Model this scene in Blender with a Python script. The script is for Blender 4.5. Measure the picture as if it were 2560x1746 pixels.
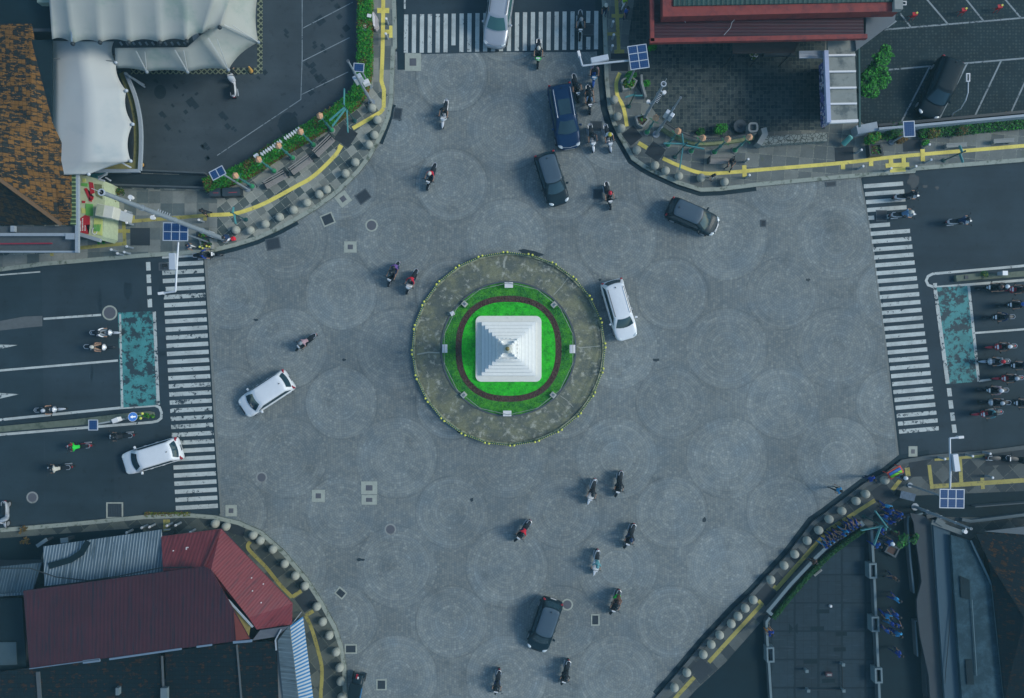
import bpy, bmesh, math, random
from mathutils import Vector, Matrix, noise as mnoise
R = random.Random(7)
sc = bpy.context.scene
for o in list(bpy.data.objects): bpy.data.objects.remove(o)
# ------------------------------------------------------------------ camera, light, exposure
H = 52.0                       # flying height of the camera in metres
FPX = 33.6*H                   # focal length in photo pixels (2560 wide)
cam = bpy.data.cameras.new('camera'); cam_o = bpy.data.objects.new('camera', cam)
sc.collection.objects.link(cam_o); cam_o.location = (0, 0, H); cam_o.rotation_euler = (0, 0, 0)
cam.sensor_width = 36; cam.lens = 36*FPX/2560; cam.clip_end = 2000; sc.camera = cam_o
SUN_EL, SUN_AZ = math.radians(37), math.radians(87)      # azimuth clockwise from north (+y)
w = bpy.data.worlds.new('World'); sc.world = w; w.use_nodes = True
nt = w.node_tree; bg = nt.nodes['Background']; sky = nt.nodes.new('ShaderNodeTexSky')
sky.sky_type = 'NISHITA'; sky.sun_disc = False; sky.sun_elevation = SUN_EL; sky.sun_rotation = SUN_AZ
sky.ozone_density = 2.0
tint = nt.nodes.new('ShaderNodeVectorMath'); tint.operation = 'MULTIPLY'; tint.inputs[1].default_value = (.82, 1.0, 1.0)
nt.links.new(sky.outputs[0], tint.inputs[0]); nt.links.new(tint.outputs[0], bg.inputs[0]); bg.inputs[1].default_value = 0.13
sl = bpy.data.lights.new('sun', 'SUN'); sl.energy = 1.75; sl.angle = math.radians(17); sl.color = (1.0, .975, .89)
so = bpy.data.objects.new('sun', sl); sc.collection.objects.link(so)
sd = Vector((math.sin(SUN_AZ)*math.cos(SUN_EL), math.cos(SUN_AZ)*math.cos(SUN_EL), math.sin(SUN_EL)))
so.rotation_euler = sd.to_track_quat('Z', 'Y').to_euler(); so.location = (40, 0, 60)
sc.view_settings.view_transform = 'Standard'; sc.view_settings.look = 'None'
sc.view_settings.gamma = 1; sc.view_settings.exposure = 0.38
# ------------------------------------------------------------------ helpers
C = sc.collection
def P(px, py, z=0.0):
    k = (H-z)/FPX
    return Vector(((px-1280)*k, (873-py)*k, z))
def XY(pts, z=0.0): return [P(a, b, z).xy for a, b in pts]
def ang(dx, dy): return math.atan2(-dy, dx)
def tag(o, label=None, cat=None, group=None, kind=None):
    if label: o['label'] = label
    if cat: o['category'] = cat
    if group: o['group'] = group
    if kind: o['kind'] = kind
    return o
def thing(name, label, cat, loc=(0, 0, 0), rz=0, group=None):
    o = bpy.data.objects.new(name, None); C.objects.link(o); o.location = loc; o.rotation_euler = (0, 0, rz)
    o.empty_display_size = .3
    return tag(o, label, cat, group)
def obj(name, bm, m, parent=None, smooth=False):
    me = bpy.data.meshes.new(name)
    bmesh.ops.recalc_face_normals(bm, faces=bm.faces[:])
    bm.to_mesh(me); bm.free()
    for q in (m if isinstance(m, (list, tuple)) else [m]): me.materials.append(q)
    if smooth:
        for p in me.polygons: p.use_smooth = True
        if smooth != 'all':
            try: me.set_sharp_from_angle(angle=math.radians(40))
            except Exception: pass
    o = bpy.data.objects.new(name, me); C.objects.link(o)
    if parent: o.parent = parent
    return o
def struct(name, bm, m): return tag(obj(name, bm, m), kind='structure')
def B(): return bmesh.new()
def copy_tree(o, parent=None):
    c = o.copy(); C.objects.link(c)
    if parent: c.parent = parent
    for ch in list(o.children): copy_tree(ch, c)
    return c
def setmat(o, i, m):
    s = o.material_slots[i]; s.link = 'OBJECT'; s.material = m
def fixmi(bm, n0, mi):
    bm.faces.ensure_lookup_table()
    for f in bm.faces[n0:]: f.material_index = mi
def box(bm, c, s, rz=0, mi=0, bev=0, ry=0):
    n0 = len(bm.faces)
    M = Matrix.Translation(c) @ Matrix.Rotation(rz, 4, 'Z') @ Matrix.Rotation(ry, 4, 'Y') @ Matrix.Diagonal((s[0], s[1], s[2], 1))
    r = bmesh.ops.create_cube(bm, size=1, matrix=M)
    if bev:
        es = {e for v in r['verts'] for e in v.link_edges}
        bmesh.ops.bevel(bm, geom=list(es), offset=bev, segments=2, affect='EDGES', profile=.5)
    fixmi(bm, n0, mi)
def cyl(bm, a, b, r0, r1=None, n=10, mi=0, cap=True):
    r1 = r0 if r1 is None else r1; a = Vector(a); b = Vector(b); d = b-a; L = d.length
    if L < 1e-6: return
    n0 = len(bm.faces)
    M = Matrix.Translation((a+b)/2) @ d.to_track_quat('Z', 'Y').to_matrix().to_4x4()
    bmesh.ops.create_cone(bm, cap_ends=cap, segments=n, radius1=r0, radius2=max(r1, 1e-4), depth=L, matrix=M)
    fixmi(bm, n0, mi)
def tube(bm, pts, r, n=8, mi=0):
    for a, b in zip(pts, pts[1:]): cyl(bm, a, b, r, r, n, mi)
def ball(bm, c, r, sc3=(1, 1, 1), u=14, v=9, mi=0, rz=0):
    n0 = len(bm.faces)
    bmesh.ops.create_uvsphere(bm, u_segments=u, v_segments=v, radius=r, matrix=Matrix.Translation(c) @ Matrix.Rotation(rz, 4, 'Z') @ Matrix.Diagonal((*sc3, 1)))
    fixmi(bm, n0, mi)
def prism(bm, poly, z0, z1, mi=0, top=None):
    """poly of xy; vertical sides from z0 to z1 (z1 may be a list)"""
    n = len(poly); n0 = len(bm.faces)
    zt = z1 if isinstance(z1, (list, tuple)) else [z1]*n
    lo = [bm.verts.new((p[0], p[1], z0)) for p in poly]; hi = [bm.verts.new((p[0], p[1], zt[i])) for i, p in enumerate(poly)]
    f = bm.faces.new(hi); fb = bm.faces.new(lo[::-1])
    for i in range(n): bm.faces.new((lo[i], lo[(i+1) % n], hi[(i+1) % n], hi[i]))
    fixmi(bm, n0, mi)
    if top is not None: f.material_index = top
    bmesh.ops.triangulate(bm, faces=[f, fb])
def sheet(bm, poly, z, mi=0):
    f = bm.faces.new([bm.verts.new((p[0], p[1], z)) for p in poly]); f.material_index = mi
    if f.normal.z < 0: f.normal_flip()
    bmesh.ops.triangulate(bm, faces=[f])
def offs(pts, d, closed=False):
    out = []; n = len(pts); pts = [Vector(p) for p in pts]
    for i, p in enumerate(pts):
        a = pts[i-1] if (i > 0 or closed) else None; b = pts[(i+1) % n] if (i < n-1 or closed) else None
        d1 = (p-a).normalized() if a is not None else None; d2 = (b-p).normalized() if b is not None else None
        if d1 is None: d1 = d2
        if d2 is None: d2 = d1
        n1 = Vector((-d1.y, d1.x)); n2 = Vector((-d2.y, d2.x)); m = (n1+n2)
        m = m.normalized() if m.length > 1e-6 else n1
        out.append(p + m*d/max(.35, m.dot(n1)))
    return out
def ribbon(bm, pts, wd, z, h=0, closed=False, mi=0, side=0):
    """flat strip (h=0) or low wall along an xy polyline; side 0 centred, 1 left of it, -1 right"""
    a, b = (wd/2, -wd/2) if side == 0 else ((wd, 0) if side == 1 else (0, -wd))
    L = offs(pts, a, closed); Q = offs(pts, b, closed); n = len(pts); n0 = len(bm.faces)
    def V(p, zz): return bm.verts.new((p[0], p[1], zz))
    l1 = [V(p, z+h) for p in L]; r1 = [V(p, z+h) for p in Q]
    if h: l0 = [V(p, z) for p in L]; r0 = [V(p, z) for p in Q]
    for i in range(n if closed else n-1):
        j = (i+1) % n
        bm.faces.new((r1[i], r1[j], l1[j], l1[i]))
        if h:
            bm.faces.new((l0[i], l1[i], l1[j], l0[j])); bm.faces.new((r1[i], r0[i], r0[j], r1[j]))
    if h and not closed:
        bm.faces.new((l0[0], r0[0], r1[0], l1[0])); bm.faces.new((l0[-1], l1[-1], r1[-1], r0[-1]))
    fixmi(bm, n0, mi)
def smoothline(pts, n=6):
    pts = [Vector(p) for p in pts]; q = [pts[0]]+pts+[pts[-1]]; out = []
    for i in range(1, len(q)-2):
        for k in range(n):
            t = k/n; a, b, c, d = q[i-1], q[i], q[i+1], q[i+2]
            out.append(.5*((2*b)+(c-a)*t+(2*a-5*b+4*c-d)*t*t+(3*b-a-3*c+d)*t**3))
    out.append(pts[-1]); return out
def loft(bm, st, n=12, mi=0, power=2.4):
    """st: (x, halfwidth, zbottom, ztop) -> closed rounded body along x"""
    rings = []; n0 = len(bm.faces)
    for x, hw, zb, zt in st:
        cz, hz = (zb+zt)/2, (zt-zb)/2; ring = []
        for k in range(n):
            t = 2*math.pi*k/n; c, s = math.cos(t), math.sin(t)
            ring.append(bm.verts.new((x, hw*math.copysign(abs(c)**(2/power), c), cz+hz*math.copysign(abs(s)**(2/power), s))))
        rings.append(ring)
    for a, b in zip(rings, rings[1:]):
        for k in range(n): bm.faces.new((a[k], a[(k+1) % n], b[(k+1) % n], b[k]))
    bm.faces.new(rings[0][::-1]); bm.faces.new(rings[-1]); fixmi(bm, n0, mi)
# ------------------------------------------------------------------ node expressions
class E:
    def __init__(s, t, k): s.t = t; s.k = k
    def op(s, o, b=None, c=None):
        n = s.t.nodes.new('ShaderNodeMath'); n.operation = o
        for i, v in enumerate((s, b, c)):
            if v is None: continue
            if isinstance(v, E): s.t.links.new(v.k, n.inputs[i])
            else: n.inputs[i].default_value = v
        return E(s.t, n.outputs[0])
    def __add__(s, b): return s.op('ADD', b)
    def __sub__(s, b): return s.op('SUBTRACT', b)
    def __mul__(s, b): return s.op('MULTIPLY', b)
    def __truediv__(s, b): return s.op('DIVIDE', b)
    def fract(s): return s.op('FRACT')
    def floor(s): return s.op('FLOOR')
    def lt(s, b): return s.op('LESS_THAN', b)
    def gt(s, b): return s.op('GREATER_THAN', b)
    def abs(s): return s.op('ABSOLUTE')
    def max(s, b): return s.op('MAXIMUM', b)
    def min(s, b): return s.op('MINIMUM', b)
    def pick(s, a, b):   # s ? a : b
        return (s*a) + ((s*-1.0)+1.0)*b
    def ss(s, a, b):
        n = s.t.nodes.new('ShaderNodeMapRange'); n.interpolation_type = 'SMOOTHSTEP'
        s.t.links.new(s.k, n.inputs[0]); n.inputs[1].default_value = a; n.inputs[2].default_value = b
        return E(s.t, n.outputs[0])
class M:
    def __init__(s, name, rough=.7, metal=0, spec=.4):
        s.m = bpy.data.materials.new(name); s.m.use_nodes = True; s.t = s.m.node_tree; s.p = s.t.nodes['Principled BSDF']
        s.p.inputs['Roughness'].default_value = rough; s.p.inputs['Metallic'].default_value = metal
        s.p.inputs['Specular IOR Level'].default_value = spec
        s.tc = s.t.nodes.new('ShaderNodeTexCoord'); s.v = s.tc.outputs['Object']
    def rot(s, a):
        n = s.t.nodes.new('ShaderNodeMapping'); n.inputs['Rotation'].default_value = (0, 0, a)
        s.t.links.new(s.v, n.inputs[0]); s.v = n.outputs[0]; return s
    def xyz(s):
        n = s.t.nodes.new('ShaderNodeSeparateXYZ'); s.t.links.new(s.v, n.inputs[0]); return [E(s.t, k) for k in n.outputs]
    def noise(s, sc_, det=4, rough=.6, sx=None, sy=None):
        v = s.v
        if sx:
            n = s.t.nodes.new('ShaderNodeMapping'); n.inputs['Scale'].default_value = (sx, sy, 1); s.t.links.new(v, n.inputs[0]); v = n.outputs[0]
        n = s.t.nodes.new('ShaderNodeTexNoise'); n.inputs['Scale'].default_value = sc_; n.inputs['Detail'].default_value = det
        n.inputs['Roughness'].default_value = rough; s.t.links.new(v, n.inputs['Vector']); return E(s.t, n.outputs[0])
    def wn(s, *a):
        n = s.t.nodes.new('ShaderNodeTexWhiteNoise'); n.noise_dimensions = '3D'; c = s.t.nodes.new('ShaderNodeCombineXYZ')
        for i, v in enumerate(a): s.t.links.new(v.k, c.inputs[i])
        s.t.links.new(c.outputs[0], n.inputs[0]); return E(s.t, n.outputs[0])
    def vor(s, sc_, feat='F1', rnd=1.0):
        n = s.t.nodes.new('ShaderNodeTexVoronoi'); n.feature = feat; n.inputs['Scale'].default_value = sc_; n.inputs['Randomness'].default_value = rnd
        s.t.links.new(s.v, n.inputs['Vector']); return n
    def mix(s, f, a, b):
        n = s.t.nodes.new('ShaderNodeMix'); n.data_type = 'RGBA'
        s.t.links.new(f.k, n.inputs[0])
        for i, v in ((6, a), (7, b)):
            if isinstance(v, E): s.t.links.new(v.k, n.inputs[i])
            else: n.inputs[i].default_value = (*v, 1)
        return E(s.t, n.outputs[2])
    def scale(s, col, f):
        n = s.t.nodes.new('ShaderNodeVectorMath'); n.operation = 'SCALE'
        if isinstance(col, E): s.t.links.new(col.k, n.inputs[0])
        else: n.inputs[0].default_value = col
        s.t.links.new(f.k, n.inputs[3]); return E(s.t, n.outputs[0])
    def out(s, col, bump=None, bs=.3, bd=.02, rough=None):
        s.t.links.new(col.k, s.p.inputs['Base Color'])
        if bump is not None:
            n = s.t.nodes.new('ShaderNodeBump'); n.inputs['Strength'].default_value = bs; n.inputs['Distance'].default_value = bd
            s.t.links.new(bump.k, n.inputs['Height']); s.t.links.new(n.outputs[0], s.p.inputs['Normal'])
        if rough is not None: s.t.links.new(rough.k, s.p.inputs['Roughness'])
        return s.m
def surf(name, col, rough=.6, var=.15, scale=3., metal=0, bump=0, spec=.4, dirt=None, thr=(.5, .7), dscale=1.2):
    m = M(name, rough, metal, spec); n = m.noise(scale)
    c = m.mix(n, tuple(x*(1-var) for x in col), tuple(min(1, x*(1+var)) for x in col))
    if dirt: c = m.mix(m.noise(dscale, 6, .65).ss(*thr), c, dirt)
    return m.out(c, n if bump else None, bump)
# ------------------------------------------------------------------ materials of the setting
ASPH = (.026, .042, .054)  # lowered so the road colour carries lens falloff at the sides
def asphalt(name, col, patches=.35):
    m = M(name, .85, spec=.3); a = m.noise(38, 2); b = m.noise(.35, 5, .6); c = m.noise(1.5, 6, .75); w_ = m.noise(1.0, 4, .6, .09, 1.3)
    v = a*.35 + b*1.0 + w_*.5 + .10
    col_ = m.scale(m.mix(c.ss(.55, .75), col, tuple(x*.55 for x in col)), v)
    return m.out(col_, a, .25, .01)
m_asph = asphalt('asphalt', ASPH)
m_asph_old = asphalt('older_asphalt', (.021, .037, .048))
m_court = asphalt('courtyard_asphalt', (.048, .062, .072))
m_gutter = asphalt('wet_shaded_gutter', (.012, .028, .038))
def cobbles():
    m = M('cobblestone_rings', .75, spec=.35); x, y, z = m.xyz()
    x0, y0 = -.396, -8.10; Px, Py = 8.196, 8.13
    def cell(ox, oy):
        u = (x-x0)/Px - ox; v = (y-y0)/Py - oy
        ru = (u+.5).floor(); rv = (v+.5).floor()
        a = (u-ru)*Px; b = (v-rv)*Py
        return a, b, (a*a+b*b).op('SQRT'), ru+rv*7.3
    ax, ay, da, ia = cell(0, 0); bx, by, db, ib = cell(.5, .5)
    inA = da.lt(3.02); inB = db.lt(2.66)
    cx = inA.pick(ax, bx); cy = inA.pick(ay, by); r = inA.pick(da, db); idc = inA.pick(ia, ib+.37)
    rs = r/.178; ring = rs.floor(); fr = rs.fract()
    th = cy.op('ARCTAN2', cx)/(2*math.pi) + .5
    n = (ring*6.3 + 3.0).floor(); s = th*n + ring*.37; fs = s.fract()
    jr = fr.lt(.13).max(fs.lt(.12)); val = m.wn(ring, s.floor(), idc)
    gx = (x/.18); gy = (y/.18 + (gx.floor()*.5)); jg = gx.fract().lt(.12).max(gy.fract().lt(.12)); valg = m.wn(gx.floor(), gy.floor(), x*0.0)
    inC = inA.max(inB)
    joint = inC.pick(jr, jg); v = inC.pick(val, valg)
    rim = (da-3.0).abs().lt(.07).max((db-2.66).abs().lt(.07)*((inA*-1.0)+1.0))
    band = ((r-2.35).abs().lt(.09) + (r-1.15).abs().lt(.09))*inC
    ringv = m.wn(ring, idc, idc)
    big = m.noise(.16, 5, .6); mid = m.noise(1.1, 5, .65); fine = m.noise(9, 3)
    pale = v.gt(.955)*.11
    bright = (v*.15 + .825 + pale)*(big*.85 + mid*.22 + .47)*(inC*m.noise(.22, 3).ss(.25, .75)*.12 + .88)*(inC*(m.wn(idc, idc+1.0, idc*2.0)*.12-.01)+1.0)*(ringv*.08+.96)
    bright = bright*(joint*-.30 + 1.0)*(rim*m.noise(.6, 3).ss(.35, .65)*-.20 + 1.0)*(band*.07+1.0)
    col = m.mix(v, (.200, .230, .238), (.240, .256, .242)); col = m.mix(m.noise(.5, 4).ss(.45, .75), col, (.184, .220, .236))
    stain = m.noise(.35, 7, .65).ss(.56, .70)
    bright = bright*(stain*-.22+1.0)
    return m.out(m.scale(col, bright), (joint*-1.0)+v*.4, .35, .01)
m_cob = cobbles()
def slabs(name, a, size=.62, c0=(.055, .066, .066), c1=(.150, .160, .150), joint=(.17, .18, .16), dark=.0, jw=.05, moss=.45):
    m = M(name, .85, spec=.3).rot(a); x, y, z = m.xyz()
    gx = x/size; gy = y/size; v = m.wn(gx.floor(), gy.floor(), z*0.0)
    big = m.noise(.7, 5, .6); f = m.noise(7, 5, .7)
    jn = gx.fract().lt(jw).max(gy.fract().lt(jw))
    c = m.mix(v.ss(.2, .9), c0, c1); c = m.mix(jn*f.ss(.35, .6), c, joint)
    c = m.mix(m.noise(1.6, 6, .7).ss(.60, .72)*moss, c, (.10, .12, .05))
    return m.out(m.scale(c, big*.9+f*.5+.3), f, .2, .01)
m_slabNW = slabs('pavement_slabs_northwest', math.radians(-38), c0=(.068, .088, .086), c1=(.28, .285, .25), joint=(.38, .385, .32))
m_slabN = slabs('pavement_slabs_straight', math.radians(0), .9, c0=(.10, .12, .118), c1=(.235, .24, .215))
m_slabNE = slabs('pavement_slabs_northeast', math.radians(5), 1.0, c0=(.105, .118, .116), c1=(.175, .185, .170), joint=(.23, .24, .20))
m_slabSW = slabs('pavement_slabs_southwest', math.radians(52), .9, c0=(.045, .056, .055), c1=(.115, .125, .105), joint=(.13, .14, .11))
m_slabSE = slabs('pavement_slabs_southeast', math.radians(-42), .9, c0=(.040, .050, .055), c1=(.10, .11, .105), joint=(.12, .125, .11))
m_kerb = surf('kerb_stone', (.30, .325, .28), .85, .25, 5, bump=.2, dirt=(.10, .12, .09), thr=(.5, .68), dscale=2.5)
m_kerb_dk = surf('kerb_stone_dark', (.085, .098, .10), .85, .25, 5, bump=.2)
def paint(name, col, under, lo=.58, hi=.63, sc_=2.6, var=.12):
    m = M(name, .7, spec=.35); n = m.noise(sc_, 9, .72); f = m.noise(30, 2)
    tr = m.noise(.45, 4, .6).ss(.42, .62); c = m.scale(m.mix(m.noise(.8, 5, .7).ss(.4, .7), col, tuple(q*.72 for q in col)), f*.6+.7); return m.out(m.mix((n+tr*.055).ss(lo, hi), c, under))
m_white = paint('road_paint', (.50, .53, .51), ASPH, .62, .67)
m_white_w = paint('worn_road_paint', (.47, .50, .48), ASPH, .55, .60, 3.2)
m_line_dim = paint('thin_line_paint', (.24, .28, .30), ASPH, .56, .66, 4)
m_green = paint('green_box_paint', (.065, .26, .26), (.028, .05, .06), .50, .56, 1.5)
m_yel = paint('tactile_yellow', (.78, .64, .14), (.30, .27, .13), .62, .72, 3)
m_yel_d = paint('tactile_yellow_worn', (.36, .31, .085), (.14, .13, .06), .56, .68, 3)
m_lawn = M('lawn'); _a = m_lawn.noise(12, 5, .7); _b = m_lawn.noise(1.5, 4)
m_lawn = m_lawn.out(m_lawn.mix((_a*.5+_b*.6).ss(.40, .72), (.003, .12, .018), (.07, .34, .012)), _a, .6, .05)
m_lawn_in = M('bright_lawn'); _a = m_lawn_in.noise(14, 5, .7)
m_lawn_in = m_lawn_in.out(m_lawn_in.mix((_a*.5+m_lawn_in.noise(2.2, 5, .7)*.6).ss(.35, .75), (.004, .20, .008), (.030, .66, .014)), _a, .6, .05)
m_soil = surf('soil', (.085, .052, .042), .95, .5, 9, bump=.8)
m_moss = M('mossy_concrete', .9); _n = m_moss.noise(.8, 7, .7); _f = m_moss.noise(9, 5, .7); _g = m_moss.noise(2.3, 6, .7)
m_moss = m_moss.out(m_moss.scale(m_moss.mix(_g.ss(.52, .68), m_moss.mix(_n.ss(.35, .6), (.205, .208, .130), (.105, .120, .105)), (.38, .38, .32)), _f*1.2+.35), _f, .4, .02)
m_stone_w = surf('white_monument_stone', (.90, .885, .85), .7, .05, 3, dirt=(.62, .61, .55), thr=(.60, .78), dscale=2.5)
m_base_w = surf('pale_platform_stone', (.72, .70, .64), .8, .10, 4, dirt=(.36, .40, .28), thr=(.60, .76), dscale=2.2)
m_gold = surf('dull_gold', (.30, .24, .10), .45, .3, 8, metal=.6)
m_dark_pave = asphalt('dark_cover', (.030, .038, .045))
m_conc = surf('concrete', (.26, .27, .26), .85, .22, 2.5, bump=.2, dirt=(.12, .13, .12), thr=(.5, .72))
m_conc_d = surf('dark_concrete', (.075, .09, .10), .85, .3, 2.5, bump=.2)
m_frame_w = surf('pale_cover_frame', (.34, .36, .31), .8, .3, 4)
m_iron = surf('cast_iron', (.035, .045, .055), .6, .3, 9)
m_cover = surf('manhole_metal', (.10, .10, .115), .6, .2, 8)
# ------------------------------------------------------------------ ground, roads, plaza
bm = B(); sheet(bm, [(-400, -400), (400, -400), (400, 400), (-400, 400)], -.012); struct('ground', bm, m_asph_old)
bm = B(); sheet(bm, XY([(-900, 500), (700, 500), (700, 1420), (-900, 1420)]), 0); struct('west_road', bm, m_asph)
bm = B(); sheet(bm, XY([(2000, 330), (3500, 330), (3500, 1250), (2000, 1250)]), 0); struct('east_road', bm, m_asph)
bm = B(); sheet(bm, XY([(940, -900), (1560, -900), (1560, 200), (940, 200)]), 0); struct('north_road', bm, m_asph)
bm = B(); sheet(bm, XY([(513, 620), (560, 560), (940, 250), (975, 128), (1060, 136), (1250, 131), (1440, 131), (1540, 128), (1560, 250), (1700, 420),
   (2153, 440), (2180, 590), (2212, 830), (2247, 1140), (2262, 1180), (1900, 1560), (1500, 2000), (1440, 2300), (850, 2300), (850, 1600), (553, 1300)]), .004); struct('plaza', bm, m_cob)
# edge band between plaza and asphalt
bm = B(); ribbon(bm, XY([(513, 632), (527, 850), (540, 1090), (553, 1290)]), .22, .008)
ribbon(bm, XY([(2151, 446), (2178, 590), (2210, 830), (2246, 1146)]), .16, .008); struct('plaza_edge_strip', bm, surf('edge_stone', (.17, .18, .17), .85, .3, 4))
bm = B(); ribbon(bm, XY([(2155, 446), (2183, 590), (2215, 830), (2251, 1146)]), .16, .009); ribbon(bm, XY([(508, 640), (522, 850), (535, 1090), (549, 1285)]), .12, .009)
struct('edge_gutter', bm, m_gutter)
NWK = [(990, -900), (990, 0), (992, 50), (993, 122), (988, 127), (986, 180), (983, 256), (976, 292), (966, 321), (948, 360), (926, 398), (900, 432), (870, 463), (835, 494), (790, 526), (744, 553), (692, 580), (642, 602), (590, 618), (534, 632), (520, 634), (358, 645), (108, 666), (0, 680), (-900, 745)]
NEK = [(1504, -900), (1504, 0), (1508, 114), (1511, 199), (1518, 270), (1530, 312), (1546, 345), (1578, 401), (1605, 420), (1632, 435), (1694, 463), (1751, 481), (1800, 479), (1890, 468), (2086, 450), (2194, 441), (2285, 434), (2287, 428), (2560, 406), (3500, 322)]
SWK = [(-900, 1395), (0, 1320), (200, 1303), (361, 1287), (480, 1283), (540, 1288), (600, 1302), (657, 1327), (714, 1378), (770, 1444), (810, 1506), (841, 1563), (858, 1614), (867, 1665), (868, 1746), (868, 2400)]
SEK = [(1200, 2250), (1500, 1890), (1641, 1738), (1675, 1701), (1757, 1604), (1831, 1525), (1879, 1479), (1966, 1386), (2029, 1303), (2060, 1282), (2110, 1244), (2156, 1209), (2212, 1181), (2252, 1149), (2323, 1137), (2465, 1125), (2560, 1113), (3500, 1040)]
PZ = .14
def corner(name, line, far, mt, kside, kmat, kw=.30):
    bm = B(); sl_ = XY(line); prism(bm, sl_+XY(far), -.01, PZ); struct(name, bm, mt)
    bm = B(); ribbon(bm, sl_, kw, 0, PZ+.02, side=kside); struct('kerb', bm, kmat)
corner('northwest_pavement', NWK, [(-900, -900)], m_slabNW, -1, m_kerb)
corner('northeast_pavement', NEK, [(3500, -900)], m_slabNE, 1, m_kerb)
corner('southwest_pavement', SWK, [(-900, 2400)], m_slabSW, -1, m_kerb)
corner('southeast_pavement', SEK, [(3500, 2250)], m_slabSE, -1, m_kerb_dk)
bm = B()
ribbon(bm, XY([(1000, -300), (1001, 60), (1003, 120), (1004, 175)]), .62, .010)
ribbon(bm, XY([(985, 262), (973, 305), (952, 360)]), .3, .011)
ribbon(bm, XY(NEK)[:7], .48, .010, side=-1); ribbon(bm, XY(NEK)[6:14], .30, .011, side=-1)
ribbon(bm, XY([(744, 555), (700, 579), (642, 605), (590, 621), (534, 635)]), .42, .010)
ribbon(bm, XY(SEK)[2:15], .36, .010, side=1); struct('gutter', bm, m_gutter)  # dark strips combine wet asphalt with painted kerb shadow
# slabs of the straight west / north strips on the northwest corner
bm = B(); sheet(bm, XY([(934, -300), (981, -300), (984, 120), (975, 240), (934, 225)]), PZ+.004); sheet(bm, XY([(200, 470), (500, 478), (545, 500), (545, 622), (360, 636), (108, 656), (0, 670), (0, 640), (190, 632)]), PZ+.004)
struct('straight_pavement', bm, m_slabN)
# northwest parking courtyard, ramp
bm = B(); sheet(bm, XY([(640, -300), (903, -300), (903, 200), (780, 322), (700, 372), (610, 430), (520, 440), (352, 430), (290, 150)]), PZ+.005); struct('parking_courtyard', bm, m_court)
bm = B(); sheet(bm, XY([(262, 434), (520, 440), (518, 470), (250, 462)]), PZ+.006); struct('entrance_ramp', bm, m_asph_old)
# northeast courtyard of square setts and dark hexagon parking
m_sett = slabs('square_setts', 0, .27, c0=(.020, .034, .042), c1=(.058, .072, .072), joint=(.10, .12, .10), jw=.13, moss=.1)
bm = B(); sheet(bm, XY([(1600, -100), (2060, -100), (2060, 325), (1900, 332), (1800, 345), (1700, 330), (1650, 300), (1590, 220), (1570, 100)]), PZ+.005); struct('sett_courtyard', bm, m_sett)
m_hex = M('hexagon_pavers', .9); _v = m_hex.vor(4.2, 'F1', .25); _c = E(m_hex.t, _v.outputs['Distance']); _n = m_hex.noise(.5, 4)
m_hex = m_hex.out(m_hex.scale(m_hex.mix(_c.ss(.28, .60), (.052, .070, .064), (.008, .022, .028)), _n*1.2+.4))
bm = B(); sheet(bm, XY([(2140, -300), (3000, -300), (3000, 270), (2560, 300), (2177, 325), (2140, 300), (2100, 110)]), PZ+.005); struct('hexagon_car_park', bm, m_hex)
# ------------------------------------------------------------------ road markings
bm = B()
for k in range(-1, 31):
    y = 657+20.26*k; xr = 508.4+(y-657)*.0597; xl = 406.5+(y-690)*.0572
    if k == -1: xl = 405; xr = 494
    wdy = 5.3; s = (xr-xl)*.055
    sheet(bm, XY([(xl, y+s-wdy), (xr, y-wdy), (xr+.6, y+wdy), (xl+.6, y+s+wdy)]), .014, 1 if k in (1, 4, 9, 15, 16, 17, 18, 19, 20, 21, 22) else 0)
for k in range(32):
    t = k/31; yl = 466.4+t*613.3; xl = 2159+t*88; yr = 459.3+t*611.7; xr = 2257.3+t*89; h = 5.1
    segs = [(0, 1)]
    if k == 4: segs = [(0, .15), (.47, .53)]
    if k == 5: segs = [(0, .52)]
    for a, b in segs:
        A = (xl+(xr-xl)*a, yl+(yr-yl)*a); D = (xl+(xr-xl)*b, yl+(yr-yl)*b)
        sheet(bm, XY([(A[0], A[1]-h), (D[0], D[1]-h), (D[0]+.6, D[1]+h), (A[0]+.6, A[1]+h)]), .014, 1 if k > 28 else 0)
for k in range(25):
    x = 1015.6+19.8*k; y0 = 37-k*.38; y1 = 133.5-k*.40
    if k == 0: y1 -= 1
    if k == 6: y1 = 114
    sp = [(y0, y1)]
    if k == 23: sp = [(y0, 58), (93, y1)]
    for a, b in sp: sheet(bm, XY([(x-5.2, a), (x+5.2, a), (x+4.4, b), (x-6, b)]), .014)
struct('zebra_crossings', bm, [m_white, m_white_w])
bm = B()
for y0 in (656, 687, 717, 748): xx = 365+(y0-656)*.042; sheet(bm, XY([(xx, y0), (xx+11, y0-.5), (xx+12, y0+20.5), (xx+1, y0+21)]), .014)
for cx, cy in ((2373, 981), (2376.6, 1011.6), (2381, 1042), (2385, 1072)): sheet(bm, XY([(cx-6.5, cy-10), (cx+4.5, cy-10.5), (cx+7, cy+10), (cx-4, cy+10.5)]), .014)
def line(pts, wd, z=.014, mi=0): ribbon(bm, XY(pts), wd, z, mi=mi)
line([(109, 797.6), (253, 787.7)], .16); line([(-300, 951), (0, 926.7), (295, 901.7)], .16)
line([(-300, 1076), (0, 1050), (301, 1020), (388, 1014), (399, 1019), (404, 1032), (403, 1046), (394, 1053), (380, 1056), (0, 1087), (-300, 1112)], .19)
line([(2900, 640), (2560, 665), (2332, 685), (2320, 691), (2315, 702), (2320, 713), (2337, 719), (2560, 700.7), (2900, 678)], .19)
line([(2437, 833), (2560, 823.6), (2800, 806)], .15); line([(2447, 953), (2478, 949)], .15); line([(1012, -80), (1012, 23)], .13); line([(0, 688), (101, 680)], .1)
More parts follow.
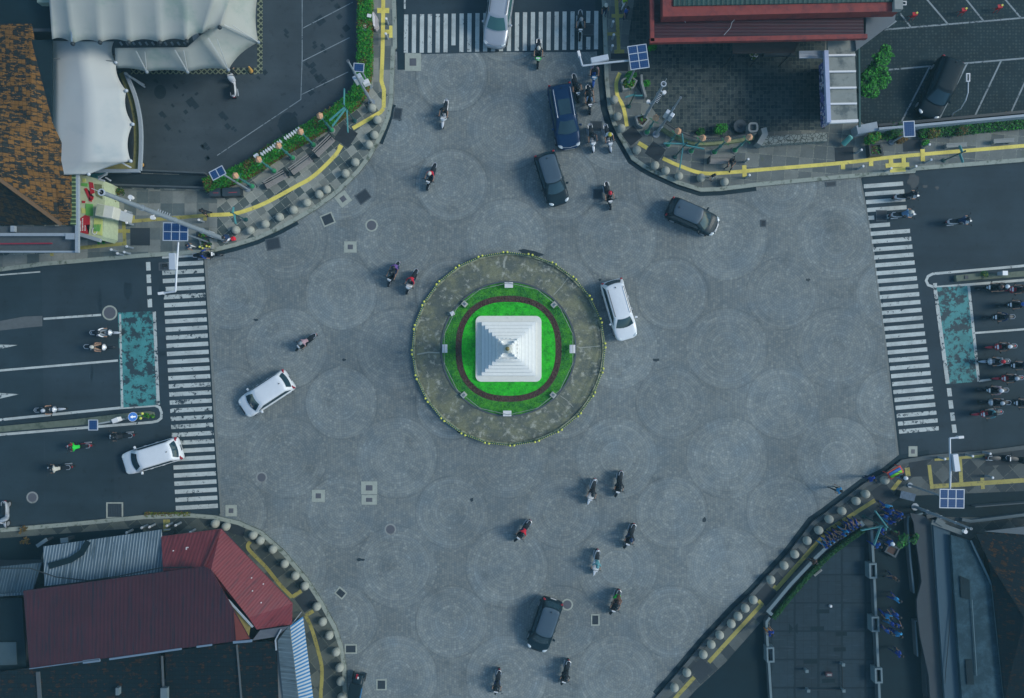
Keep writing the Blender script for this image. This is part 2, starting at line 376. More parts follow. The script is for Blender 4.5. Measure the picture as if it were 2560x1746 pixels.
sheet(bm, XY([(-60, 858), (0, 862), (45, 863), (0, 873), (-60, 872)]), .014, 1); sheet(bm, XY([(-40, 978), (0, 983), (48, 986), (0, 997), (-40, 1000)]), .014, 1)
sheet(bm, XY([(382, 780), (390, 779), (400, 1012), (392, 1014)]), .019, 1); sheet(bm, XY([(298, 786), (303, 786), (309, 1019), (303, 1020)]), .019, 1)
sheet(bm, XY([(2332, 716), (2341, 716), (2374, 958), (2364, 960)]), .019, 1); sheet(bm, XY([(2418, 716), (2425, 716), (2450, 952), (2443, 955)]), .019, 1)
sheet(bm, XY([(2332, 709), (2342, 708), (2342, 718), (2333, 719)]), .021)
struct('lane_markings', bm, [m_white, m_white_w])
bm = B(); sheet(bm, XY([(295, 782), (381, 778), (401, 1012), (302, 1020)]), .0155); sheet(bm, XY([(2334.5, 719), (2421, 715), (2447, 955), (2366, 960.5)]), .0155)
struct('green_waiting_boxes', bm, m_green)
bm = B()
z = PZ+.012
for pts in ([(757, -200), (757, 150), (753.6, 251), (545, 390.5)], [(757, 74), (883, 8.5)], [(757, 156), (875, 96.6)], [(755.6, 238.6), (872, 182)]): line(pts, .065, z)
for pts in ([(2208, 77), (2549, 48), (2700, 35)], [(2313, 0), (2366, 62.5)], [(2411, 0), (2455, 55)], [(2508, 0), (2549, 48)], [(2248, 37), (2273.5, 70)], [(2217, 177), (2322, 168), (2394, 162), (2560, 148), (2800, 130)],
            [(2322, 168), (2248, 312)], [(2414, 162), (2342, 305)], [(2499, 155), (2432.5, 295)], [(2560, 204.5), (2525, 281)], [(2208, 77), (2238, 55)]): line(pts, .12, z)
struct('parking_lines', bm, m_line_dim)
bm = B(); sheet(bm, XY([(-400, 660), (104, 660), (112, 1300), (-400, 1330)]), .003); sheet(bm, XY([(112, 1090), (284, 1082), (286, 1300), (113, 1300)]), .0034); sheet(bm, XY([(2440, 820), (2900, 790), (2900, 1120), (2460, 1125)]), .003)
struct('old_asphalt', bm, m_asph_old)
def blot(px, py, rx, ry, z, a=0, k=.35, n=26):
    c = P(px, py); s0 = R.uniform(0, 99); out = []
    for i in range(n):
        t_ = 6.2832*i/n; f = 1+k*mnoise.noise(Vector((math.cos(t_)*1.6, math.sin(t_)*1.6, s0)))*1.6; x, y = rx/33.6*f*math.cos(t_), ry/33.6*f*math.sin(t_)
        out.append((c.x+x*math.cos(a)-y*math.sin(a), c.y+x*math.sin(a)+y*math.cos(a)))
    sheet(bm, out, z)
bm = B()
for a in ((1325, 633, 26, 8, .0062, -.2), (2283, 452, 14, 15, .0062), (2312, 467, 6, 4, .0063), (320, 725, 9, 24, .0063), (2343, 470, 5, 4, .0064), (1180, 1250, 5, 4, .0062), (1500, 700, 4, 3, .0063), (640, 800, 6, 3, .0064), (1760, 1300, 5, 7, .0062), (2020, 700, 5, 4, .0063), (1640, 900, 8, 4, .0064), (900, 1400, 9, 4, .0062), (1000, 300, 4, 3, .0062), (860, 900, 5, 3, .0063), (407, 730, 8, 16, .0151), (405, 885, 10, 7, .0152), (520, 560, 3, 3, .0062), (1150, 1080, 6, 4, .0062), (250, 760, 5, 30, .0064), (230, 930, 3, 26, .0065)): blot(*a)
sheet(bm, sq_(64, 706, 20, 18), .0066) if False else None
struct('wet_patches', bm, surf('wet_dark', (.018, .030, .038), .5, .4, 4))
# pale worn repair band on the west road
bm = B(); sheet(bm, XY([(-200, 806), (0, 803), (60, 792), (106, 790), (106, 816), (60, 820), (0, 827), (-200, 832)]), .006); struct('road_patch', bm, surf('pale_patch', (.10, .11, .115), .9, .3, 3))
# tactile paving
bm = B(); T = PZ+.012
def tac(pts, wd=.29, mi=0, z=T): ribbon(bm, XY(pts), wd, z, mi=mi)
tac([(959, -300), (959, 30), (957.5, 130), (954.5, 205), (961, 227), (960, 272)]); tac([(960, 273), (952, 283), (883, 323)], z=T+.002); tac([(944, 29.3), (974, 29.3)], .38, z=T+.004); tac([(979, 67), (978.5, 97)], .3); tac([(963, 82), (975, 82)], .3, z=T+.003)
tac(smoothline([(855, 366), (835, 395), (784, 443), (741, 468), (670, 506.5), (625, 525), (585, 536), (528, 539)]), .29, z=T+.001); tac([(857, 372), (847, 366)], .3, z=T+.003)
tac([(528, 539), (454, 545), (312, 556)], .26, 1); tac([(312, 556), (315, 610), (199, 621.5)], .26, 1, z=T+.003); tac([(297, 579), (328, 579)], .26, 1, z=T+.005); tac([(336, 540), (336, 556)], .26, 1, z=T+.005); tac([(515, 540), (515, 553)], .26, 1, z=T+.005); tac([(133, 633), (133, 641)], .26, 1)
tac([(1540, -300), (1540, 0), (1546.6, 134)], .27, 1); tac([(1528, 42.6), (1559, 42.6)], .28, 1, z=T+.003); tac([(1513, 75), (1514, 105)], .28, 1); tac([(1516, 88), (1545, 87)], .24, 1, z=T+.003); tac([(1535, 132), (1560, 131)], .28, 1, z=T+.005)
tac(smoothline([(1549, 184.6), (1540, 210), (1543, 241), (1553.7, 261), (1561, 284), (1566.5, 318)]), .27); tac([(1595, 359), (1617, 372)], .30)
tac(smoothline([(1656, 397.6), (1697, 416), (1754, 434.5), (1819, 433), (1900, 426), (2104, 409), (2255, 392), (2560, 366), (2800, 345)]), .27)
for i, a in enumerate(([(1859, 415), (1860, 445)], [(2105, 409), (2105, 425)], [(2175, 403), (2175, 417)], [(2211, 416), (2270, 413)], [(2222, 428), (2261, 425)], [(2256, 392), (2257, 420)], [(2224, 400), (2225, 416)], [(2303, 375), (2304, 405)])): tac(a, .32, z=T+.003+i*.0022)
tac([(419, 1298), (419, 1334)], .5, 1); tac(smoothline([(628, 1353), (623, 1371), (665, 1415), (702, 1461), (732, 1492)]), .27, 1); tac([(732, 1491), (755, 1476)], .27, 1, z=T+.003)
tac([(785, 1526), (766, 1537)], .27, 1); tac(smoothline([(766, 1537), (782, 1574), (796, 1622.6), (805, 1659.5), (806, 1694), (803, 1746), (800, 1900)]), .27, 1, z=T+.003)
tac([(2185, 1250), (2138, 1280), (2069.5, 1323.6), (2007, 1394), (1941, 1469)], .30, 1); tac([(1943, 1473), (1932, 1464)], .28, 1, z=T+.003); tac([(1894, 1500), (1905, 1512)], .28, 1, z=T+.003); tac([(1903, 1509), (1819, 1600.6), (1770.6, 1654)], .30, 1); tac([(1734.6, 1691), (1697, 1732), (1660, 1775)], .30, 1)
tac([(2264.7, 1169), (2268, 1190)], .36, 1); tac([(2228, 1225), (2248, 1200)], .30, 1); tac([(2320, 1162), (2327, 1221)], .27, 1); tac([(2322, 1216), (2560, 1200), (2800, 1183)], .33, 1, z=T+.003); tac([(2396, 1140), (2400, 1205)], .28, 1, z=T+.005); tac([(2333, 1145), (2457, 1136)], .42, 1, z=T+.002); tac([(2452, 1194), (2454, 1222)], .28, 1, z=T+.005)
struct('tactile_paving', bm, [m_yel, m_yel_d])
# dark cover plates in the pavements
bm = B()
def sq(px, py, w_, h_, a=0, z=T-.002):
    c = P(px, py); ca, sa = math.cos(a), math.sin(a); hx, hy = w_/67.2, h_/67.2
    return [(c.x+x*ca-y*sa, c.y+x*sa+y*ca) for x, y in ((-hx, -hy), (hx, -hy), (hx, hy), (-hx, hy))]
for px, py, a_, b_, r in ((866, 342, 43, 43, -.58), (353, 593, 49, 44, 0), (1579, 341, 37, 37, -.9), (1637.5, 380.6, 39, 37, -.60), (1548, 167, 43, 26, 0), (1548, 143, 43, 14, 0), (769, 1500, 46, 42, .62), (1913, 1485, 42, 42, .75),
                          (1752, 1671, 40, 42, .75), (1987, 1386, 33, 33, .75), (2203, 1234, 44, 42, .62), (2292, 1169, 45, 44, .05), (2108, 389, 46, 38, .05), (2277, 365, 45, 30, .05), (585, 1320, 60, 26, -.3)):
    sheet(bm, sq(px, py, a_, b_, r), T-.004)
sheet(bm, XY([(2465, 1124), (2560, 1116), (2560, 1158), (2460, 1165)]), T-.004)
struct('dark_pavement_covers', bm, m_dark_pave)
ORD = ['first', 'second', 'third', 'fourth', 'fifth', 'sixth', 'seventh', 'eighth', 'ninth', 'tenth', 'eleventh', 'twelfth', 'thirteenth', 'fourteenth', 'fifteenth', 'sixteenth', 'seventeenth', 'eighteenth', 'nineteenth', 'twentieth']
# ------------------------------------------------------------------ drain and manhole covers set in the paving
def cover(px, py, w_, h_, a, style, label, z=.006):
    c = P(px, py); X, Y = w_/33.6, h_/33.6
    t = thing('drain_cover' if style in ('grate', 'framed') else 'manhole_cover', label, 'drain cover' if style in ('grate', 'framed') else 'manhole cover', (c.x, c.y, z), a, 'covers set in the street')
    if style in ('ring', 'ringdark'):
        bm = B(); ribbon(bm, [((X/2-.05)*math.cos(i*math.pi/12), (X/2-.05)*math.sin(i*math.pi/12)) for i in range(24)], .11, 0, .012, True); obj('rim', bm, m_frame_w if style == 'ring' else m_conc, t)
        bm = B(); cyl(bm, (0, 0, 0), (0, 0, .010), X/2-.10, n=24); obj('lid', bm, m_cover, t); return
    if style == 'slab':
        bm = B(); box(bm, (0, 0, .01), (X, Y, .02)); obj('frame', bm, m_frame_w, t)
        bm = B(); box(bm, (0, 0, .026), (X*.36, Y*.36, .012)); box(bm, (0, 0, .020), (X*.42, Y*.42, .006)); obj('lid', bm, m_cover, t); return
    fm = m_frame_w if style == 'framed' else m_conc_d; fw = .10 if style == 'framed' else .08
    bm = B()
    for sx in (-1, 1): box(bm, (sx*(X/2-fw/2), 0, .012), (fw, Y, .024)); box(bm, (0, sx*(Y/2-fw/2), .012), (X-2*fw, fw, .024))
    obj('frame', bm, fm, t)
    bm = B(); box(bm, (0, 0, .004), (X-2*fw, Y-2*fw, .008)); n = 6
    for i in range(n): box(bm, (-X/2+fw+(X-2*fw)*(i+.5)/n, 0, .014), ((X-2*fw)/n*.5, Y-2*fw, .012))
    obj('grate', bm, m_iron, t)
for a in ((1032.5, 156, 40, 44, 0, 'slab', 'beige square cover with dark centre below the northern zebra crossing'), (994, 285, 22, 30, -.15, 'grate', 'dark grate against the kerb beside the parking courtyard'),
 (858, 498, 32, 32, .65, 'slab', 'beige square cover turned like a diamond near the stone balls'), (908, 492, 34, 28, .62, 'grate', 'dark diamond grate right of the beige diamond cover'), (819.5, 549, 32, 30, .4, 'framed', 'white framed dark grate under the curved northwest kerb'),
 (683, 610, 36, 30, .2, 'grate', 'dark grate in a grey frame below the northwest kerb'), (876, 618, 31, 28, 0, 'slab', 'pale square cover alone in the cobbles left of the roundabout top'), (929, 564, 31, 31, 0, 'ring', 'round cover with bright white rim upper left of the roundabout'),
 (654, 1194, 28, 28, 0, 'ringdark', 'round cover with thin rim right of the western crossing'), (976, 1324, 29, 29, 0, 'ringdark', 'round cover with pale rim in the cobbles lower left of the roundabout'), (1418, 1512, 29, 29, 0, 'ring', 'brown round cover with white rim beside the lower dark car'),
 (796, 1240, 32, 30, 0, 'slab', 'small beige square cover left of the double cover'), (923, 1220, 40, 32, 0, 'slab', 'upper cover of the beige pair in the lower left cobbles'), (923, 1250, 38, 24, 0, 'slab', 'lower cover of the beige pair in the lower left cobbles'),
 (852, 1483, 26, 22, -.7, 'framed', 'tilted white framed drain near the southwest kerb'), (877, 1622.6, 31, 24, 0, 'framed', 'wide white framed drain touching the southwest kerb'), (953.6, 1712, 26, 28, 0, 'framed', 'white framed square drain near the bottom edge'),
 (1488, 1550, 22, 29, 0, 'framed', 'narrow white framed grate right of the lower dark car'), (2282, 1129, 22, 26, 0, 'slab', 'pale square cover on the asphalt below the eastern crossing'), (578, 1277, 28, 28, 0, 'slab', 'beige cover at the tip of the southwest kerb'),
 (287, 1276, 42, 40, 0, 'framed', 'large pale framed cover on the lower left road'), (1908, 559, 15, 18, 0, 'grate', 'tiny dark grate alone in the right hand cobbles'), (1495, 486, 24, 26, 0, 'grate', 'dark framed grate left of the rider in the red helmet'),
 (2077, 461, 26, 13, .08, 'grate', 'flat dark grate against the northeast kerb'), (2203, 540, 27, 28, 0, 'grate', 'dark grate breaking the stripes of the eastern crossing'), (1491, 315, 30, 24, 0, 'grate', 'dark grate between the blue car and the northeast kerb'),
 (1471, 75, 28, 28, 0, 'grate', 'dark grate breaking the stripes of the northern crossing'), (410, 667, 26, 20, 0, 'grate', 'dark grate at the left of the western crossing top'), (274.6, 782.6, 37, 37, 0, 'ring', 'round cover with wide beige rim by the western green box'),
 (81, 1244, 29, 29, 0, 'ringdark', 'round cover with grey rim on the lower left road')):
    cover(*a)
# ------------------------------------------------------------------ foliage helper
m_leaf = M('leaves', .7); _a = m_leaf.noise(6, 4, .7)
m_leaf = m_leaf.out(m_leaf.mix(_a.ss(.3, .75), (.003, .085, .004), (.04, .36, .010)))
m_leaf2 = M('yellow_leaves', .7); _a = m_leaf2.noise(6, 4, .7)
m_leaf2 = m_leaf2.out(m_leaf2.mix(_a.ss(.3, .75), (.05, .12, .004), (.22, .24, .02)))
m_leaf3 = M('dark_leaves', .7); _a = m_leaf3.noise(6, 4, .7)
m_leaf3 = m_leaf3.out(m_leaf3.mix(_a.ss(.3, .75), (.002, .030, .006), (.006, .12, .012)))
m_rust = M('rusty_leaves', .7); _a = m_rust.noise(6, 4, .7)
m_rust = m_rust.out(m_rust.mix(_a.ss(.3, .75), (.05, .05, .006), (.20, .09, .015)))
m_bark = surf('bark', (.10, .07, .05), .9, .3, 10)
def leaf(bm, c, s, mi, flat=.6):
    n = Vector((R.uniform(-1, 1)*flat, R.uniform(-1, 1)*flat, 1)).normalized(); t = n.orthogonal().normalized(); t.rotate(Matrix.Rotation(R.uniform(0, 6.28), 3, n)); b = n.cross(t)
    L = s*R.uniform(.7, 1.3); w_ = L*.5; c = Vector(c)
    f = bm.faces.new([bm.verts.new(c+t*L), bm.verts.new(c+b*w_), bm.verts.new(c-t*L*.8), bm.verts.new(c-b*w_)]); f.material_index = mi
def crown(bm, c, r, n, s=.09, mats=3, sq_=.8):
    for _ in range(n):
        d = Vector((R.gauss(0, 1), R.gauss(0, 1), R.gauss(0, 1))).normalized()*r*(R.random()**.4)
        d.z *= sq_; p = Vector(c)+d
        if mnoise.noise(p*2.2) < -.25: continue
        leaf(bm, p, s, R.choice((0, 0, 1, 2)) if mats == 3 else 0)
def shrub(px, py, r, n, label, cat='bush', mats=None, z0=PZ, parts=((0, 0, 1),), s=.08, name='bush', group=None, h=1.0):
    c = P(px, py, z0+r*h); t = thing(name, label, cat, (c.x, c.y, z0), 0, group); bm = B()
    for i, (dx, dy, k) in enumerate(parts): crown(bm, (dx, dy, r*h*.9), r*k, int(n*k), s)
    obj('crown', bm, mats or [m_leaf, m_leaf, m_leaf3], t); bm = B()
    for i in range(5): a = i*1.3; cyl(bm, (0, 0, 0), (r*.5*math.cos(a), r*.5*math.sin(a), r*h*.9), .03, .012, 6)
    for dx, dy, k in parts:
        if dx or dy: cyl(bm, (dx*.2, dy*.2, 0), (dx, dy, r*h*.8), .04, .015, 6)
    obj('trunk', bm, m_bark, t); return t
# ------------------------------------------------------------------ the roundabout
IC = P(1271.5, 872.5); IX, IY = IC.x, IC.y
def circ(r, n=72, cx=IX, cy=IY): return [(cx+r*math.cos(2*math.pi*i/n), cy+r*math.sin(2*math.pi*i/n)) for i in range(n)]
def tilt_ring(name, r0, r1, z0, z1, m, n=96):
    bm = B(); L = []
    for r, z in ((r0, z0), (r1, z1)):
        L.append([bm.verts.new((x, y, z)) for x, y in circ(r, n)])
    outer = [bm.verts.new((x, y, 0)) for x, y in circ(r1, n)]
    for i in range(n):
        j = (i+1) % n; bm.faces.new((L[0][i], L[1][i], L[1][j], L[0][j])); bm.faces.new((L[1][i], outer[i], outer[j], L[1][j]))
    return obj(name, bm, m)
o = tilt_ring('roundabout_apron', 4.98, 7.02, .42, .22, m_moss); tag(o, kind='structure')
bm = B(); ribbon(bm, circ(7.02, 96), .16, 0, .30, True); struct('roundabout_kerb', bm, surf('mossy_kerb', (.30, .31, .20), .9, .3, 4, dirt=(.08, .10, .05), thr=(.45, .65), dscale=3))
bm = B(); ribbon(bm, circ(4.95, 96), .12, 0, .47, True); struct('inner_kerb', bm, m_conc_d)
# radial cracks and joints of the apron
bm = B()
for a, r0, r1, wd in ((92, 6.0, 6.9, .16), (50, 5.1, 6.9, .05), (2, 5.2, 6.8, .06), (183, 5.1, 6.8, .10), (-42, 5.2, 6.4, .04)):
    a = math.radians(a); pts = [(IX+r*math.cos(a+R.uniform(-.022, .022)), IY+r*math.sin(a+R.uniform(-.022, .022))) for r in (r0, (r0+r1)/2, r1)]
    L = offs(pts, wd/2); Q = offs(pts, -wd/2)
    zz = [.42-(r-4.98)*.098+.006 for r in (r0, (r0+r1)/2, r1)]
    for i in (0, 1): bm.faces.new([bm.verts.new((*L[i], zz[i])), bm.verts.new((*Q[i], zz[i])), bm.verts.new((*Q[i+1], zz[i+1])), bm.verts.new((*L[i+1], zz[i+1]))])
struct('apron_joints', bm, surf('joint_mortar', (.30, .31, .27), .9, .2, 6))
bm = B(); sheet(bm, circ(4.9), .40); struct('lawn', bm, m_lawn)
def superell(a, n, p=2.35): return [(IX+a*math.copysign(abs(math.cos(t))**(2/p), math.cos(t)), IY+a*math.copysign(abs(math.sin(t))**(2/p), math.sin(t))) for t in [2*math.pi*i/n for i in range(n)]]
bm = B(); sheet(bm, superell(3.92, 72), .405); struct('soil_bed', bm, m_soil)
bm = B(); sheet(bm, superell(3.46, 72, 2.45), .43); struct('inner_lawn', bm, m_lawn_in)
# grass blades, soil crumbs
bm = B()
for _ in range(9000):
    a = R.uniform(0, 6.283); r = 4.85*math.sqrt(R.random()); x, y = IX+r*math.cos(a), IY+r*math.sin(a)
    dx, dy = abs(x-IX), abs(y-IY)
    if max(dx, dy) < 2.45: continue
    q = (dx**2.7+dy**2.7)**(1/2.7)
    if 3.38 < q < 3.9: continue
    leaf(bm, (x, y, .44), .045, 1 if q < 3.4 else 0, 1.2)
tag(obj('grass', bm, [m_lawn, m_lawn_in]), 'short bright green grass around the white monument', 'grass', kind='stuff')
bm = B()
for _ in range(2600):
    a = R.uniform(0, 6.283); k = R.uniform(3.48, 3.90); p = superell(k, 1)[0]; c, s = math.cos(a), math.sin(a)
    x = IX+k*math.copysign(abs(c)**(2/2.35), c); y = IY+k*math.copysign(abs(s)**(2/2.35), s)
    leaf(bm, (x, y, .44), .05, 0, 1.4)
tag(obj('dark_ground_cover', bm, [surf('purple_brown_plants', (.115, .060, .050), .9, .6, 12)]), 'ring of low dark brown plants in the roundabout lawn', 'ground cover', kind='stuff')
# fence with yellow balls round the apron
m_fgreen = surf('fence_green', (.020, .085, .075), .5, .2, 5); m_yball = surf('yellow_ball', (.62, .60, .10), .5, .15, 5)
t = thing('ring_fence', 'low dark green ring fence with small yellow balls around the roundabout', 'fence', (IX, IY, .25))
NS = 24
def rp(r, a, z): return Vector((r*math.cos(a), r*math.sin(a), z))
ph = [2*math.pi*(i+.1)/NS for i in range(NS)]
for nm, z in (('upper_rail', .55), ('lower_rail', .22)):
    bm = B()
    for i in range(NS): cyl(bm, rp(7.08, ph[i], z), rp(7.08, ph[(i+1) % NS], z), .030, n=6)
    obj(nm, bm, m_fgreen, t)
posts = B(); 
for i in range(NS):
    for d in (-.012, .03):
        cyl(posts, rp(7.08, ph[i]+d, 0), rp(7.08, ph[i]+d, .62), .035, n=6)
obj('post', posts, m_fgreen, t)
first = None
for i in range(NS):
    for d in (-.012, .03):
        p = rp(7.08, ph[i]+d, .68)
        if first is None: bm = B(); ball(bm, (0, 0, 0), .085, u=10, v=6); first = obj('finial_ball', bm, m_yball, t, 'all'); first.location = p
        else: c = first.copy(); C.objects.link(c); c.parent = t; c.location = p
bm = B()
for i in range(NS):
    a, b = rp(7.08, ph[i], .4), rp(7.08, ph[(i+1) % NS], .4)
    for k in range(1, 12):
        p = a.lerp(b, k/12); ball(bm, (p.x, p.y, .60), .036, u=6, v=4)
o = obj('small_beads', bm, m_yball, t); o['kind'] = 'stuff'
# thin white inner rail
t = thing('inner_rail', 'thin white polygonal rail between the grass and the concrete ring', 'rail', (IX, IY, .4)); bm = B(); n = 14
for i in range(n):
    a, b = 2*math.pi*(i+.5)/n, 2*math.pi*(i+1.5)/n; cyl(bm, rp(4.82, a, .55), rp(4.82, b, .55), .022, n=6)
obj('rail_bar', bm, m_conc, t); bm = B()
for i in range(n): cyl(bm, rp(4.82, 2*math.pi*(i+.5)/n, 0), rp(4.82, 2*math.pi*(i+.5)/n, .57), .025, n=6)
obj('post', bm, m_conc, t)
m_plate = surf('white_lamp_plate', (.70, .68, .68), .5, .05, 4); m_boxg = surf('grey_lamp_box', (.42, .42, .39), .6, .15, 4)
for i, (px, py, w_, h_, d) in enumerate(((1272, 713, 21, 14, 'top'), (1431, 873, 14, 21, 'right'), (1268, 1034, 21, 14, 'bottom'), (1112, 872, 13, 21, 'left'))):
    c = P(px, py, .8); t = thing('floodlight', f'flat white floodlight plate on the grass at the {d} of the lawn', 'floodlight', (c.x, c.y, .4), 0, 'white floodlight plates in the lawn')
    bm = B(); box(bm, (0, 0, .42), (w_/34.2, h_/34.2, .05), bev=.01); obj('housing', bm, m_plate, t); bm = B(); box(bm, (0, 0, .2), (.10, .10, .40)); obj('stand', bm, m_conc, t)
for i, (px, py, d) in enumerate(((1161, 760, 'upper left'), (1385, 762, 'upper right'), (1159, 988, 'lower left'), (1383, 988, 'lower right'))):
    c = P(px, py, .7); t = thing('lamp_box', f'grey box lamp turned to the monument at the {d} of the lawn', 'lamp', (c.x, c.y, .4), math.radians((-42, 42, 42, -42)[i]), 'box lamps in the lawn corners')
    bm = B(); box(bm, (0, 0, .14), (.40, .36, .28), bev=.02); obj('housing', bm, m_boxg, t); bm = B(); box(bm, (0, 0, .285), (.2, .17, .02)); obj('glass', bm, surf('lamp_glass', (.12, .16, .2), .2), t)
c = P(1131, 784, .7); t = thing('junction_box', 'small white junction box at the left edge of the lawn', 'box', (c.x, c.y, .4), .5); bm = B(); box(bm, (0, 0, .15), (.26, .26, .30), bev=.02); obj('housing', bm, m_plate, t); bm = B(); box(bm, (0, 0, .31), (.30, .30, .03)); obj('lid', bm, m_plate, t)
# ------------------------------------------------------------------ the white monument
mon = thing('monument', 'tall white stepped monument with square base, spire and gold tip on the roundabout', 'monument', (IX, IY, .4))
bm = B(); rr = []
def rsq(h, r, n=6):
    out = []
    for cx, cy, a0 in ((h-r, h-r, 0), (-h+r, h-r, 90), (-h+r, -h+r, 180), (h-r, -h+r, 270)):
        for k in range(n+1): a = math.radians(a0+90*k/n); out.append((cx+r*math.cos(a), cy+r*math.sin(a)))
    return out
prism(bm, rsq(2.42, .42), 0, .22); obj('platform', bm, m_base_w, mon)
m_tread = surf('shade_grey_tread', (.80, .79, .76), .8, .1, 5)  # upward faces greyer, so step shading is put into the colour
def tier(name, levels, m, parent=mon):
    bm = B(); prev = None
    for h, z in levels:
        ring = [bm.verts.new((x, y, z)) for x, y in ((h, h), (-h, h), (-h, -h), (h, -h))]
        if prev:
            for k in range(4): bm.faces.new((prev[k], prev[(k+1) % 4], ring[(k+1) % 4], ring[k]))
        prev = ring
    bm.faces.new(prev); bmesh.ops.recalc_face_normals(bm, faces=bm.faces[:])
    for f in bm.faces: f.material_index = 1 if abs(f.normal.z) > .9 else 0
    return obj(name, bm, [m, m_tread], parent)
tier('steps', [(1.96, .22), (1.96, .52), (1.70, .52), (1.70, .78), (1.44, .78), (1.44, 1.06), (1.18, 1.06), (1.18, 1.34), (.92, 1.34), (.92, 1.75), (.74, 1.75), (.74, 2.9), (.66, 2.9)], m_stone_w)
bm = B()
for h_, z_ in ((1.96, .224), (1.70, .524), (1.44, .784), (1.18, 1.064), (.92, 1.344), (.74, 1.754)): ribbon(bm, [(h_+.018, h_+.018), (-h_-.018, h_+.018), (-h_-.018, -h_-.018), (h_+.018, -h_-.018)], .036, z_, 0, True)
obj('ledge_shade_lines', bm, surf('ledge_shade_grey', (.52, .53, .51), .9, .3, 6), mon)  # thin grey lines paint the shade at the foot of each riser
tier('lower_shaft', [(.64, 2.85), (.62, 5.0), (.72, 5.05), (.72, 5.25), (.58, 5.3), (.56, 6.6)], m_stone_w)
bm = B()
for sx in (-1, 1):
    for d in (-.30, .30):
        box(bm, (d, sx*.645, 4.0), (.30, .06, 1.3)); box(bm, (sx*.645, d, 4.0), (.06, .30, 1.3)); box(bm, (d, sx*.66, 2.98), (.26, .16, .12)); box(bm, (sx*.66, d, 2.98), (.16, .26, .12))
obj('panel_mouldings', bm, m_stone_w, mon)
tier('cornice', [(.56, 6.6), (.66, 6.68), (.66, 6.9), (.46, 6.9), (.46, 7.4), (.54, 7.4), (.54, 7.6), (.34, 7.6), (.34, 7.95), (.26, 7.95)], m_stone_w)
bm = B()
for sx in (-1, 1):
    for sy in (-1, 1):
        cyl(bm, (sx*.58, sy*.58, 6.9), (sx*.58, sy*.58, 7.35), .07, .02, 8); box(bm, (sx*.42, sy*.42, 7.5), (.16, .16, .5)); ball(bm, (sx*.42, sy*.42, 7.85), .09); box(bm, (sx*.30, sy*.30, 8.1), (.1, .1, .3))
    for d in (-.25, 0, .25): box(bm, (d, sx*.66, 6.98), (.1, .05, .16)); box(bm, (sx*.66, d, 6.98), (.05, .1, .16))
obj('corner_finials', bm, m_stone_w, mon)
bm = B(); prev = None; n = 24
for i in range(41):
    z = 7.75+i*.13; t_ = i/40; ring = []
    for k in range(n):
        a = 2*math.pi*k/n; r = (.22*(1-t_)**.8+.06)*(1+.10*math.cos(8*(a+t_*2.2))); ring.append(bm.verts.new((r*math.cos(a), r*math.sin(a), z)))
    if prev:
        for k in range(n): bm.faces.new((prev[k], prev[(k+1) % n], ring[(k+1) % n], ring[k]))
    prev = ring
bm.faces.new(prev); obj('twisted_spire', bm, surf('weathered_stone', (.62, .62, .58), .8, .25, 8, dirt=(.30, .30, .25), thr=(.5, .7), dscale=3), mon, True)
bm = B(); ball(bm, (0, 0, 13.03), .12, (1, 1, 1.2)); cyl(bm, (0, 0, 13.1), (0, 0, 13.6), .06, .01, 10); obj('gold_tip', bm, m_gold, mon, True)
# stone balls along the kerbs
m_ball = surf('speckled_stone', (.33, .33, .28), .85, .22, 9, bump=.3, dirt=(.17, .18, .14), thr=(.5, .75), dscale=4)
bm = B(); ball(bm, (0, 0, .33), .315, u=24, v=16); bproto = obj('ball', bm, m_ball, None, 'all')
bm = B(); cyl(bm, (0, 0, 0), (0, 0, .05), .24, .20, 20); bbase = obj('base', bm, m_conc, None, 'all')
first = True
def place_ball(px, py, label, group):
    global first
    c = P(px, py, PZ+.33); t = thing('stone_ball_bollard', label, 'bollard', (c.x, c.y, PZ), R.uniform(0, 6), group)
    for q in (bproto, bbase):
        o = q if first else q.copy()
        if not first: C.objects.link(o)
        o.parent = t
    first = False
for lst, d in (([(930, 270), (943, 300), (936, 338), (922, 362), (888, 406), (863.5, 434), (816.7, 474), (798, 486), (767, 507), (734, 525), (699, 543), (663, 560), (626, 576), (590, 575.5)], 'northwest kerb, counted from the top'),
               ([(1535, 250), (1544, 292), (1553, 321), (1592, 375), (1637.5, 414), (1664, 427), (1697, 441), (1752.5, 445), (1811, 455)], 'northeast kerb, counted from the top'),
               ([(538, 1310), (565, 1317), (632.7, 1338.6), (650.6, 1352), (682, 1374), (711.6, 1410), (738, 1440), (762, 1465.6), (791.7, 1517), (806.5, 1555), (823, 1589), (840, 1630.6), (849, 1669.5), (852, 1703.6), (854, 1743)], 'southwest kerb, counted from the top'),
               ([(2212, 1201), (2164, 1235.5), (2140, 1253), (2104.6, 1278), (2072.6, 1298.5), (2047, 1326), (2018, 1352), (1986.6, 1386), (1960, 1414), (1927, 1450), (1883, 1500), (1863, 1521), (1845, 1541), (1828, 1560), (1799, 1588), (1778, 1611.5), (1758, 1636.6), (1717, 1682), (1686, 1719.5)], 'southeast kerb, counted from the top')):
    for i, (px, py) in enumerate(lst): place_ball(px, py, f'{ORD[i]} stone ball along the {d}', 'stone balls along the kerbs')
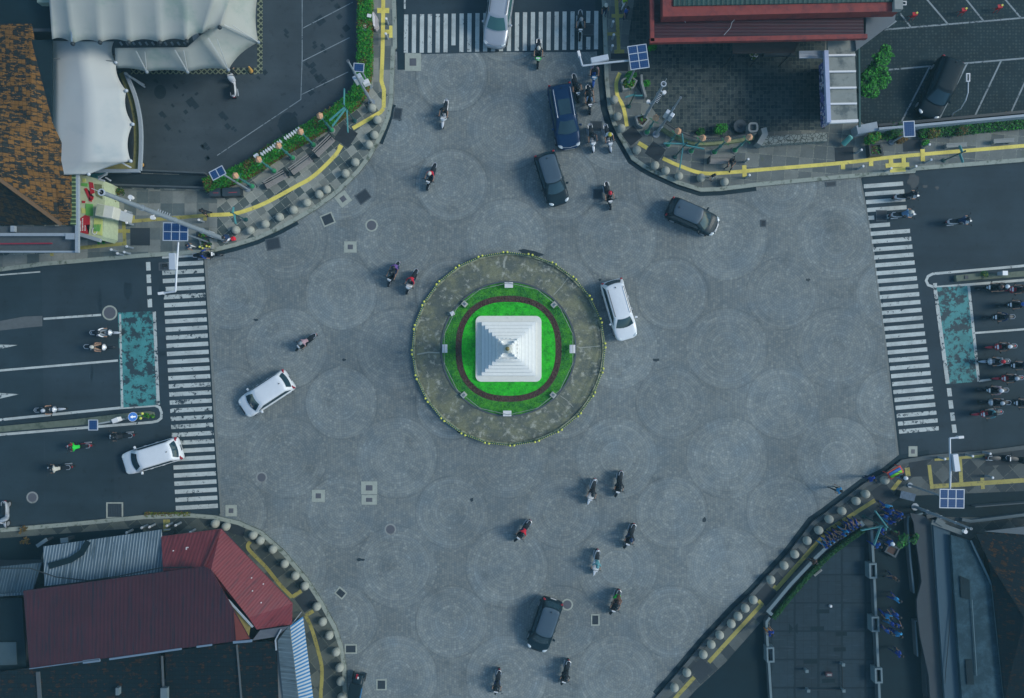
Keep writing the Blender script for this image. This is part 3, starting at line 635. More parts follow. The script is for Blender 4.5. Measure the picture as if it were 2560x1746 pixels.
# short steel bollards
m_steel = surf('steel', (.34, .38, .42), .4, .15, 6, metal=.3)
bm = B(); cyl(bm, (0, 0, 0), (0, 0, .80), .085, n=12); sp0 = obj('post', bm, m_steel, None, True)
bm = B(); cyl(bm, (0, 0, .80), (0, 0, .86), .10, .07, 12); sp1 = obj('cap', bm, m_plate, None, True); f2 = True
for lst, d in (([(971, 62), (970, 99)], 'by the yellow H at the northwest pavement'), ([(331, 534), (334, 563), (291, 579), (334, 621), (296, 629), (311, 638), (328, 635), (511, 556)], 'on the western pavement'),
               ([(1561, 39), (1528.5, 69), (1530, 101), (1527, 128)], 'by the yellow H at the northeast pavement'), ([(1860, 407), (1863, 446), (2138, 384), (2142, 424), (2211, 429), (2272, 424), (2309, 408), (2305, 371)], 'beside the long yellow strip'),
               ([(334, 1324), (371, 1312), (390, 1310), (433, 1307), (454, 1306), (490, 1323)], 'on the southwest pavement'), ([(2343, 1143), (2411, 1136), (2454, 1130), (2460, 1189)], 'on the right hand pavement')):
    for i, (px, py) in enumerate(lst):
        c = P(px, py); t = thing('steel_bollard', f'{ORD[i]} short steel bollard from the left {d}' if len(set(x for x, _ in lst)) > 0 else '', 'bollard', (c.x, c.y, PZ), 0, 'short steel bollards')
        for q in (sp0, sp1):
            o = q if f2 else q.copy()
            if not f2: C.objects.link(o)
            o.parent = t
        f2 = False
# ------------------------------------------------------------------ classic street lamps with hexagonal tops
m_lgreen = surf('lamp_green', (.045, .17, .16), .5, .15, 5); m_foot = surf('lamp_foot_green', (.03, .24, .10), .6, .3, 8); m_orange = surf('lamp_roof_orange', (.55, .30, .17), .7, .25, 9)
def classic():
    t = thing('street_lamp', '', 'street lamp')
    bm = B(); cyl(bm, (0, 0, 0), (0, 0, .10), .26, .24, 8); obj('plinth', bm, m_conc, t)
    bm = B(); cyl(bm, (0, 0, .1), (0, 0, .34), .19, .12, 14); cyl(bm, (0, 0, .34), (0, 0, .42), .15, .10, 14); obj('foot', bm, m_foot, t, True)
    bm = B(); cyl(bm, (0, 0, .4), (0, 0, 1.5), .085, .075, 12); cyl(bm, (0, 0, 1.5), (0, 0, 1.62), .12, .12, 12); cyl(bm, (0, 0, 1.62), (0, 0, 2.75), .065, .05, 12); cyl(bm, (0, 0, 2.75), (0, 0, 2.85), .11, .11, 12); obj('pole', bm, m_lgreen, t, True)
    bm = B()
    for s in (-1, 1):
        cyl(bm, (0, 0, 2.5), (0, s*.32, 2.72), .022, n=6); cyl(bm, (0, s*.32, 2.72), (0, s*.36, 2.55), .03, .015, 6)
    obj('bracket', bm, m_foot, t)
    bm = B(); cyl(bm, (0, 0, 2.85), (0, 0, 3.25), .13, .21, 6); obj('lantern', bm, surf('lantern_glass', (.45, .45, .38), .3), t)
    bm = B(); cyl(bm, (0, 0, 3.25), (0, 0, 3.31), .25, .24, 6); cyl(bm, (0, 0, 3.31), (0, 0, 3.50), .24, .05, 6); ball(bm, (0, 0, 3.53), .04); obj('lamp_roof', bm, m_orange, t)
    return t
proto = None
LP = [(831, 328), (785.5, 365), (734, 397.6), (687.5, 430), (633.5, 468)]; LQ = [(1616, 333), (1668, 364), (1725.8, 380), (1784, 382.7), (1834.8, 378)]
for lst, d in ((LP, 'along the northwest hedge, counted from the right'), (LQ, 'by the northeast railing, counted from the left')):
    for i, (px, py) in enumerate(lst):
        c = P(px, py)
        if proto is None: proto = o = classic()
        else: o = copy_tree(proto)
        o.location = (c.x, c.y, PZ); o.rotation_euler.z = math.atan2(c.y, c.x); tag(o, f'{ORD[i]} lamp with orange hexagon roof {d}', 'street lamp', 'green lamps with orange hexagon roofs')
# ------------------------------------------------------------------ signposts with finger boards
m_teal = surf('teal_board', (.07, .26, .27), .5, .15, 5); m_tdark = surf('dark_green_pole', (.018, .075, .075), .5, .15, 5)
def signpost(base, boards, label, h=3.4, name='signpost', z=PZ):
    c = P(*base); t = thing(name, label, 'signpost', (c.x, c.y, z)); bm = B()
    cyl(bm, (0, 0, 0), (0, 0, .12), .17, .12, 14); cyl(bm, (0, 0, .12), (0, 0, h+.15), .05, .04, 10); ball(bm, (0, 0, h+.17), .07); obj('pole', bm, m_tdark, t, True)
    for k, (px, py) in enumerate(boards):
        hz = h-.15-k*.28; e = P(px, py, z+hz)-Vector((c.x, c.y, 0)); e = Vector((e.x, e.y, 0)); L = e.length; a = math.atan2(e.y, e.x)
        bm = B(); box(bm, (e.x/2, e.y/2, hz), (L, .055, .22), a); box(bm, (e.x*.99, e.y*.99, hz), (.08, .07, .14), a); obj('finger_board', bm, m_teal, t)
signpost((887.6, 304), [(861, 223), (824, 302), (831, 316), (870, 331)], 'tall teal signpost with four finger boards over the northwest hedge')
signpost((1686, 394), [(1660, 359), (1759, 373), (1705, 336), (1699, 423.6)], 'teal signpost with four crossed boards beside the northeast railing')
signpost((1571, 268), [(1563.6, 244), (1605, 240)], 'small teal T shaped signpost behind the top northeast stone balls', 2.6)
signpost((616.4, 550.5), [(584, 519), (589.5, 559)], 'small teal signpost leaning over the northwest yellow strip', 2.6)
signpost((2356, 403), [(2399, 365), (2407, 406)], 'dark green signpost between the right hand concrete benches', 2.3)
signpost((2158, 1291), [(2188, 1278), (2214, 1325), (2153, 1326), (2185, 1362)], 'green signpost with long boards above the people in blue', 3.4)
# ------------------------------------------------------------------ solar panels, gantries, masts
m_cell = M('solar_cells', .2, spec=.6); _x, _y, _z = m_cell.xyz(); _g = (_x*7.0).fract().lt(.10).max((_y*7.0).fract().lt(.10)); m_cell = m_cell.out(m_cell.mix(_g, (.012, .045, .14), (.05, .10, .20)))
m_alu = surf('aluminium', (.50, .53, .58), .4, .08, 4, metal=.2)
m_pole = surf('galvanised_pole', (.26, .30, .34), .5, .12, 5, metal=.2)
def panel(t, c, u, v, nu, nv):
    """centre c (local), half vectors u and v"""
    a = math.atan2(u.y, u.x); X, Y = u.length*2, v.length*2; bm = B()
    for i in range(nu+1): q = c-u+u*2*i/nu; box(bm, (q.x, q.y, c.z), (.05, Y+.05, .05), a)
    for j in range(nv+1): q = c-v+v*2*j/nv; box(bm, (q.x, q.y, c.z+.003), (X+.05, .05, .05), a)
    obj('panel_frame', bm, m_alu, t)
    for i in range(nu):
        for j in range(nv):
            q = c-u-v+u*2*(i+.5)/nu+v*2*(j+.5)/nv; bm = B(); box(bm, (0, 0, 0), (X/nu-.07, Y/nv-.07, .03)); o = obj('solar_cell_panel', bm, m_cell, t); o.location = q; o.rotation_euler.z = a
def solar(base, pc, sizepx, rotd, nu, nv, h, label, name='solar_lamp', arm=None, board=None, cab=None, arm_end=None, cat='solar panel', z=PZ):
    b = P(*base); t = thing(name, label, cat, (b.x, b.y, z)); k = (H-h)/FPX; c = P(*pc, h+z)-Vector((b.x, b.y, z)); a = math.radians(rotd)
    u = Vector((math.cos(a), math.sin(a), 0))*sizepx[0]*k/2; v = Vector((-math.sin(a), math.cos(a), 0))*sizepx[1]*k/2
    panel(t, c, u, v, nu, nv)
    bm = B(); cyl(bm, (0, 0, 0), (0, 0, h-.35), .075, .06, 12); cyl(bm, (0, 0, h-.35), (c.x, c.y, h-.04), .04, n=8); cyl(bm, (0, 0, 0), (0, 0, .08), .2, .2, 8); obj('pole', bm, m_pole, t, True)
    if arm:
        pts = [Vector((0, 0, h-.5))]+[P(x, y, h-.25+z)-Vector((b.x, b.y, z)) for x, y in arm]; bm = B(); tube(bm, pts, .065, 10); obj('arm', bm, m_alu, t, True)
        e = pts[-1]; d = (pts[-1]-pts[-2]).normalized(); bm = B(); box(bm, e+d*.15, (.38, .18, .14), math.atan2(d.y, d.x), bev=.02); obj('camera', bm, m_plate, t); bm = B(); ball(bm, e+Vector((0, 0, -.12)), .11); obj('camera_dome', bm, m_alu, t, 'all')
    if board:
        (x0, y0), (x1, y1), wd = board; A = P(x0, y0, h-.2+z)-Vector((b.x, b.y, z)); D = P(x1, y1, h-.2+z)-Vector((b.x, b.y, z)); m = (A+D)/2; L = (D-A).length; aa = math.atan2((D-A).y, (D-A).x)
        bm = B(); box(bm, (m.x, m.y, h-.15), (L, wd, .30), aa, bev=.02); obj('sign_box', bm, m_alu, t)
    if cab:
        q = P(*cab, h*.6+z)-Vector((b.x, b.y, z)); bm = B(); box(bm, (q.x*.9, q.y*.9, h*.6), (.45, .3, .5), .4, bev=.02); obj('control_box', bm, m_plate, t)
solar((622, 475), (544, 433), (36, 22), 28, 2, 1, 5.4, 'pole with two tilted blue solar panels above the northwest hedge end')
solar((926, 219), (897, 169.5), (25, 20), -4, 1, 1, 3.9, 'small single solar panel beside the upper northwest hedge', cab=(917, 210))
solar((525, 607), (439, 580), (61, 44), -1, 3, 2, 5.3, 'signal gantry with six solar panels over the western crossing', 'signal_gantry', arm=[(446, 606), (441, 690), (439, 729), (408, 733)], board=((433, 634), (434, 675), .42), cat='gantry')
solar((1568, 216), (1596, 143), (46, 58), 8, 2, 3, 5.2, 'signal gantry with six solar panels beside the northern crossing', 'signal_gantry', arm=[(1572, 152), (1520, 157), (1456, 165), (1449, 140)], board=((1477, 154), (1520, 145), .36), cat='gantry')
solar((2271, 1212), (2379.6, 1247), (60, 46), -1, 3, 2, 5.6, 'signal gantry with six dark solar panels on the right hand pavement', 'signal_gantry', arm=[(2375, 1222), (2376, 1180), (2374, 1096), (2396, 1094)], board=((2384, 1135), (2390, 1178), .36), cat='gantry')
solar((338, 1043), (233, 1063), (22, 25), 0, 1, 1, 5.2, 'single blue solar panel on a pole over the left median', cab=(294, 1050))
solar((2225, 358), (2272.6, 323), (27, 38), 3, 1, 1, 2.7, 'upright single solar panel before the car park wall')
def mast(base, h, topr, label, boxz=None, cams=(), basr=.11, name='lamp_mast', ring=False, boxs=(.62, .95, .3), lattice=False):
    b = P(*base); t = thing(name, label, 'mast', (b.x, b.y, PZ), math.atan2(b.y, b.x)); bm = B(); cyl(bm, (0, 0, 0), (0, 0, .06), .28, .28, 8)
    n = 4; zz = [h*i/n for i in range(n+1)]
    for i in range(n):
        ra = basr+(topr-basr)*i/n; cyl(bm, (0, 0, zz[i]), (0, 0, zz[i+1]), ra, basr+(topr-basr)*(i+1)/n, 12); cyl(bm, (0, 0, zz[i+1]-.06), (0, 0, zz[i+1]), ra*1.2, n=12)
    obj('pole', bm, m_pole, t, True)
    if boxz: bm = B(); box(bm, (.12, .0, boxz), (boxs[2], boxs[0], boxs[1]), bev=.04); obj('signal_box', bm, m_alu, t); bm = B(); box(bm, (.28, 0, boxz+.1), (.03, boxs[0]*.8, boxs[1]*.6)); obj('solar_face', bm, surf('grey_blue_face', (.22, .28, .36), .3), t)
    for i, cz in enumerate(cams):
        s = 1 if i % 2 else -1; bm = B(); cyl(bm, (0, 0, cz), (0, s*.32, cz+.05), .04, n=8); cyl(bm, (0, s*.32, cz+.12), (0, s*.32, cz-.1), .13, .11, 14); ball(bm, (0, s*.32, cz-.1), .11); obj('camera', bm, m_plate, t, True)
    if ring:
        bm = B(); ribbon(bm, [(.16*math.cos(a*.5236), .16*math.sin(a*.5236)) for a in range(12)], .05, h, .06, True); cyl(bm, (0, 0, h), (0, 0, h+.9), .015, n=6); obj('antenna', bm, m_alu, t)
        for i in range(6): bm = B(); box(bm, (0, -.16, h*.55+i*.28), (.03, .25, .03)); obj('step', bm, m_alu, t)
    return t
mast((930, 258.5), 7.5, .06, 'grey mast with a big signal box at the northwest kerb corner', 4.2)
mast((1639, 338), 7.6, .05, 'mast with pale top and signal box by the northeast railing', 3.9)
mast((1609, 298), 6.7, .07, 'grey camera mast with ring top near the northeast sett courtyard', None, (5.6, 3.0), ring=True)
mast((565, 600), 15.6, .12, 'very tall grey camera mast leaning over the western pavement', 2.2, (13.0, 10.2), .17, ring=True, boxs=(.4, .5, .3))
mast((2284, 1266), 6.4, .06, 'dark slim mast beside the roofs at lower right', None, (5.9,))
# ------------------------------------------------------------------ hedge and white letters
def hedge(line, wd, h, n, label, mats):
    t = thing('hedge', label, 'hedge', (*XY([line[0]])[0], PZ)); o0 = t.location.copy()
    pts = [p-o0.xy for p in smoothline(XY(line), 5)]; bm = B(); ribbon(bm, pts, wd*.84, 0, h*.82); obj('trunk', bm, mats[2], t)
    seg = [(a, b, (b-a).length) for a, b in zip(pts, pts[1:])]; tot = sum(s[2] for s in seg); bm = B()
    for _ in range(n):
        q = R.random()*tot
        for a, b, L in seg:
            if q <= L: break
            q -= L
        d = (b-a).normalized(); m = a+d*q; nn = Vector((-d.y, d.x)); k = R.uniform(-1, 1); wob = 1+.18*mnoise.noise(Vector((m.x*1.3, m.y*1.3, 3))); off = k*wd/2*wob
        z = h*(1-.25*abs(k)**4)*R.uniform(.82, 1.06) if abs(k) < .92 else R.uniform(.1, h); nv = mnoise.noise(Vector((m.x*1.1+off, m.y*1.1, 0)))
        leaf(bm, (m.x+nn.x*off, m.y+nn.y*off, z), .07, 2 if nv > .22 and R.random() < .55 else (1 if R.random() < .07 else 0), .9)
    obj('crown', bm, mats, t); return t
hedge([(918, -60), (918, 60), (917, 150), (914, 205), (899, 245), (858, 283), (815, 313), (760, 347), (699, 383), (655, 412), (622, 433), (585, 449), (548, 463), (524, 470)], 1.12, .95, 19000, 'long clipped green hedge curving around the northwest parking courtyard', [m_leaf, m_leaf2, m_rust])
m_lett = surf('white_letter', (.75, .75, .75), .6, .05, 4)
t = thing('letter_sign', 'row of small white standing letters on top of the northwest hedge', 'sign', (*P(715, 367).xy, PZ+.95)); L0 = P(667, 399); L1 = P(764, 334); d = (L1-L0); dn = d.normalized(); a = math.atan2(d.y, d.x); n = 17
for i in range(n):
    if i == 9: continue
    c = L0.lerp(L1, (i+.5)/n)-P(715, 367); bm = B(); s = R.uniform(.12, .17)
    box(bm, (c.x, c.y, .12), (s, .09, .26), a); box(bm, (c.x-dn.y*.06, c.y+dn.x*.06, .2), (s*.5, .14, .08), a+R.uniform(-.4, .4)); box(bm, (c.x+dn.y*.07, c.y-dn.x*.07, .08), (s*.35, .12, .08), a+R.uniform(-.4, .4)); obj('letter', bm, m_lett, t)
bm = B(); c = (P(664, 399)-P(715, 367)); box(bm, (c.x-.25, c.y-.05, .15), (.34, .14, .25), a); obj('letter', bm, m_lett, t)
bm = B()
for _ in range(150):
    px, py = R.uniform(380, 880), R.uniform(-20, 425)
    if px > 640 and py > 420-(px-560)*.75: continue
    if px < 650 and py < 195 or (px < 720 and R.random() < .3) : continue
    if mnoise.noise(Vector((px*.012, py*.012, 5))) < -.12: continue
    s_ = R.choice((7, 9, 12, 17))*R.uniform(.8, 1.3); sheet(bm, sq(px, py, s_, s_*R.uniform(.5, 1.1), math.radians(R.choice((38, 40, -50)))), PZ+.0095)
    if R.random() < .4: sheet(bm, sq(px+s_*.6, py+s_*.5, s_*.7, s_*.6, math.radians(36)), PZ+.0098)
for px, py, r in ((722, 312, 25), (403, 232, 15)):
    c = P(px, py); sheet(bm, [(c.x+r/33.6*(1+.2*mnoise.noise(Vector((a, r, 1))))*math.cos(a*.45), c.y+r*1.2/33.6*(1+.2*mnoise.noise(Vector((a, r, 2))))*math.sin(a*.45)) for a in range(14)], PZ+.0092)
struct('replaced_slabs', bm, surf('dark_slab', (.016, .030, .040), .85, .4, 4))
# ------------------------------------------------------------------ benches and small street furniture
m_wood = surf('grey_wood', (.30, .27, .25), .8, .25, 9); m_black = surf('black_metal', (.018, .026, .032), .5, .2, 5)
def slat_bench(px, py, L, wd, a, label, back=True):
    c = P(px, py, .5); t = thing('park_bench', label, 'bench', (c.x, c.y, PZ), a, 'park benches'); n = 4
    bm = B()
    for i in range(n): box(bm, (0, -wd/2+wd*.62*(i+.5)/n, .44), (L, wd*.62/n*.72, .04))
    obj('seat', bm, m_wood, t); bm = B()
    for i in range(2): box(bm, (0, wd*.22+i*.09, .58+i*.16), (L, .035, .09))
    obj('backrest', bm, m_wood, t)
    for s in (-1, 1):
        bm = B(); box(bm, (s*(L/2+.02), 0, .22), (.06, wd*.7, .44)); box(bm, (s*(L/2+.02), -wd*.05, .62), (.06, wd*.75, .04)); box(bm, (s*(L/2+.02), wd*.27, .6), (.05, .05, .4)); obj('side_frame', bm, m_black, t)
slat_bench(811, 366, 1.75, .62, math.radians(44), 'slatted bench nearest the dark square plate on the northwest corner')
slat_bench(753, 413, 1.75, .62, math.radians(36), 'middle slatted bench between the green lamps on the northwest corner')
slat_bench(690, 450, 1.75, .62, math.radians(29), 'leftmost slatted bench in front of the northwest hedge')
slat_bench(1803, 400, 1.75, .62, 0, 'slatted bench with a person sitting on it by the northeast railing')
def conc_bench(px, py, label):
    c = P(px, py, .5); t = thing('concrete_bench', label, 'bench', (c.x, c.y, PZ), math.radians(3)); bm = B(); box(bm, (0, .12, .44), (1.5, .07, .07)); box(bm, (0, -.12, .44), (1.5, .07, .07)); box(bm, (0, 0, .41), (1.5, .18, .04)); obj('seat', bm, m_conc, t)
    for s in (-1, 1): bm = B(); box(bm, (s*.6, 0, .2), (.14, .3, .4)); obj('leg', bm, m_conc, t)
conc_bench(2390, 364, 'pale concrete bench left of the dark green signpost'); conc_bench(2508, 353, 'pale concrete bench at the far right of the northeast pavement')
def planter(poly, label, h=.5, m=None, fill=None, leaves=0, name='planter', lm=None):
    q = XY(poly); c = sum(q, Vector((0, 0)))/len(q); t = thing(name, label, 'planter', (c.x, c.y, PZ)); loc = [p-c for p in q]
    bm = B(); ribbon(bm, loc, .12, 0, h, True); obj('rim', bm, m or m_conc, t); bm = B(); sheet(bm, loc, h*.7); obj('soil', bm, m_soil, t)
    if leaves:
        bm = B(); r = max(p.length for p in loc)*.8; crown(bm, (0, 0, h), r, leaves, .09, 3, .4); obj('plants', bm, lm or [m_leaf, m_leaf2, m_leaf3], t)
planter([(1552, 209), (1570, 196), (1588, 210), (1580, 226), (1556, 231)], 'small concrete planter with green plants under the northern gantry', .45, leaves=260)
planter([(1587, 298), (1605, 292), (1618, 305), (1604, 322), (1592, 315)], 'small concrete planter at the foot of the northeast camera mast', .4, leaves=30)
planter([(506, 602), (532, 598), (536, 623), (512, 624)], 'concrete planter with yellow flowers at the west crossing corner', .35, leaves=40, lm=[m_leaf3, m_leaf2, m_leaf3])
planter([(2163, 369), (2190, 366), (2196, 392), (2166, 395)], 'dark planter box with yellow edges below the right hand bush', .5, m_black, leaves=40)
planter([(500, 586), (532, 582), (534, 597), (502, 600)], 'low dark planter box under the tall camera mast', .4, m_black, leaves=60)
def black_box(px, py, w_, h_, a, label):
    c = P(px, py, .7); t = thing('utility_cabinet', label, 'cabinet', (c.x, c.y, PZ), a); bm = B(); box(bm, (0, 0, .35), (w_, h_, .7), bev=.03); obj('housing', bm, m_black, t); bm = B(); box(bm, (0, 0, .71), (w_*1.03, h_*1.04, .03)); obj('lid', bm, surf('cabinet_lid', (.04, .055, .065), .45), t)
    bm = B(); box(bm, (w_*.1, -h_*.1, .728), (w_*.5, .035, .006)); obj('stripe', bm, surf('red_stripe', (.45, .03, .05)), t)
black_box(539, 482, .78, .58, .02, 'left black cabinet below the northwest hedge end'); black_box(580, 481, 1.25, .58, .05, 'long right black cabinet with red stripe below the hedge end')
# white info boxes and curved pale seat at the top of the northwest pavement
c = P(924, 42, 1.0); t = thing('info_board', 'small white information board on two dark posts beside the hedge', 'sign', (c.x, c.y, PZ)); bm = B(); box(bm, (0, 0, 1.0), (.30, .24, .05), -.2); obj('board', bm, m_plate, t); bm = B(); cyl(bm, (-.2, -.1, 0), (-.2, -.1, 1.0), .02); cyl(bm, (.1, -.1, 0), (.1, -.1, 1.0), .02); obj('post', bm, m_black, t)
c = P(913, 72, .8); t = thing('meter_box', 'grey white meter box with yellow side in the hedge', 'box', (c.x, c.y, PZ), -.15); bm = B(); box(bm, (0, 0, .45), (.30, .45, .9), bev=.03); obj('housing', bm, m_plate, t); bm = B(); box(bm, (-.18, .06, .8), (.07, .12, .1)); obj('handle', bm, m_yball, t)
t = thing('pale_sculpture', 'long pale curved stone seat between hedge and yellow strip', 'seat', (*P(942, 60).xy, PZ)); bm = B(); c0 = P(942, 60).xy
prism(bm, [p-c0 for p in XY([(936, 38), (940, 42), (947, 52), (949, 75), (943, 82), (939, 81), (936, 66)])], 0, .42); obj('seat', bm, surf('pale_pink_stone', (.40, .36, .36), .8, .35, 6), t); bm = B(); prism(bm, [p-c0 for p in XY([(936, 40), (940, 50), (941, 78), (938, 76), (936, 60)])], .42, .62); obj('backrest', bm, m_plate, t)
# traffic cones / trash
for px, py, l in ((353, 412, 'orange topped black tyre bollard beside the white tent corner'), (626, 177, 'orange cone at the corner of the patterned border')):
    c = P(px, py, .3); t = thing('traffic_cone', l, 'cone', (c.x, c.y, PZ)); bm = B(); cyl(bm, (0, 0, .05), (.12, .05, .75), .17, .05, 14); obj('cone', bm, surf('orange_cone', (.62, .34, .08)), t, True); bm = B(); cyl(bm, (0, 0, 0), (0, 0, .06), .24, .22, 12); obj('base', bm, m_black, t)
for i, (px, py) in enumerate(((2283, 42), (2405.6, 31), (2495, 23))):
    c = P(px, py, .5); t = thing('parking_barrier', f'{("left", "middle", "right")[i]} red folding barrier with yellow flag in the car park row', 'barrier', (c.x, c.y, PZ), .1, 'red barriers in the car park'); mr = surf('red_plastic', (.50, .012, .02), .4)
    bm = B(); box(bm, (0, 0, .45), (.34, .06, .34)); box(bm, (0, .1, .62), (.36, .2, .03)); obj('board', bm, mr, t)
    for s in (-1, 1): bm = B(); cyl(bm, (s*.14, -.12, 0), (s*.14, .02, .6), .015); cyl(bm, (s*.14, .2, 0), (s*.14, .02, .6), .015); obj('leg', bm, mr, t)
    bm = B(); box(bm, (.12, .12, .66), (.14, .12, .05), .5); obj('flag', bm, m_yball, t)
# ------------------------------------------------------------------ buildings
m_wall = surf('plaster_wall', (.16, .17, .17), .9, .2, 2); m_wall_d = surf('dark_plaster', (.035, .045, .055), .9, .3, 2)
def corr(name, col, a, per=.30, var=.25, dirt=None, rough=.55, hi=None, thr=(.5, .65)):
    m = M(name, rough, spec=.4).rot(a); x, y, z = m.xyz(); f = ((x/per).fract()-.5).abs()*2.0; n = m.noise(.6, 5, .65); f2 = m.noise(1, 5, .7, 9, .35)
    c = m.mix(f.ss(.55, .95), col, hi or tuple(q*1.35 for q in col))  # lighter crest colour paints the highlight on each rib
    if dirt: c = m.mix(f2.ss(*thr), c, dirt)
    return m.out(m.scale(c, n*var*2+1-var), f, .5, .03)
m_maroon = corr('maroon_sheet', (.046, .011, .018), math.radians(3), .26, .4, (.016, .012, .020), hi=(.055, .014, .020))
m_redN = corr('red_sheet', (.150, .024, .030), math.radians(5), .26, .3, (.07, .015, .022), hi=(.19, .036, .040))
m_redE = corr('red_sheet_right', (.165, .026, .034), math.radians(-50+90), .2, .3, (.09, .020, .028), hi=(.18, .03, .036))
m_greyc = corr('grey_corrugated', (.085, .13, .17), 0, .21, .3, (.05, .08, .095), hi=(.34, .39, .41))
m_greyc2 = corr('dim_corrugated', (.04, .07, .095), math.radians(2), .21, .4, (.02, .04, .05), hi=(.12, .16, .18))
m_palec = corr('pale_corrugated', (.085, .12, .14), math.radians(95), .3, .2, (.05, .07, .08))
def tiles(name, col, dark, a, lo=.47, hi=.53, sx=1.6, sy=4.2):
    m = M(name, .85, spec=.25).rot(a); x, y, z = m.xyz(); f = (x/.22).fract(); g = (y/.30).fract(); n = m.noise(1.5, 3, .8, sx, sy); big = m.noise(.35, 4)
    v = m.wn((x/.22).floor(), (y/.30).floor(), z*0.0)
    c = m.mix((n+v*.22-.11).ss(lo, hi), col, dark); c = m.scale(c, (v*.35+.75)*(big*.7+.65))
    return m.out(m.scale(c, (g.lt(.16)*-.45+1.0)*(f.lt(.14)*-.25+1.0)), f+g*.7, .8, .05)
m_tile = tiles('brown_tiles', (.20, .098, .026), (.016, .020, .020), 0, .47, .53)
m_tile_d = tiles('shaded_brown_tiles', (.060, .038, .018), (.010, .016, .018), .25, .46, .54)  # slope shade painted as a darker copy of the brown tile
m_tile_k = tiles('blackened_tiles', (.060, .026, .012), (.002, .012, .018), 0, .34, .40)
m_tile_o = tiles('orange_dark_tiles', (.085, .036, .010), (.002, .012, .019), .35, .36, .43)
m_navy = asphalt('navy_dark', (.002, .014, .021)); m_fascia = surf('pale_fascia', (.30, .34, .38), .7, .15, 4)
def building(name, label, wall, z, wm=m_wall_d, cat='building'):
    q = XY(wall, z); c = sum(q, Vector((0, 0)))/len(q); t = thing(name, label, cat, (c.x, c.y, 0)); bm = B(); prism(bm, [p-c for p in q], 0, z-.12); obj('walls', bm, wm, t); return t
def face(bm, pts, t, th=.10, mi=0):
    """thick roof panel; pts = (px,py,z)"""
    q = [P(a, b, z)-t.location for a, b, z in pts]; n0 = len(bm.faces)
    hi = [bm.verts.new(v) for v in q]; lo = [bm.verts.new(v-Vector((0, 0, th))) for v in q]
    f = bm.faces.new(hi); g = bm.faces.new(lo[::-1])
    for i in range(len(q)): bm.faces.new((lo[i], lo[(i+1) % len(q)], hi[(i+1) % len(q)], hi[i]))
    fixmi(bm, n0, mi); bmesh.ops.triangulate(bm, faces=[f, g])
def bar(bm, a, b, t, wd=.12, hh=.12):
    A = P(*a)-t.location; D = P(*b)-t.location; m = (A+D)/2; d = D-A; L = d.length
    Mx = Matrix.Translation(m) @ d.to_track_quat('X', 'Z').to_matrix().to_4x4() @ Matrix.Diagonal((L, wd, hh, 1)); bmesh.ops.create_cube(bm, size=1, matrix=Mx)
# --- northwest: brown tiled roof
t = building('tiled_house', 'large brown tiled hip roof house at the left edge under the white tent', [(-300, 130), (120, 130), (120, 520), (-300, 520)], 4.2)
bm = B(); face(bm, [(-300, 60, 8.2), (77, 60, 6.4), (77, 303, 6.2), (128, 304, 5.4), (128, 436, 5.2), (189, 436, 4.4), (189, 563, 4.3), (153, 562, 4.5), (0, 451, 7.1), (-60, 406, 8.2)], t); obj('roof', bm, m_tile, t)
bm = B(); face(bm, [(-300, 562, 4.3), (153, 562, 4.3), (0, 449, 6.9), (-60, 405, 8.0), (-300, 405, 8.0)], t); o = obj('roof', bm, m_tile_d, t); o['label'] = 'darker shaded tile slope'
bm = B(); face(bm, [(77, 100, 6.3), (130, 100, 6.0), (130, 304, 5.3), (77, 304, 6.0)], t); obj('side_roof', bm, m_navy, t)
bm = B(); bar(bm, (153, 562, 4.6), (-60, 405, 8.2), t, .22, .14); obj('hip_ridge', bm, surf('ridge_tiles', (.14, .08, .04), .8, .4, 9), t)
bm = B(); bar(bm, (183, 436, 4.5), (183, 563, 4.4), t, .34, .06); obj('mossy_edge', bm, corr('mossy_edge', (.04, .07, .03), math.pi/2, .28, .3, hi=(.25, .33, .14)), t)
bm = B(); bar(bm, (194, 430, 4.4), (194, 632, 4.2), t, .22, .2); obj('gutter', bm, m_fascia, t); bm = B(); bar(bm, (-300, 587, 4.2), (192, 587, 4.2), t, .2, .14); obj('gutter', bm, m_fascia, t); bm = B(); bar(bm, (-300, 630, 3.9), (194, 630, 3.9), t, .12, .2); obj('gutter', bm, m_fascia, t)
bm = B(); face(bm, [(-300, 566, 4.0), (192, 566, 4.0), (192, 630, 3.7), (-300, 630, 3.7)], t); obj('flat_ledge', bm, m_conc_d, t)
bm = B(); bar(bm, (-300, 612, 4.0), (130, 609, 4.0), t, .09, .1); obj('red_trim', bm, surf('red_trim', (.25, .02, .04)), t); bm = B(); box(bm, P(34, 573, 4.2)-t.location, (.26, .4, .25)); obj('vent_box', bm, m_fascia, t); bm = B(); box(bm, P(178, 592, 4.2)-t.location, (.6, .4, .3)); obj('vent_box', bm, m_fascia, t)
t = building('dark_roof_house', 'dark flat roofed building in the top left corner behind the tent', [(-300, -400), (100, -400), (100, 40), (-300, 40)], 6)
bm = B(); face(bm, [(-300, -400, 6), (132, -400, 6), (132, 76, 6), (-300, 76, 6)], t, .3); obj('roof', bm, m_navy, t); bm = B(); bar(bm, (-200, 78, 6.1), (128, 76, 6.1), t, .2, .1); obj('gutter', bm, m_wall_d, t); bm = B(); box(bm, P(122, 5, 6.5)-t.location, (1.2, .34, .5)); obj('water_tank', bm, surf('tank_green', (.20, .26, .22)), t)
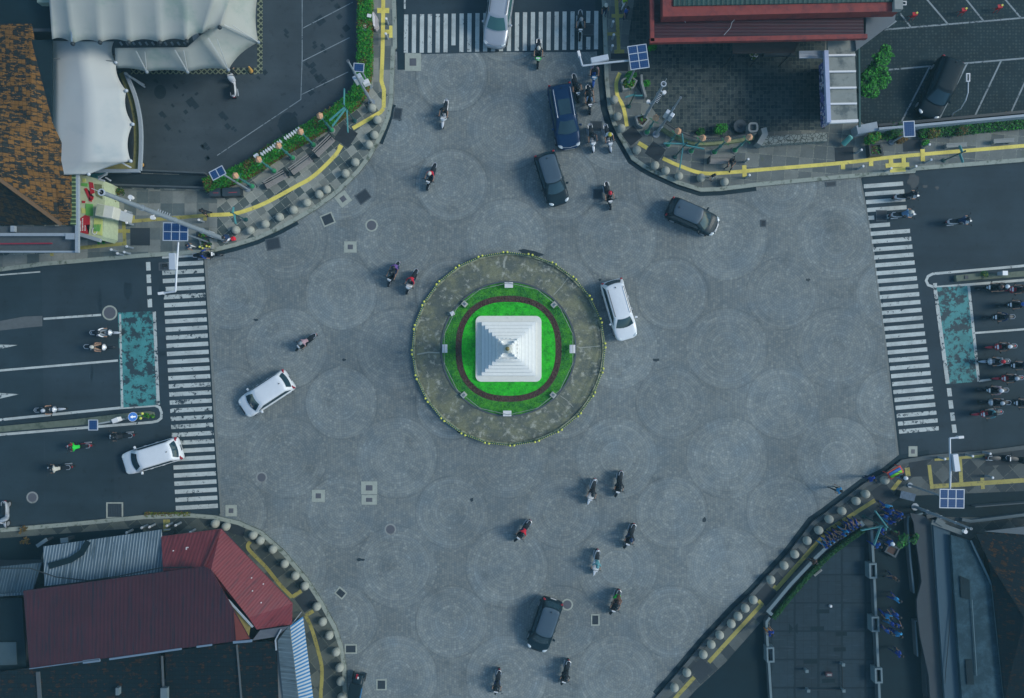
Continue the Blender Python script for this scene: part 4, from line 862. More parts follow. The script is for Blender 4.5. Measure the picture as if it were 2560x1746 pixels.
# --- white tents
m_tent = surf('tent_fabric', (.36, .365, .335), .75, .05, .8, dirt=(.23, .29, .25), thr=(.45, .75), dscale=.5); m_tent2 = surf('white_tent_fabric', (.45, .455, .44), .75, .04, .8, dirt=(.33, .37, .38), thr=(.5, .8), dscale=.4)
def membrane(t, rows, nu, name, m, scal=0, sag=.25, sides=()):
    """rows: list of polylines (px,py,z) with the same count; panels sag between the columns, last row scalloped"""
    bm = B(); grid = []; nr = len(rows); nc = len(rows[0]); per = nu; nv = 5
    for j in range((nr-1)*nv+1):
        jj = min(j//nv, nr-2); v = (j-jj*nv)/nv; line_ = []
        for i in range((nc-1)*per+1):
            ii = min(i//per, nc-2); u = (i-ii*per)/per; arch = 4*u*(1-u)
            def pt(r): a = rows[r][ii]; b = rows[r][ii+1]; return [a[k]*(1-u)+b[k]*u for k in range(3)]
            a, b = pt(jj), pt(jj+1); p = [a[k]*(1-v)+b[k]*v for k in range(3)]; vv = (jj+v)/(nr-1); p[2] -= sag*arch*(.4+.6*vv)
            if scal and jj == nr-2: # pull in towards previous row
                f = scal*arch*v*v; p[0] += (a[0]-b[0])*f; p[1] += (a[1]-b[1])*f
            line_.append(bm.verts.new(P(*p)-t.location))
        grid.append(line_)
    for a, b in zip(grid, grid[1:]):
        for k in range(len(a)-1): bm.faces.new((a[k], a[k+1], b[k+1], b[k]))
    o = obj(name, bm, m, t, 'all'); md = o.modifiers.new('thick', 'SOLIDIFY'); md.thickness = .03; return o
t = thing('upper_tent', 'big grey white membrane tent with scalloped lower edge at the top left', 'tent', (*P(350, 40, 0).xy, 0))
membrane(t, [[(118, -120, 8.3), (190, -120, 8.3), (250, -120, 8.3), (322, -120, 8.3), (400, -120, 8.3), (467, -120, 8.3), (520, -100, 8.3), (600, -80, 7.6)], [(122, -8, 7.6), (168, 0, 7.9), (243, 0, 7.9), (314, 0, 7.9), (392, 0, 7.9), (462, 0, 7.9), (535, 0, 7.9), (576, -6, 7.3)], [(130, 99, 6.8), (182, 110, 6.9), (250, 107, 6.9), (322, 107, 6.9), (400, 107, 6.9), (467, 104, 6.9), (505, 84, 6.9), (549, 69, 6.9)]], 8, 'membrane', m_tent, .08, .14)
bm = B()
for a in ((182, 110), (250, 107), (322, 107), (400, 107), (467, 104), (549, 69)): cyl(bm, P(*a, 6.9)-t.location, P(a[0]-14, a[1]-14, 0)-t.location, .07, n=8)
obj('mast_posts', bm, m_pole, t)
for a in ((182, 110), (250, 107), (322, 107), (400, 107), (467, 104), (549, 69)): bm = B(); ball(bm, P(*a, 6.95)-t.location, .14); obj('corner_bracket', bm, m_black, t)
bm = B(); bar(bm, (165, -120, 8.0), (180, 108, 7.02), t, .08, .05); obj('ridge_cable', bm, surf('blue_grey_cable', (.18, .24, .30)), t)
t = thing('fan_tent', 'white fan shaped membrane tent with four pointed corners over the courtyard', 'tent', (*P(560, 90, 0).xy, 0))
membrane(t, [[(287, 121, 5.4), (366, 120, 5.4), (468, 119, 5.4), (500, 90, 5.9), (545, 60, 6.2), (570, -20, 6.3), (576, -90, 6.3)], [(288, 172, 4.3), (367, 180, 4.2), (469, 180, 4.2), (571, 175, 4.1), (646, 106, 4.2), (646, -20, 4.4), (656, -110, 4.4)]], 8, 'membrane', m_tent, .08, .10)
bm = B()
for a, e in (((367, 180), (340, 128)), ((469, 180), (437, 125)), ((571, 175), (520, 95)), ((646, 106), (560, 62))): bm = B(); bar(bm, (*a, 4.3), (*e, 5.6 if e[1] > 100 else 6.2), t, .07, .05); bar(bm, (*a, 4.3), (e[0]+22, e[1]+2, 5.5 if e[1] > 100 else 6.2), t, .04, .05); obj('seam_cable', bm, m_tent2, t)
bm = B()
for a in ((367, 180), (469, 180), (571, 175), (646, 106)): cyl(bm, P(*a, 4.2)-t.location, P(a[0]-14, a[1]-12, 0)-t.location, .06, n=8); ball(bm, P(*a, 4.25)-t.location, .12)
obj('corner_post', bm, m_pole, t)
t = thing('lower_tent', 'large smooth white membrane tent beside the curved wall on the left', 'tent', (*P(220, 280, 0).xy, 0))
membrane(t, [[(130, 102, 4.8), (132, 150, 4.8), (131, 225, 4.8), (130, 310, 4.8), (128, 400, 4.8), (127, 436, 4.8)], [(205, 104, 5.3), (207, 152, 5.4), (222, 226, 5.4), (225, 311, 5.4), (222, 404, 5.3), (175, 437, 4.8)], [(285, 104, 4.6), (290, 156, 4.5), (316, 227, 4.5), (332, 311, 4.5), (327, 403, 4.5), (222, 436, 4.6)]], 8, 'membrane', m_tent2, .10, .07)
bm = B()
for a in ((290, 156), (316, 227), (332, 311), (327, 403), (222, 436), (128, 436)): ball(bm, P(*a, 4.6)-t.location, .12); cyl(bm, P(*a, 4.5)-t.location, P(a[0]-22, a[1]-8, 0)-t.location, .05, n=8)
obj('corner_post', bm, m_alu, t)
bm = B(); bar(bm, (134, 147, 4.95), (290, 153, 4.7), t, .05, .03); obj('seam', bm, m_wall, t)
t = building('restaurant_block', 'low grey terrace block between the two white tents', [(150, 20), (470, 20), (470, 90), (150, 90)], 3.4, m_wall)
bm = B(); face(bm, [(130, 10, 3.6), (505, 10, 3.6), (505, 130, 3.6), (130, 140, 3.6)], t, .2); obj('roof', bm, m_conc_d, t)
bm = B()
for x in range(300, 470, 16): bar(bm, (x, 106, 4.2), (x+5, 113, 4.2), t, .12, .08)
obj('rafters', bm, m_fascia, t)
bm = B(); bar(bm, (489, 88, 5.2), (497, 116, 5.2), t, .4, .3); obj('end_wall', bm, m_fascia, t)
arc = smoothline([(312, 182), (330, 222), (342, 262), (350, 311), (351, 369), (348, 426)], 4)
q = [Vector(p) for p in arc]; t = thing('curved_wall', 'curved pale rimmed terrace wall right of the smooth white tent', 'wall', (*P(345, 320).xy, 0)); tl = t.location.xy
bm = B(); ribbon(bm, [P(p.x, p.y, 2.6).xy-tl for p in q], .22, 2.4, .2); ribbon(bm, [P(p[0], p[1], 2.6).xy-tl for p in ((348, 427), (236, 427))], .22, 2.41, .2); obj('rim', bm, m_fascia, t)
bm = B(); ribbon(bm, [P(p.x-9, p.y, 2.3).xy-tl for p in q], .42, 2.15, .15); ribbon(bm, [P(p[0], p[1], 2.3).xy-tl for p in ((340, 415), (240, 420))], .5, 2.14, .15); obj('planks', bm, surf('mossy_planks', (.20, .19, .07), .9, .5, 5, dirt=(.06, .06, .03)), t)
bm = B(); ribbon(bm, [P(p.x-22, p.y, 1.2).xy-tl for p in q], .5, 0, 1.2); obj('inner_ledge', bm, m_wall_d, t)
t = thing('steel_props', 'white diagonal steel props leaning below the smooth white tent', 'props', (*P(255, 450, 0).xy, 0)); bm = B()
for a, b in (((312, 183, 3), (362, 218, .3)), ((322, 190, 3), (360, 212, .3)), ((268, 432, 2.5), (246, 448, 2.0)), ((246, 448, 2), (262, 453, 2)), ((246, 443, 2), (268, 436, 2)), ((264, 444, 1.6), (277, 452, 1.6)), ((302, 406, 4), (327, 419, 3))): bm = B(); bar(bm, a, b, t, .1, .1); obj('bar', bm, m_alu, t)
bm = B(); sheet(bm, [P(x, y, 1).xy-t.location.xy for x, y in ((222, 436), (262, 432), (246, 450), (230, 450))], 1.0); obj('teal_sheet', bm, m_teal, t)
# patterned border
m_lat = M('lattice_border', .9); _x, _y, _z = m_lat.xyz(); _u = ((_x+_y)/.42).fract(); _v = ((_x-_y)/.42).fract()
m_lat = m_lat.out(m_lat.mix(_u.lt(.28).max(_v.lt(.28)), (.020, .030, .030), (.22, .24, .15)))
bm = B(); sheet(bm, XY([(645, -100), (659, -100), (658, 186), (645, 186)]), PZ+.012); sheet(bm, XY([(330, 172), (645, 172), (645, 188), (330, 188)]), PZ+.012); struct('patterned_border', bm, m_lat)
bm = B(); ribbon(bm, XY([(352, 431), (520, 438)]), .12, PZ, .55); o = obj('low_wall', bm, m_conc_d); tag(o, 'low dark wall between the parking courtyard and the entrance ramp', 'wall')
bm = B(); ribbon(bm, XY([(240, 458), (300, 467), (520, 474)]), .12, PZ, .5); o = obj('low_wall', bm, m_conc_d); tag(o, 'low dark wall on the street side of the entrance ramp', 'wall')
# colourful advertising board in the small garden
t = thing('advertising_board', 'large colourful red and yellow green board lying in the small left garden', 'sign', (*P(225, 520, 0).xy, 0)); bm = B(); tl = t.location
def brd(poly, z, m, name, th=.06):
    bm = B(); q = [P(a, b, z).xy-tl.xy for a, b in poly]; prism(bm, q, z-th, z); return obj(name, bm, m, t)
brd([(197, 438), (218, 440), (258, 452), (262, 500), (258, 592), (250, 600), (197, 584)], 2.0, surf('cream_board', (.46, .52, .34), .7, .25, 4), 'panel', 2.0-PZ)
m_bred = surf('board_red', (.42, .018, .03)); m_bgr = surf('board_green', (.14, .42, .09)); m_byel = surf('board_yellow', (.55, .58, .18)); m_bol = surf('board_olive', (.16, .18, .08), .8, .4, 6)
for poly, m in (([(198, 548), (212, 538), (224, 541), (224, 562), (214, 563), (221, 586), (198, 581)], m_bred), ([(222, 455), (232, 457), (236, 483), (226, 486)], m_bred), ([(210, 472), (216, 470), (226, 498), (234, 492), (232, 500), (222, 500)], m_bred),
               ([(214, 509), (232, 511), (232, 540), (214, 538)], m_bgr), ([(203, 458), (219, 459), (219, 467), (203, 465)], m_bgr), ([(205, 446), (214, 447), (214, 456), (206, 456)], m_byel), ([(203, 520), (213, 522), (214, 535), (204, 533)], m_byel), ([(235, 545), (256, 548), (255, 590), (233, 584)], m_byel),
               ([(236, 460), (254, 462), (256, 498), (240, 490)], m_bol), ([(205, 502), (213, 503), (212, 508), (205, 508)], m_bred), ([(222, 490), (230, 491), (229, 505), (222, 503)], m_bred)): brd(poly, 2.05, m, 'colour_patch', .04)
bm = B()
for cx, n, y0 in ((202, 9, 554), (207, 11, 547), (213, 5, 565)):
    for i in range(n): box(bm, P(cx-.5, y0+i*2.9, 2.09)-tl, (.06, R.uniform(.04, .07), .02))
obj('white_lettering', bm, m_lett, t); bm = B()
for i in range(5): box(bm, P(236+i*3.5, 570, 2.09)-tl, (.05, .5, .02), R.uniform(-.3, .3))
obj('green_strokes', bm, m_bgr, t)
bm = B(); ribbon(bm, [P(236+6*math.cos(a*.4), 578+8*math.sin(a*.4), 2.1).xy-tl.xy for a in range(14)], .06, 2.07); obj('ring_mark', bm, m_lett, t)
bm = B(); bar(bm, (196, 585, 2.2), (252, 602, 2.2), t, .25, .25); obj('lower_frame', bm, m_fascia, t)
c = P(261, 528, 2.8); t = thing('air_conditioner', 'beige box unit on a stand beside the colourful board', 'box', (c.x, c.y, 0), -.18); bm = B(); box(bm, (0, 0, 2.35), (1.25, .85, .9), bev=.04); obj('housing', bm, surf('beige_metal', (.60, .58, .50), .6, .08), t); bm = B(); box(bm, (-.3, 0, 2.81), (.5, .78, .02)); obj('lid', bm, surf('stained_beige', (.36, .38, .27), .7, .3, 6), t)
for s in (-1, 1): bm = B(); box(bm, (s*.5, 0, .95), (.08, .7, 1.9)); obj('leg', bm, m_alu, t)
for i, (px, py, r) in enumerate(((252, 483, .5), (285, 495, .45), (268, 560, .5), (300, 480, .32), (252, 604, .26))): shrub(px, py, r, 240, ('small shrub above the beige box beside the colourful board', 'dry shrub right of the small garden pole', 'pale shrub under the beige box unit', 'little dark shrub nearest the entrance ramp', 'bright green plant at the board lower corner')[i], mats=[m_leaf3, m_leaf2, m_rust] if i != 4 else [m_leaf]*3, h=.9)
# --- northeast: red roofed building
m_redtop = surf('red_parapet', (.23, .042, .036), .75, .25, 2.5, dirt=(.13, .028, .032), thr=(.45, .7), dscale=1.5)
m_mar2 = corr('maroon_roof', (.042, .011, .020), math.pi/2, .22, .35, (.018, .011, .022), hi=(.05, .013, .022)); m_grn = corr('dark_green_sheet', (.010, .045, .042), 0, .32, .3, (.01, .02, .02), hi=(.045, .085, .07))
t = building('red_building', 'big building with red parapets and maroon roof at the top right', [(1650, -300), (2200, -300), (2200, 30), (1650, 30)], 4.6, m_wall_d)
bm = B(); face(bm, [(1622, -300, 4.6), (2150, -300, 4.6), (2160, 96, 4.6), (1626, 106, 4.6)], t, .3); obj('roof', bm, m_mar2, t)
bm = B(); bar(bm, (1626, -300, 4.85), (1630, 106, 4.85), t, .26, .3); obj('parapet', bm, m_redtop, t); bm = B(); bar(bm, (1624, 104, 4.85), (2166, 93, 4.85), t, .30, .3); obj('parapet', bm, m_redtop, t)
bm = B(); face(bm, [(1656, -300, 5.5), (2240, -300, 5.5), (2248, 28, 5.5), (1657, 42, 5.5)], t, .8); o = obj('upper_parapet', bm, m_redtop, t)
bm = B(); face(bm, [(1684, -300, 5.6), (2235, -300, 5.6), (2240, 4, 5.6), (1684, 15, 5.6)], t, .2); obj('upper_roof', bm, m_grn, t)
bm = B(); box(bm, P(2243, 10, 5.6)-t.location, (.55, .9, .4)); obj('vent_box', bm, m_conc, t)
bm = B(); face(bm, [(2166, 30, 3.9), (2240, 27, 3.9), (2237, 54, 3.9), (2141, 126, 3.9), (2138, 96, 3.9), (2164, 92, 3.9)], t, .3); obj('grey_ledge', bm, surf('grey_ledge', (.13, .15, .17), .85, .1), t)
bm = B(); bar(bm, (1706, 44, 4.75), (1714, 57, 4.75), t, .03, .03); tube(bm, [P(*a)-t.location for a in ((1842, 44, 4.8), (1830, 56, 4.8), (1826, 70, 4.8), (1810, 88, 4.8))], .02, 5); obj('loose_cable', bm, m_fascia, t)
t = thing('awning', 'brown flat awning below the red building', 'awning', (*P(1905, 120, 0).xy, 0)); bm = B(); face(bm, [(1832, 108, 2.7), (1998, 106, 2.7), (1984, 132, 2.6), (1832, 134, 2.6)], t, .06); obj('canopy', bm, surf('brown_sheet', (.065, .050, .045), .8, .3, 3), t); bm = B()
for x in (1836, 1905, 1980): p = P(x, 131, 2.6)-t.location; cyl(bm, (p.x, p.y, 0), p, .04)
obj('post', bm, m_black, t)
bm = B(); box(bm, P(1948, 136, .25), (2.3, .26, .25)); tag(obj('stone_step', bm, m_conc_d), 'long grey step under the brown awning', 'step')
for i, (px, py) in enumerate(((1877, 137), (1890, 141), (1884, 146))): shrub(px, py, .16, 40, ('left', 'right', 'lower')[i]+' pale potted plant beside the brown awning', 'plant', [m_leaf2, m_plate, m_leaf3], name='potted_plant', h=1.4)
t = building('gallery_block', 'narrow concrete roofed block with white ribs and painted batik wall', [(2110, 120), (2128, 120), (2134, 262), (2112, 262)], 3.6, m_wall_d)
bm = B(); face(bm, [(2069, 96, 3.7), (2136, 96, 3.7), (2144, 304, 3.7), (2074, 304, 3.7)], t, .2); obj('roof', bm, surf('stained_roof', (.24, .255, .235), .85, .2, 2.5, dirt=(.10, .12, .12), thr=(.5, .68), dscale=1.1), t)
for y in (139, 180, 220.5, 260.5): bm = B(); bar(bm, (2071, y, 3.82), (2138+(y-140)*.03, y-1, 3.82), t, .12, .10); obj('white_rib', bm, m_plate, t)
bm = B(); bar(bm, (2074, 306, 3.85), (2144, 303, 3.85), t, .2, .2); obj('white_rib', bm, m_plate, t); m_lil = surf('lilac_white', (.36, .40, .55), .7, .1); bm = B(); bar(bm, (2064, 128, 3.85), (2071, 308, 3.85), t, .28, .26); obj('rim', bm, m_lil, t)
m_bat = M('batik_mural', .8); _a = m_bat.vor(3.2); _d = E(m_bat.t, _a.outputs['Distance']); _n = m_bat.noise(3, 4, .7)
m_bat = m_bat.out(m_bat.mix(_d.ss(.42, .50), m_bat.mix(_d.ss(.18, .26), (.28, .03, .07), (.42, .42, .50)), m_bat.mix(_n.ss(.45, .55), (.02, .035, .10), (.10, .10, .30))))
bm = B(); face(bm, [(2061, 152, 3.5), (2068, 152, 3.5), (2073, 310, 3.5), (2066, 308, 3.5)], t, .9); obj('painted_wall', bm, m_bat, t)
bm = B(); bar(bm, (2147, 110, 3.5), (2149, 318, 3.3), t, .12, .12); obj('drain_pipe', bm, m_tdark, t)
t = thing('canopy', 'small white ribbed canopy at the top of the painted wall', 'canopy', (*P(2030, 137, 0).xy, 0)); bm = B()
for i in range(5): bar(bm, (1998, 129.5+i*3.7, 3.2), (2064, 128.5+i*3.7, 3.2), t, .08, .06)
obj('ribs', bm, m_alu, t); bm = B(); face(bm, [(1998, 128, 3.15), (2065, 127, 3.15), (2065, 146, 3.15), (1998, 146, 3.15)], t, .04); obj('sheet', bm, m_lil, t)
def wallthing(line_, wd, h, m, label, z=PZ, cap=None, name='wall'):
    q = XY(line_); c = q[0]; t = thing(name, label, 'wall', (c.x, c.y, z)); bm = B(); ribbon(bm, [p-c for p in q], wd, 0, h); obj('body', bm, m, t)
    if cap: bm = B(); ribbon(bm, [p-c for p in q], wd*1.12, h, .06); obj('coping', bm, cap, t)
m_rub = M('rubble_stone', .9); _v = m_rub.vor(3.6, 'DISTANCE_TO_EDGE'); _d = E(m_rub.t, _v.outputs['Distance']); _n = m_rub.noise(4, 4)
m_rub = m_rub.out(m_rub.scale(m_rub.mix(_d.ss(.03, .09), (.06, .07, .06), (.22, .24, .22)), _n*.8+.6), _d, .5, .03)
wallthing([(1890, 362), (1960, 355), (2056, 350)], .62, .6, m_rub, 'pale rubble stone wall along the northeast pavement'); wallthing([(1898, 330), (1902, 345), (1887, 370)], .40, .8, m_conc, 'short grey wall end at the corner of the railing')
wallthing([(2126, 336), (2176, 326)], .62, .9, m_fascia, 'thick white wall block right of the painted wall'); wallthing([(2176, 335), (2260, 328), (2400, 315), (2560, 300), (2800, 280)], .17, 1.1, m_fascia, 'long white topped wall along the dark car park')
wallthing([(2180, 323), (2260, 316), (2400, 303), (2560, 288)], .20, .8, m_black, 'dark band wall behind the white car park wall')
wallthing([(1600, 195), (1601, 215), (1611, 250)], .16, .5, m_conc, 'short pale wall by the northern gantry plants'); wallthing([(2300, 340), (2420, 330), (2560, 315)], .12, .25, m_conc_d, 'low kerb wall of the right hand planting strip', name='kerb_wall')
# railing with ornate balusters
RL = [(1649, 322.5), (1677.5, 341), (1712.7, 356), (1742, 363.5), (1799, 360.5), (1849, 353.5), (1880, 348)]; q = smoothline(XY(RL), 4)
t = thing('railing', 'curved mossy stone railing with small balusters behind the northeast lamps', 'railing', (q[0].x, q[0].y, PZ)); q = [p-q[0] for p in q]
bm = B(); ribbon(bm, q, .28, 0, .35); obj('base', bm, surf('mossy_stone', (.24, .26, .13), .9, .4, 5, dirt=(.10, .12, .06)), t); bm = B(); ribbon(bm, offs(q, .15), .07, .95, .06); obj('top_rail', bm, m_black, t); bm = B()
for a, b in zip(q, q[1:]):
    for k in range(3): p = a.lerp(b, k/3)+Vector((0, .1)); cyl(bm, (p.x, p.y, .35), (p.x, p.y, .95), .035, .02, 6)
obj('balusters', bm, m_conc, t)
c = P(1884, 318, 1.0); t = thing('stone_basin', 'round pale stone basin behind the railing corner', 'basin', (c.x, c.y, PZ)); bm = B(); ribbon(bm, rsq(.30, .18, 4), .14, 0, .8, True); obj('rim', bm, m_conc, t); bm = B(); prism(bm, rsq(.24, .14, 4), 0, .6); obj('filling', bm, m_conc_d, t)
c = P(1853, 313, .6); t = thing('well_cover', 'round dark flat stone cover left of the pale basin', 'cover', (c.x, c.y, PZ)); bm = B(); cyl(bm, (0, 0, 0), (0, 0, .25), .48, n=24); obj('lid', bm, m_conc_d, t); bm = B(); cyl(bm, (0, 0, .25), (0, 0, .29), .20, n=20); obj('knob', bm, m_iron, t)
c = P(2124, 347, 1.0); t = thing('water_barrel', 'turquoise barrel at the end of the white wall block', 'barrel', (c.x, c.y, PZ)); bm = B(); cyl(bm, (-.15, -.2, .25), (.10, .13, .85), .21, .19, 16); obj('body', bm, surf('turquoise', (.10, .34, .30)), t, True); bm = B(); cyl(bm, (.1, .13, .85), (.12, .16, .88), .14, .13, 14); obj('lid', bm, surf('pale_turquoise', (.22, .50, .45)), t)
# trees and shrubs
def tree(px, py, parts, label, n, h=2.6, mats=None, s=.11, name='tree'):
    c = P(px, py, h); t = thing(name, label, 'tree', (c.x, c.y, PZ)); bm = B(); L = []
    for qx, qy, r in parts:
        p = P(qx, qy, h)-c; L.append((p, r)); crown(bm, (p.x, p.y, h*.85+R.uniform(-.3, .3)), r, int(n*r*r), s)
    obj('crown', bm, mats or [m_leaf, m_leaf3, m_leaf], t); bm = B(); cyl(bm, (0, 0, 0), (0, 0, h*.5), .13, .09, 8)
    for p, r in L: cyl(bm, (0, 0, h*.45), (p.x, p.y, h*.8), .06, .02, 6)
    obj('trunk', bm, m_bark, t)
tree(2190, 196, [(2223, 118, .40), (2233, 135, .38), (2207, 148, .52), (2196, 168, .58), (2178, 192, .68), (2208, 196, .55), (2170, 212, .62), (2198, 178, .62), (2188, 222, .55), (2215, 205, .35), (2166, 225, .4), (2190, 145, .32)], 'irregular bright green tree between the concrete block and the car park', 1500)
for i, (px, py, r, l, mt) in enumerate(((2181, 345, .62, 'round green bush left of the single solar panel', [m_leaf, m_leaf2, m_leaf]), (2255, 349, .42, 'rusty orange bush under the single solar panel', [m_rust]*3), (2334, 334, .50, 'olive round bush in the middle of the planting strip', [m_rust, m_leaf2, m_leaf3]),
   (2406, 327, .50, 'dark olive bush right in the planting strip', [m_rust, m_leaf3, m_leaf3]), (2236, 322, .70, 'large dark shrub inside the car park wall', [m_leaf3]*3), (2315, 358, .30, 'small green bush beside the planting strip kerb', [m_leaf]*3), (1632, 118, .36, 'bright green bush right of the northern gantry panels', [m_leaf]*3),
   (1577, 190, .45, 'green bush under the northern gantry pole', [m_leaf, m_leaf, m_leaf3]), (1616, 210, .36, 'small green plant left in the sett courtyard', [m_leaf]*3), (1802, 322, .52, 'green bushes behind the curved railing', [m_leaf, m_leaf3, m_leaf]), (1752, 330, .34, 'dark small bush behind the left railing', [m_leaf3, m_leaf, m_leaf3]), (2519, 289, .35, 'brown dry bush at the right end of the car park', [m_rust]*3))):
    shrub(px, py, r, int(900*r), l, mats=mt, parts=((0, 0, .8), (r*.45, r*.2, .6), (-r*.4, -r*.2, .6)), h=.9)
bm = B()
for _ in range(2600):
    f = R.random(); x = 2290+f*270; y = 341-f*26+R.uniform(-13, 10); p = P(x, y); leaf(bm, (p.x, p.y, PZ+R.uniform(.05, .45)), .09, R.choice((0, 0, 1)))
for _ in range(400): p = P(R.uniform(2180, 2250), R.uniform(338, 352)); leaf(bm, (p.x, p.y, PZ+R.uniform(.05, .3)), .08, R.choice((0, 1)))
tag(obj('strip_planting', bm, [m_leaf3, m_leaf]), 'dark green ground plants in the strip below the car park wall', 'ground cover', kind='stuff')
bm = B()
for _ in range(500): p = P(R.uniform(364, 480), R.uniform(1280, 1290)); leaf(bm, (p.x, p.y, R.uniform(.02, .2)), .07, R.choice((0, 1)))
tag(obj('kerb_weeds', bm, [m_rust, m_leaf2]), 'yellow green weeds along the lower left kerb', 'weeds', kind='stuff')
# lamp and wall lamp in the car park
t = thing('arm_lamp', 'thin curved lamp with rectangular head over the dark car park', 'street lamp', (*P(2376, 292).xy, PZ)); bm = B(); L0 = t.location
tube(bm, [Vector((0, 0, 0))]+[P(x, y, z)-L0 for x, y, z in ((2384, 283, 2.0), (2402, 272, 3.2), (2414, 252, 4.0), (2420, 232, 4.3), (2420.5, 206, 4.4))], .035, 7); obj('arm', bm, m_alu, t, True)
bm = B(); c = P(2420.5, 194, 4.4)-L0; ribbon(bm, [(c.x+sx, c.y+sy) for sx, sy in ((-.1, -.26), (.1, -.26), (.1, .26), (-.1, .26))], .05, 4.2, .08, True); obj('lamp_head', bm, m_plate, t)
bm = B(); c = P(2256, 10, 4)-Vector((*P(2256, 10).xy, 0)); t = thing('window_frame', 'small white rectangular frame at the red building right end', 'frame', (*P(2256, 10, 3).xy, PZ)); bm = B(); ribbon(bm, [(-.2, -.12), (.2, -.12), (.2, .12), (-.2, .12)], .05, 2.9, .08, True); obj('lamp_head', bm, m_plate, t); bm = B(); cyl(bm, (0, 0, 0), (0, 0, 2.9), .03); obj('post', bm, m_pole, t)
# --- southwest roofs
t = building('red_corner_building', 'corner building with bright red sheet roofs at the lower left', [(430, 1370), (520, 1350), (650, 1500), (660, 1560), (560, 1560), (430, 1430)], 3.0)
bm = B(); face(bm, [(403, 1341.5, 3.0), (552, 1323, 3.0), (508, 1420, 4.4), (407.5, 1428, 4.4)], t); obj('roof', bm, m_redN, t)
bm = B(); face(bm, [(552, 1323, 3.0), (730.6, 1509, 3.0), (729, 1561.6, 3.1), (642, 1574, 3.6), (622, 1545, 4.2), (528, 1424, 4.6), (508, 1420, 4.4)], t); obj('roof', bm, m_redE, t)
bm = B(); bar(bm, (550, 1326, 3.1), (510, 1418, 4.5), t, .12, .08); obj('ridge', bm, surf('dark_red_ridge', (.10, .02, .025)), t)
for i in range(16):
    pass
bm = B()
for i in range(22): x = R.uniform(430, 700); y = 1345+(x-430)*.5+R.uniform(0, 70); p = P(min(x, 700), min(y, 1540), 3.9)-t.location; box(bm, p, (.07, .07, .04), R.random()*3)
o = obj('litter', bm, m_plate, t); o['kind'] = 'stuff'
t = building('grey_shed', 'shed with pale ribbed corrugated roof at the lower left', [(120, 1385), (390, 1350), (395, 1440), (125, 1480)], 2.8)
bm = B(); face(bm, [(108, 1367, 2.9), (403, 1324.4, 2.9), (407.5, 1429.5, 3.6), (111, 1466, 3.6)], t, .08); obj('roof', bm, m_greyc, t)
bm = B(); ribbon(bm, [P(x, y, 3.0).xy-t.location.xy for x, y in ((228, 1350), (212, 1378), (185, 1396), (130, 1412))], .42, 3.34, .02); obj('torn_tarpaulin', bm, m_navy, t)
bm = B(); tube(bm, [P(x, y, z)-t.location for x, y, z in ((0, 1421, 5), (75, 1421, 4.6), (140, 1443, 4.2), (220, 1452, 4), (300, 1440, 4.4), (400, 1420, 4.6), (480, 1418, 5))], .035, 6); obj('cable', bm, m_black, t)
t = building('dim_shed', 'dim blue grey corrugated shed at the lower left edge', [(-300, 1430), (70, 1425), (70, 1480), (-300, 1490)], 2.6)
bm = B(); face(bm, [(-300, 1432, 2.6), (0, 1417, 2.6), (105, 1407, 2.6), (80, 1482, 3.2), (0, 1492, 3.2), (-300, 1520, 3.2)], t, .08); obj('roof', bm, m_greyc2, t); bm = B(); bar(bm, (-300, 1508, 3.3), (60, 1484, 3.3), t, .2, .08); obj('ridge', bm, m_greyc2, t)
t = building('maroon_hall', 'hall with very wide dark maroon roof at the lower left', [(90, 1500), (500, 1440), (590, 1590), (100, 1650)], 4.8)
bm = B(); face(bm, [(58, 1478, 5.4), (508, 1417, 5.4), (528, 1426.6, 5.4), (625, 1600, 5.0), (585, 1604, 5.0), (74, 1671, 5.0)], t, .12); obj('roof', bm, m_maroon, t)
bm = B(); face(bm, [(584, 1530, 5.18), (622, 1597, 5.08), (590, 1602, 5.08)], t, .05); obj('repair_sheet', bm, surf('orange_red_sheet', (.16, .035, .025)), t)
_mm = surf('blue_gutter', (.14, .20, .27)); bm = B(); bar(bm, (74, 1672, 5.0), (250, 1648, 5.0), t, .05, .1); obj('gutter', bm, _mm, t); bm = B(); bar(bm, (208, 1655, 5), (250, 1650, 5), t, .22, .1); obj('gutter', bm, _mm, t); bm = B(); bar(bm, (274, 1648, 5.0), (454, 1622, 5.0), t, .12, .1); obj('gutter', bm, _mm, t); bm = B(); bar(bm, (492, 1617, 5.0), (530, 1612, 5.0), t, .12, .1); obj('gutter', bm, _mm, t); bm = B(); bar(bm, (583, 1606, 5.0), (630, 1602, 5.0), t, .16, .1); obj('gutter', bm, _mm, t)
bm = B(); bar(bm, (570, 1500, 5.0), (632, 1568, 4.6), t, .1, .1); obj('valley_gutter', bm, m_fascia, t); bm = B(); face(bm, [(578, 1512, 4.7), (627, 1560, 4.4), (622, 1590, 4.4)], t, .05); obj('yellow_panel', bm, surf('yellow_panel', (.20, .16, .05), .8, .4, 5), t)
t = building('grey_annex', 'narrow grey ridge roofed annex behind the blue striped awning', [(690, 1600), (720, 1590), (740, 1900), (700, 1900)], 3.4, m_wall)
bm = B(); face(bm, [(693.7, 1603, 3.6), (722, 1566, 3.6), (733, 1640, 3.6), (746, 1760, 3.5), (765, 2000, 3.5), (720, 2000, 3.4), (708, 1746, 3.4)], t, .1); obj('roof', bm, m_palec, t); bm = B(); face(bm, [(630, 1602, 3.5), (650, 1576, 3.5), (722, 1566, 3.6), (692, 1592, 3.4)], t, .1); obj('roof', bm, surf('ridge_grey', (.10, .11, .13), .8, .2, 4), t)
bm = B(); bar(bm, (689, 1600, 3.5), (691, 1626, 3.5), t, .1, .1); obj('gutter', bm, m_fascia, t); bm = B(); bar(bm, (689, 1600, 3.5), (703, 1574, 3.6), t, .08, .1); obj('gutter', bm, m_fascia, t)
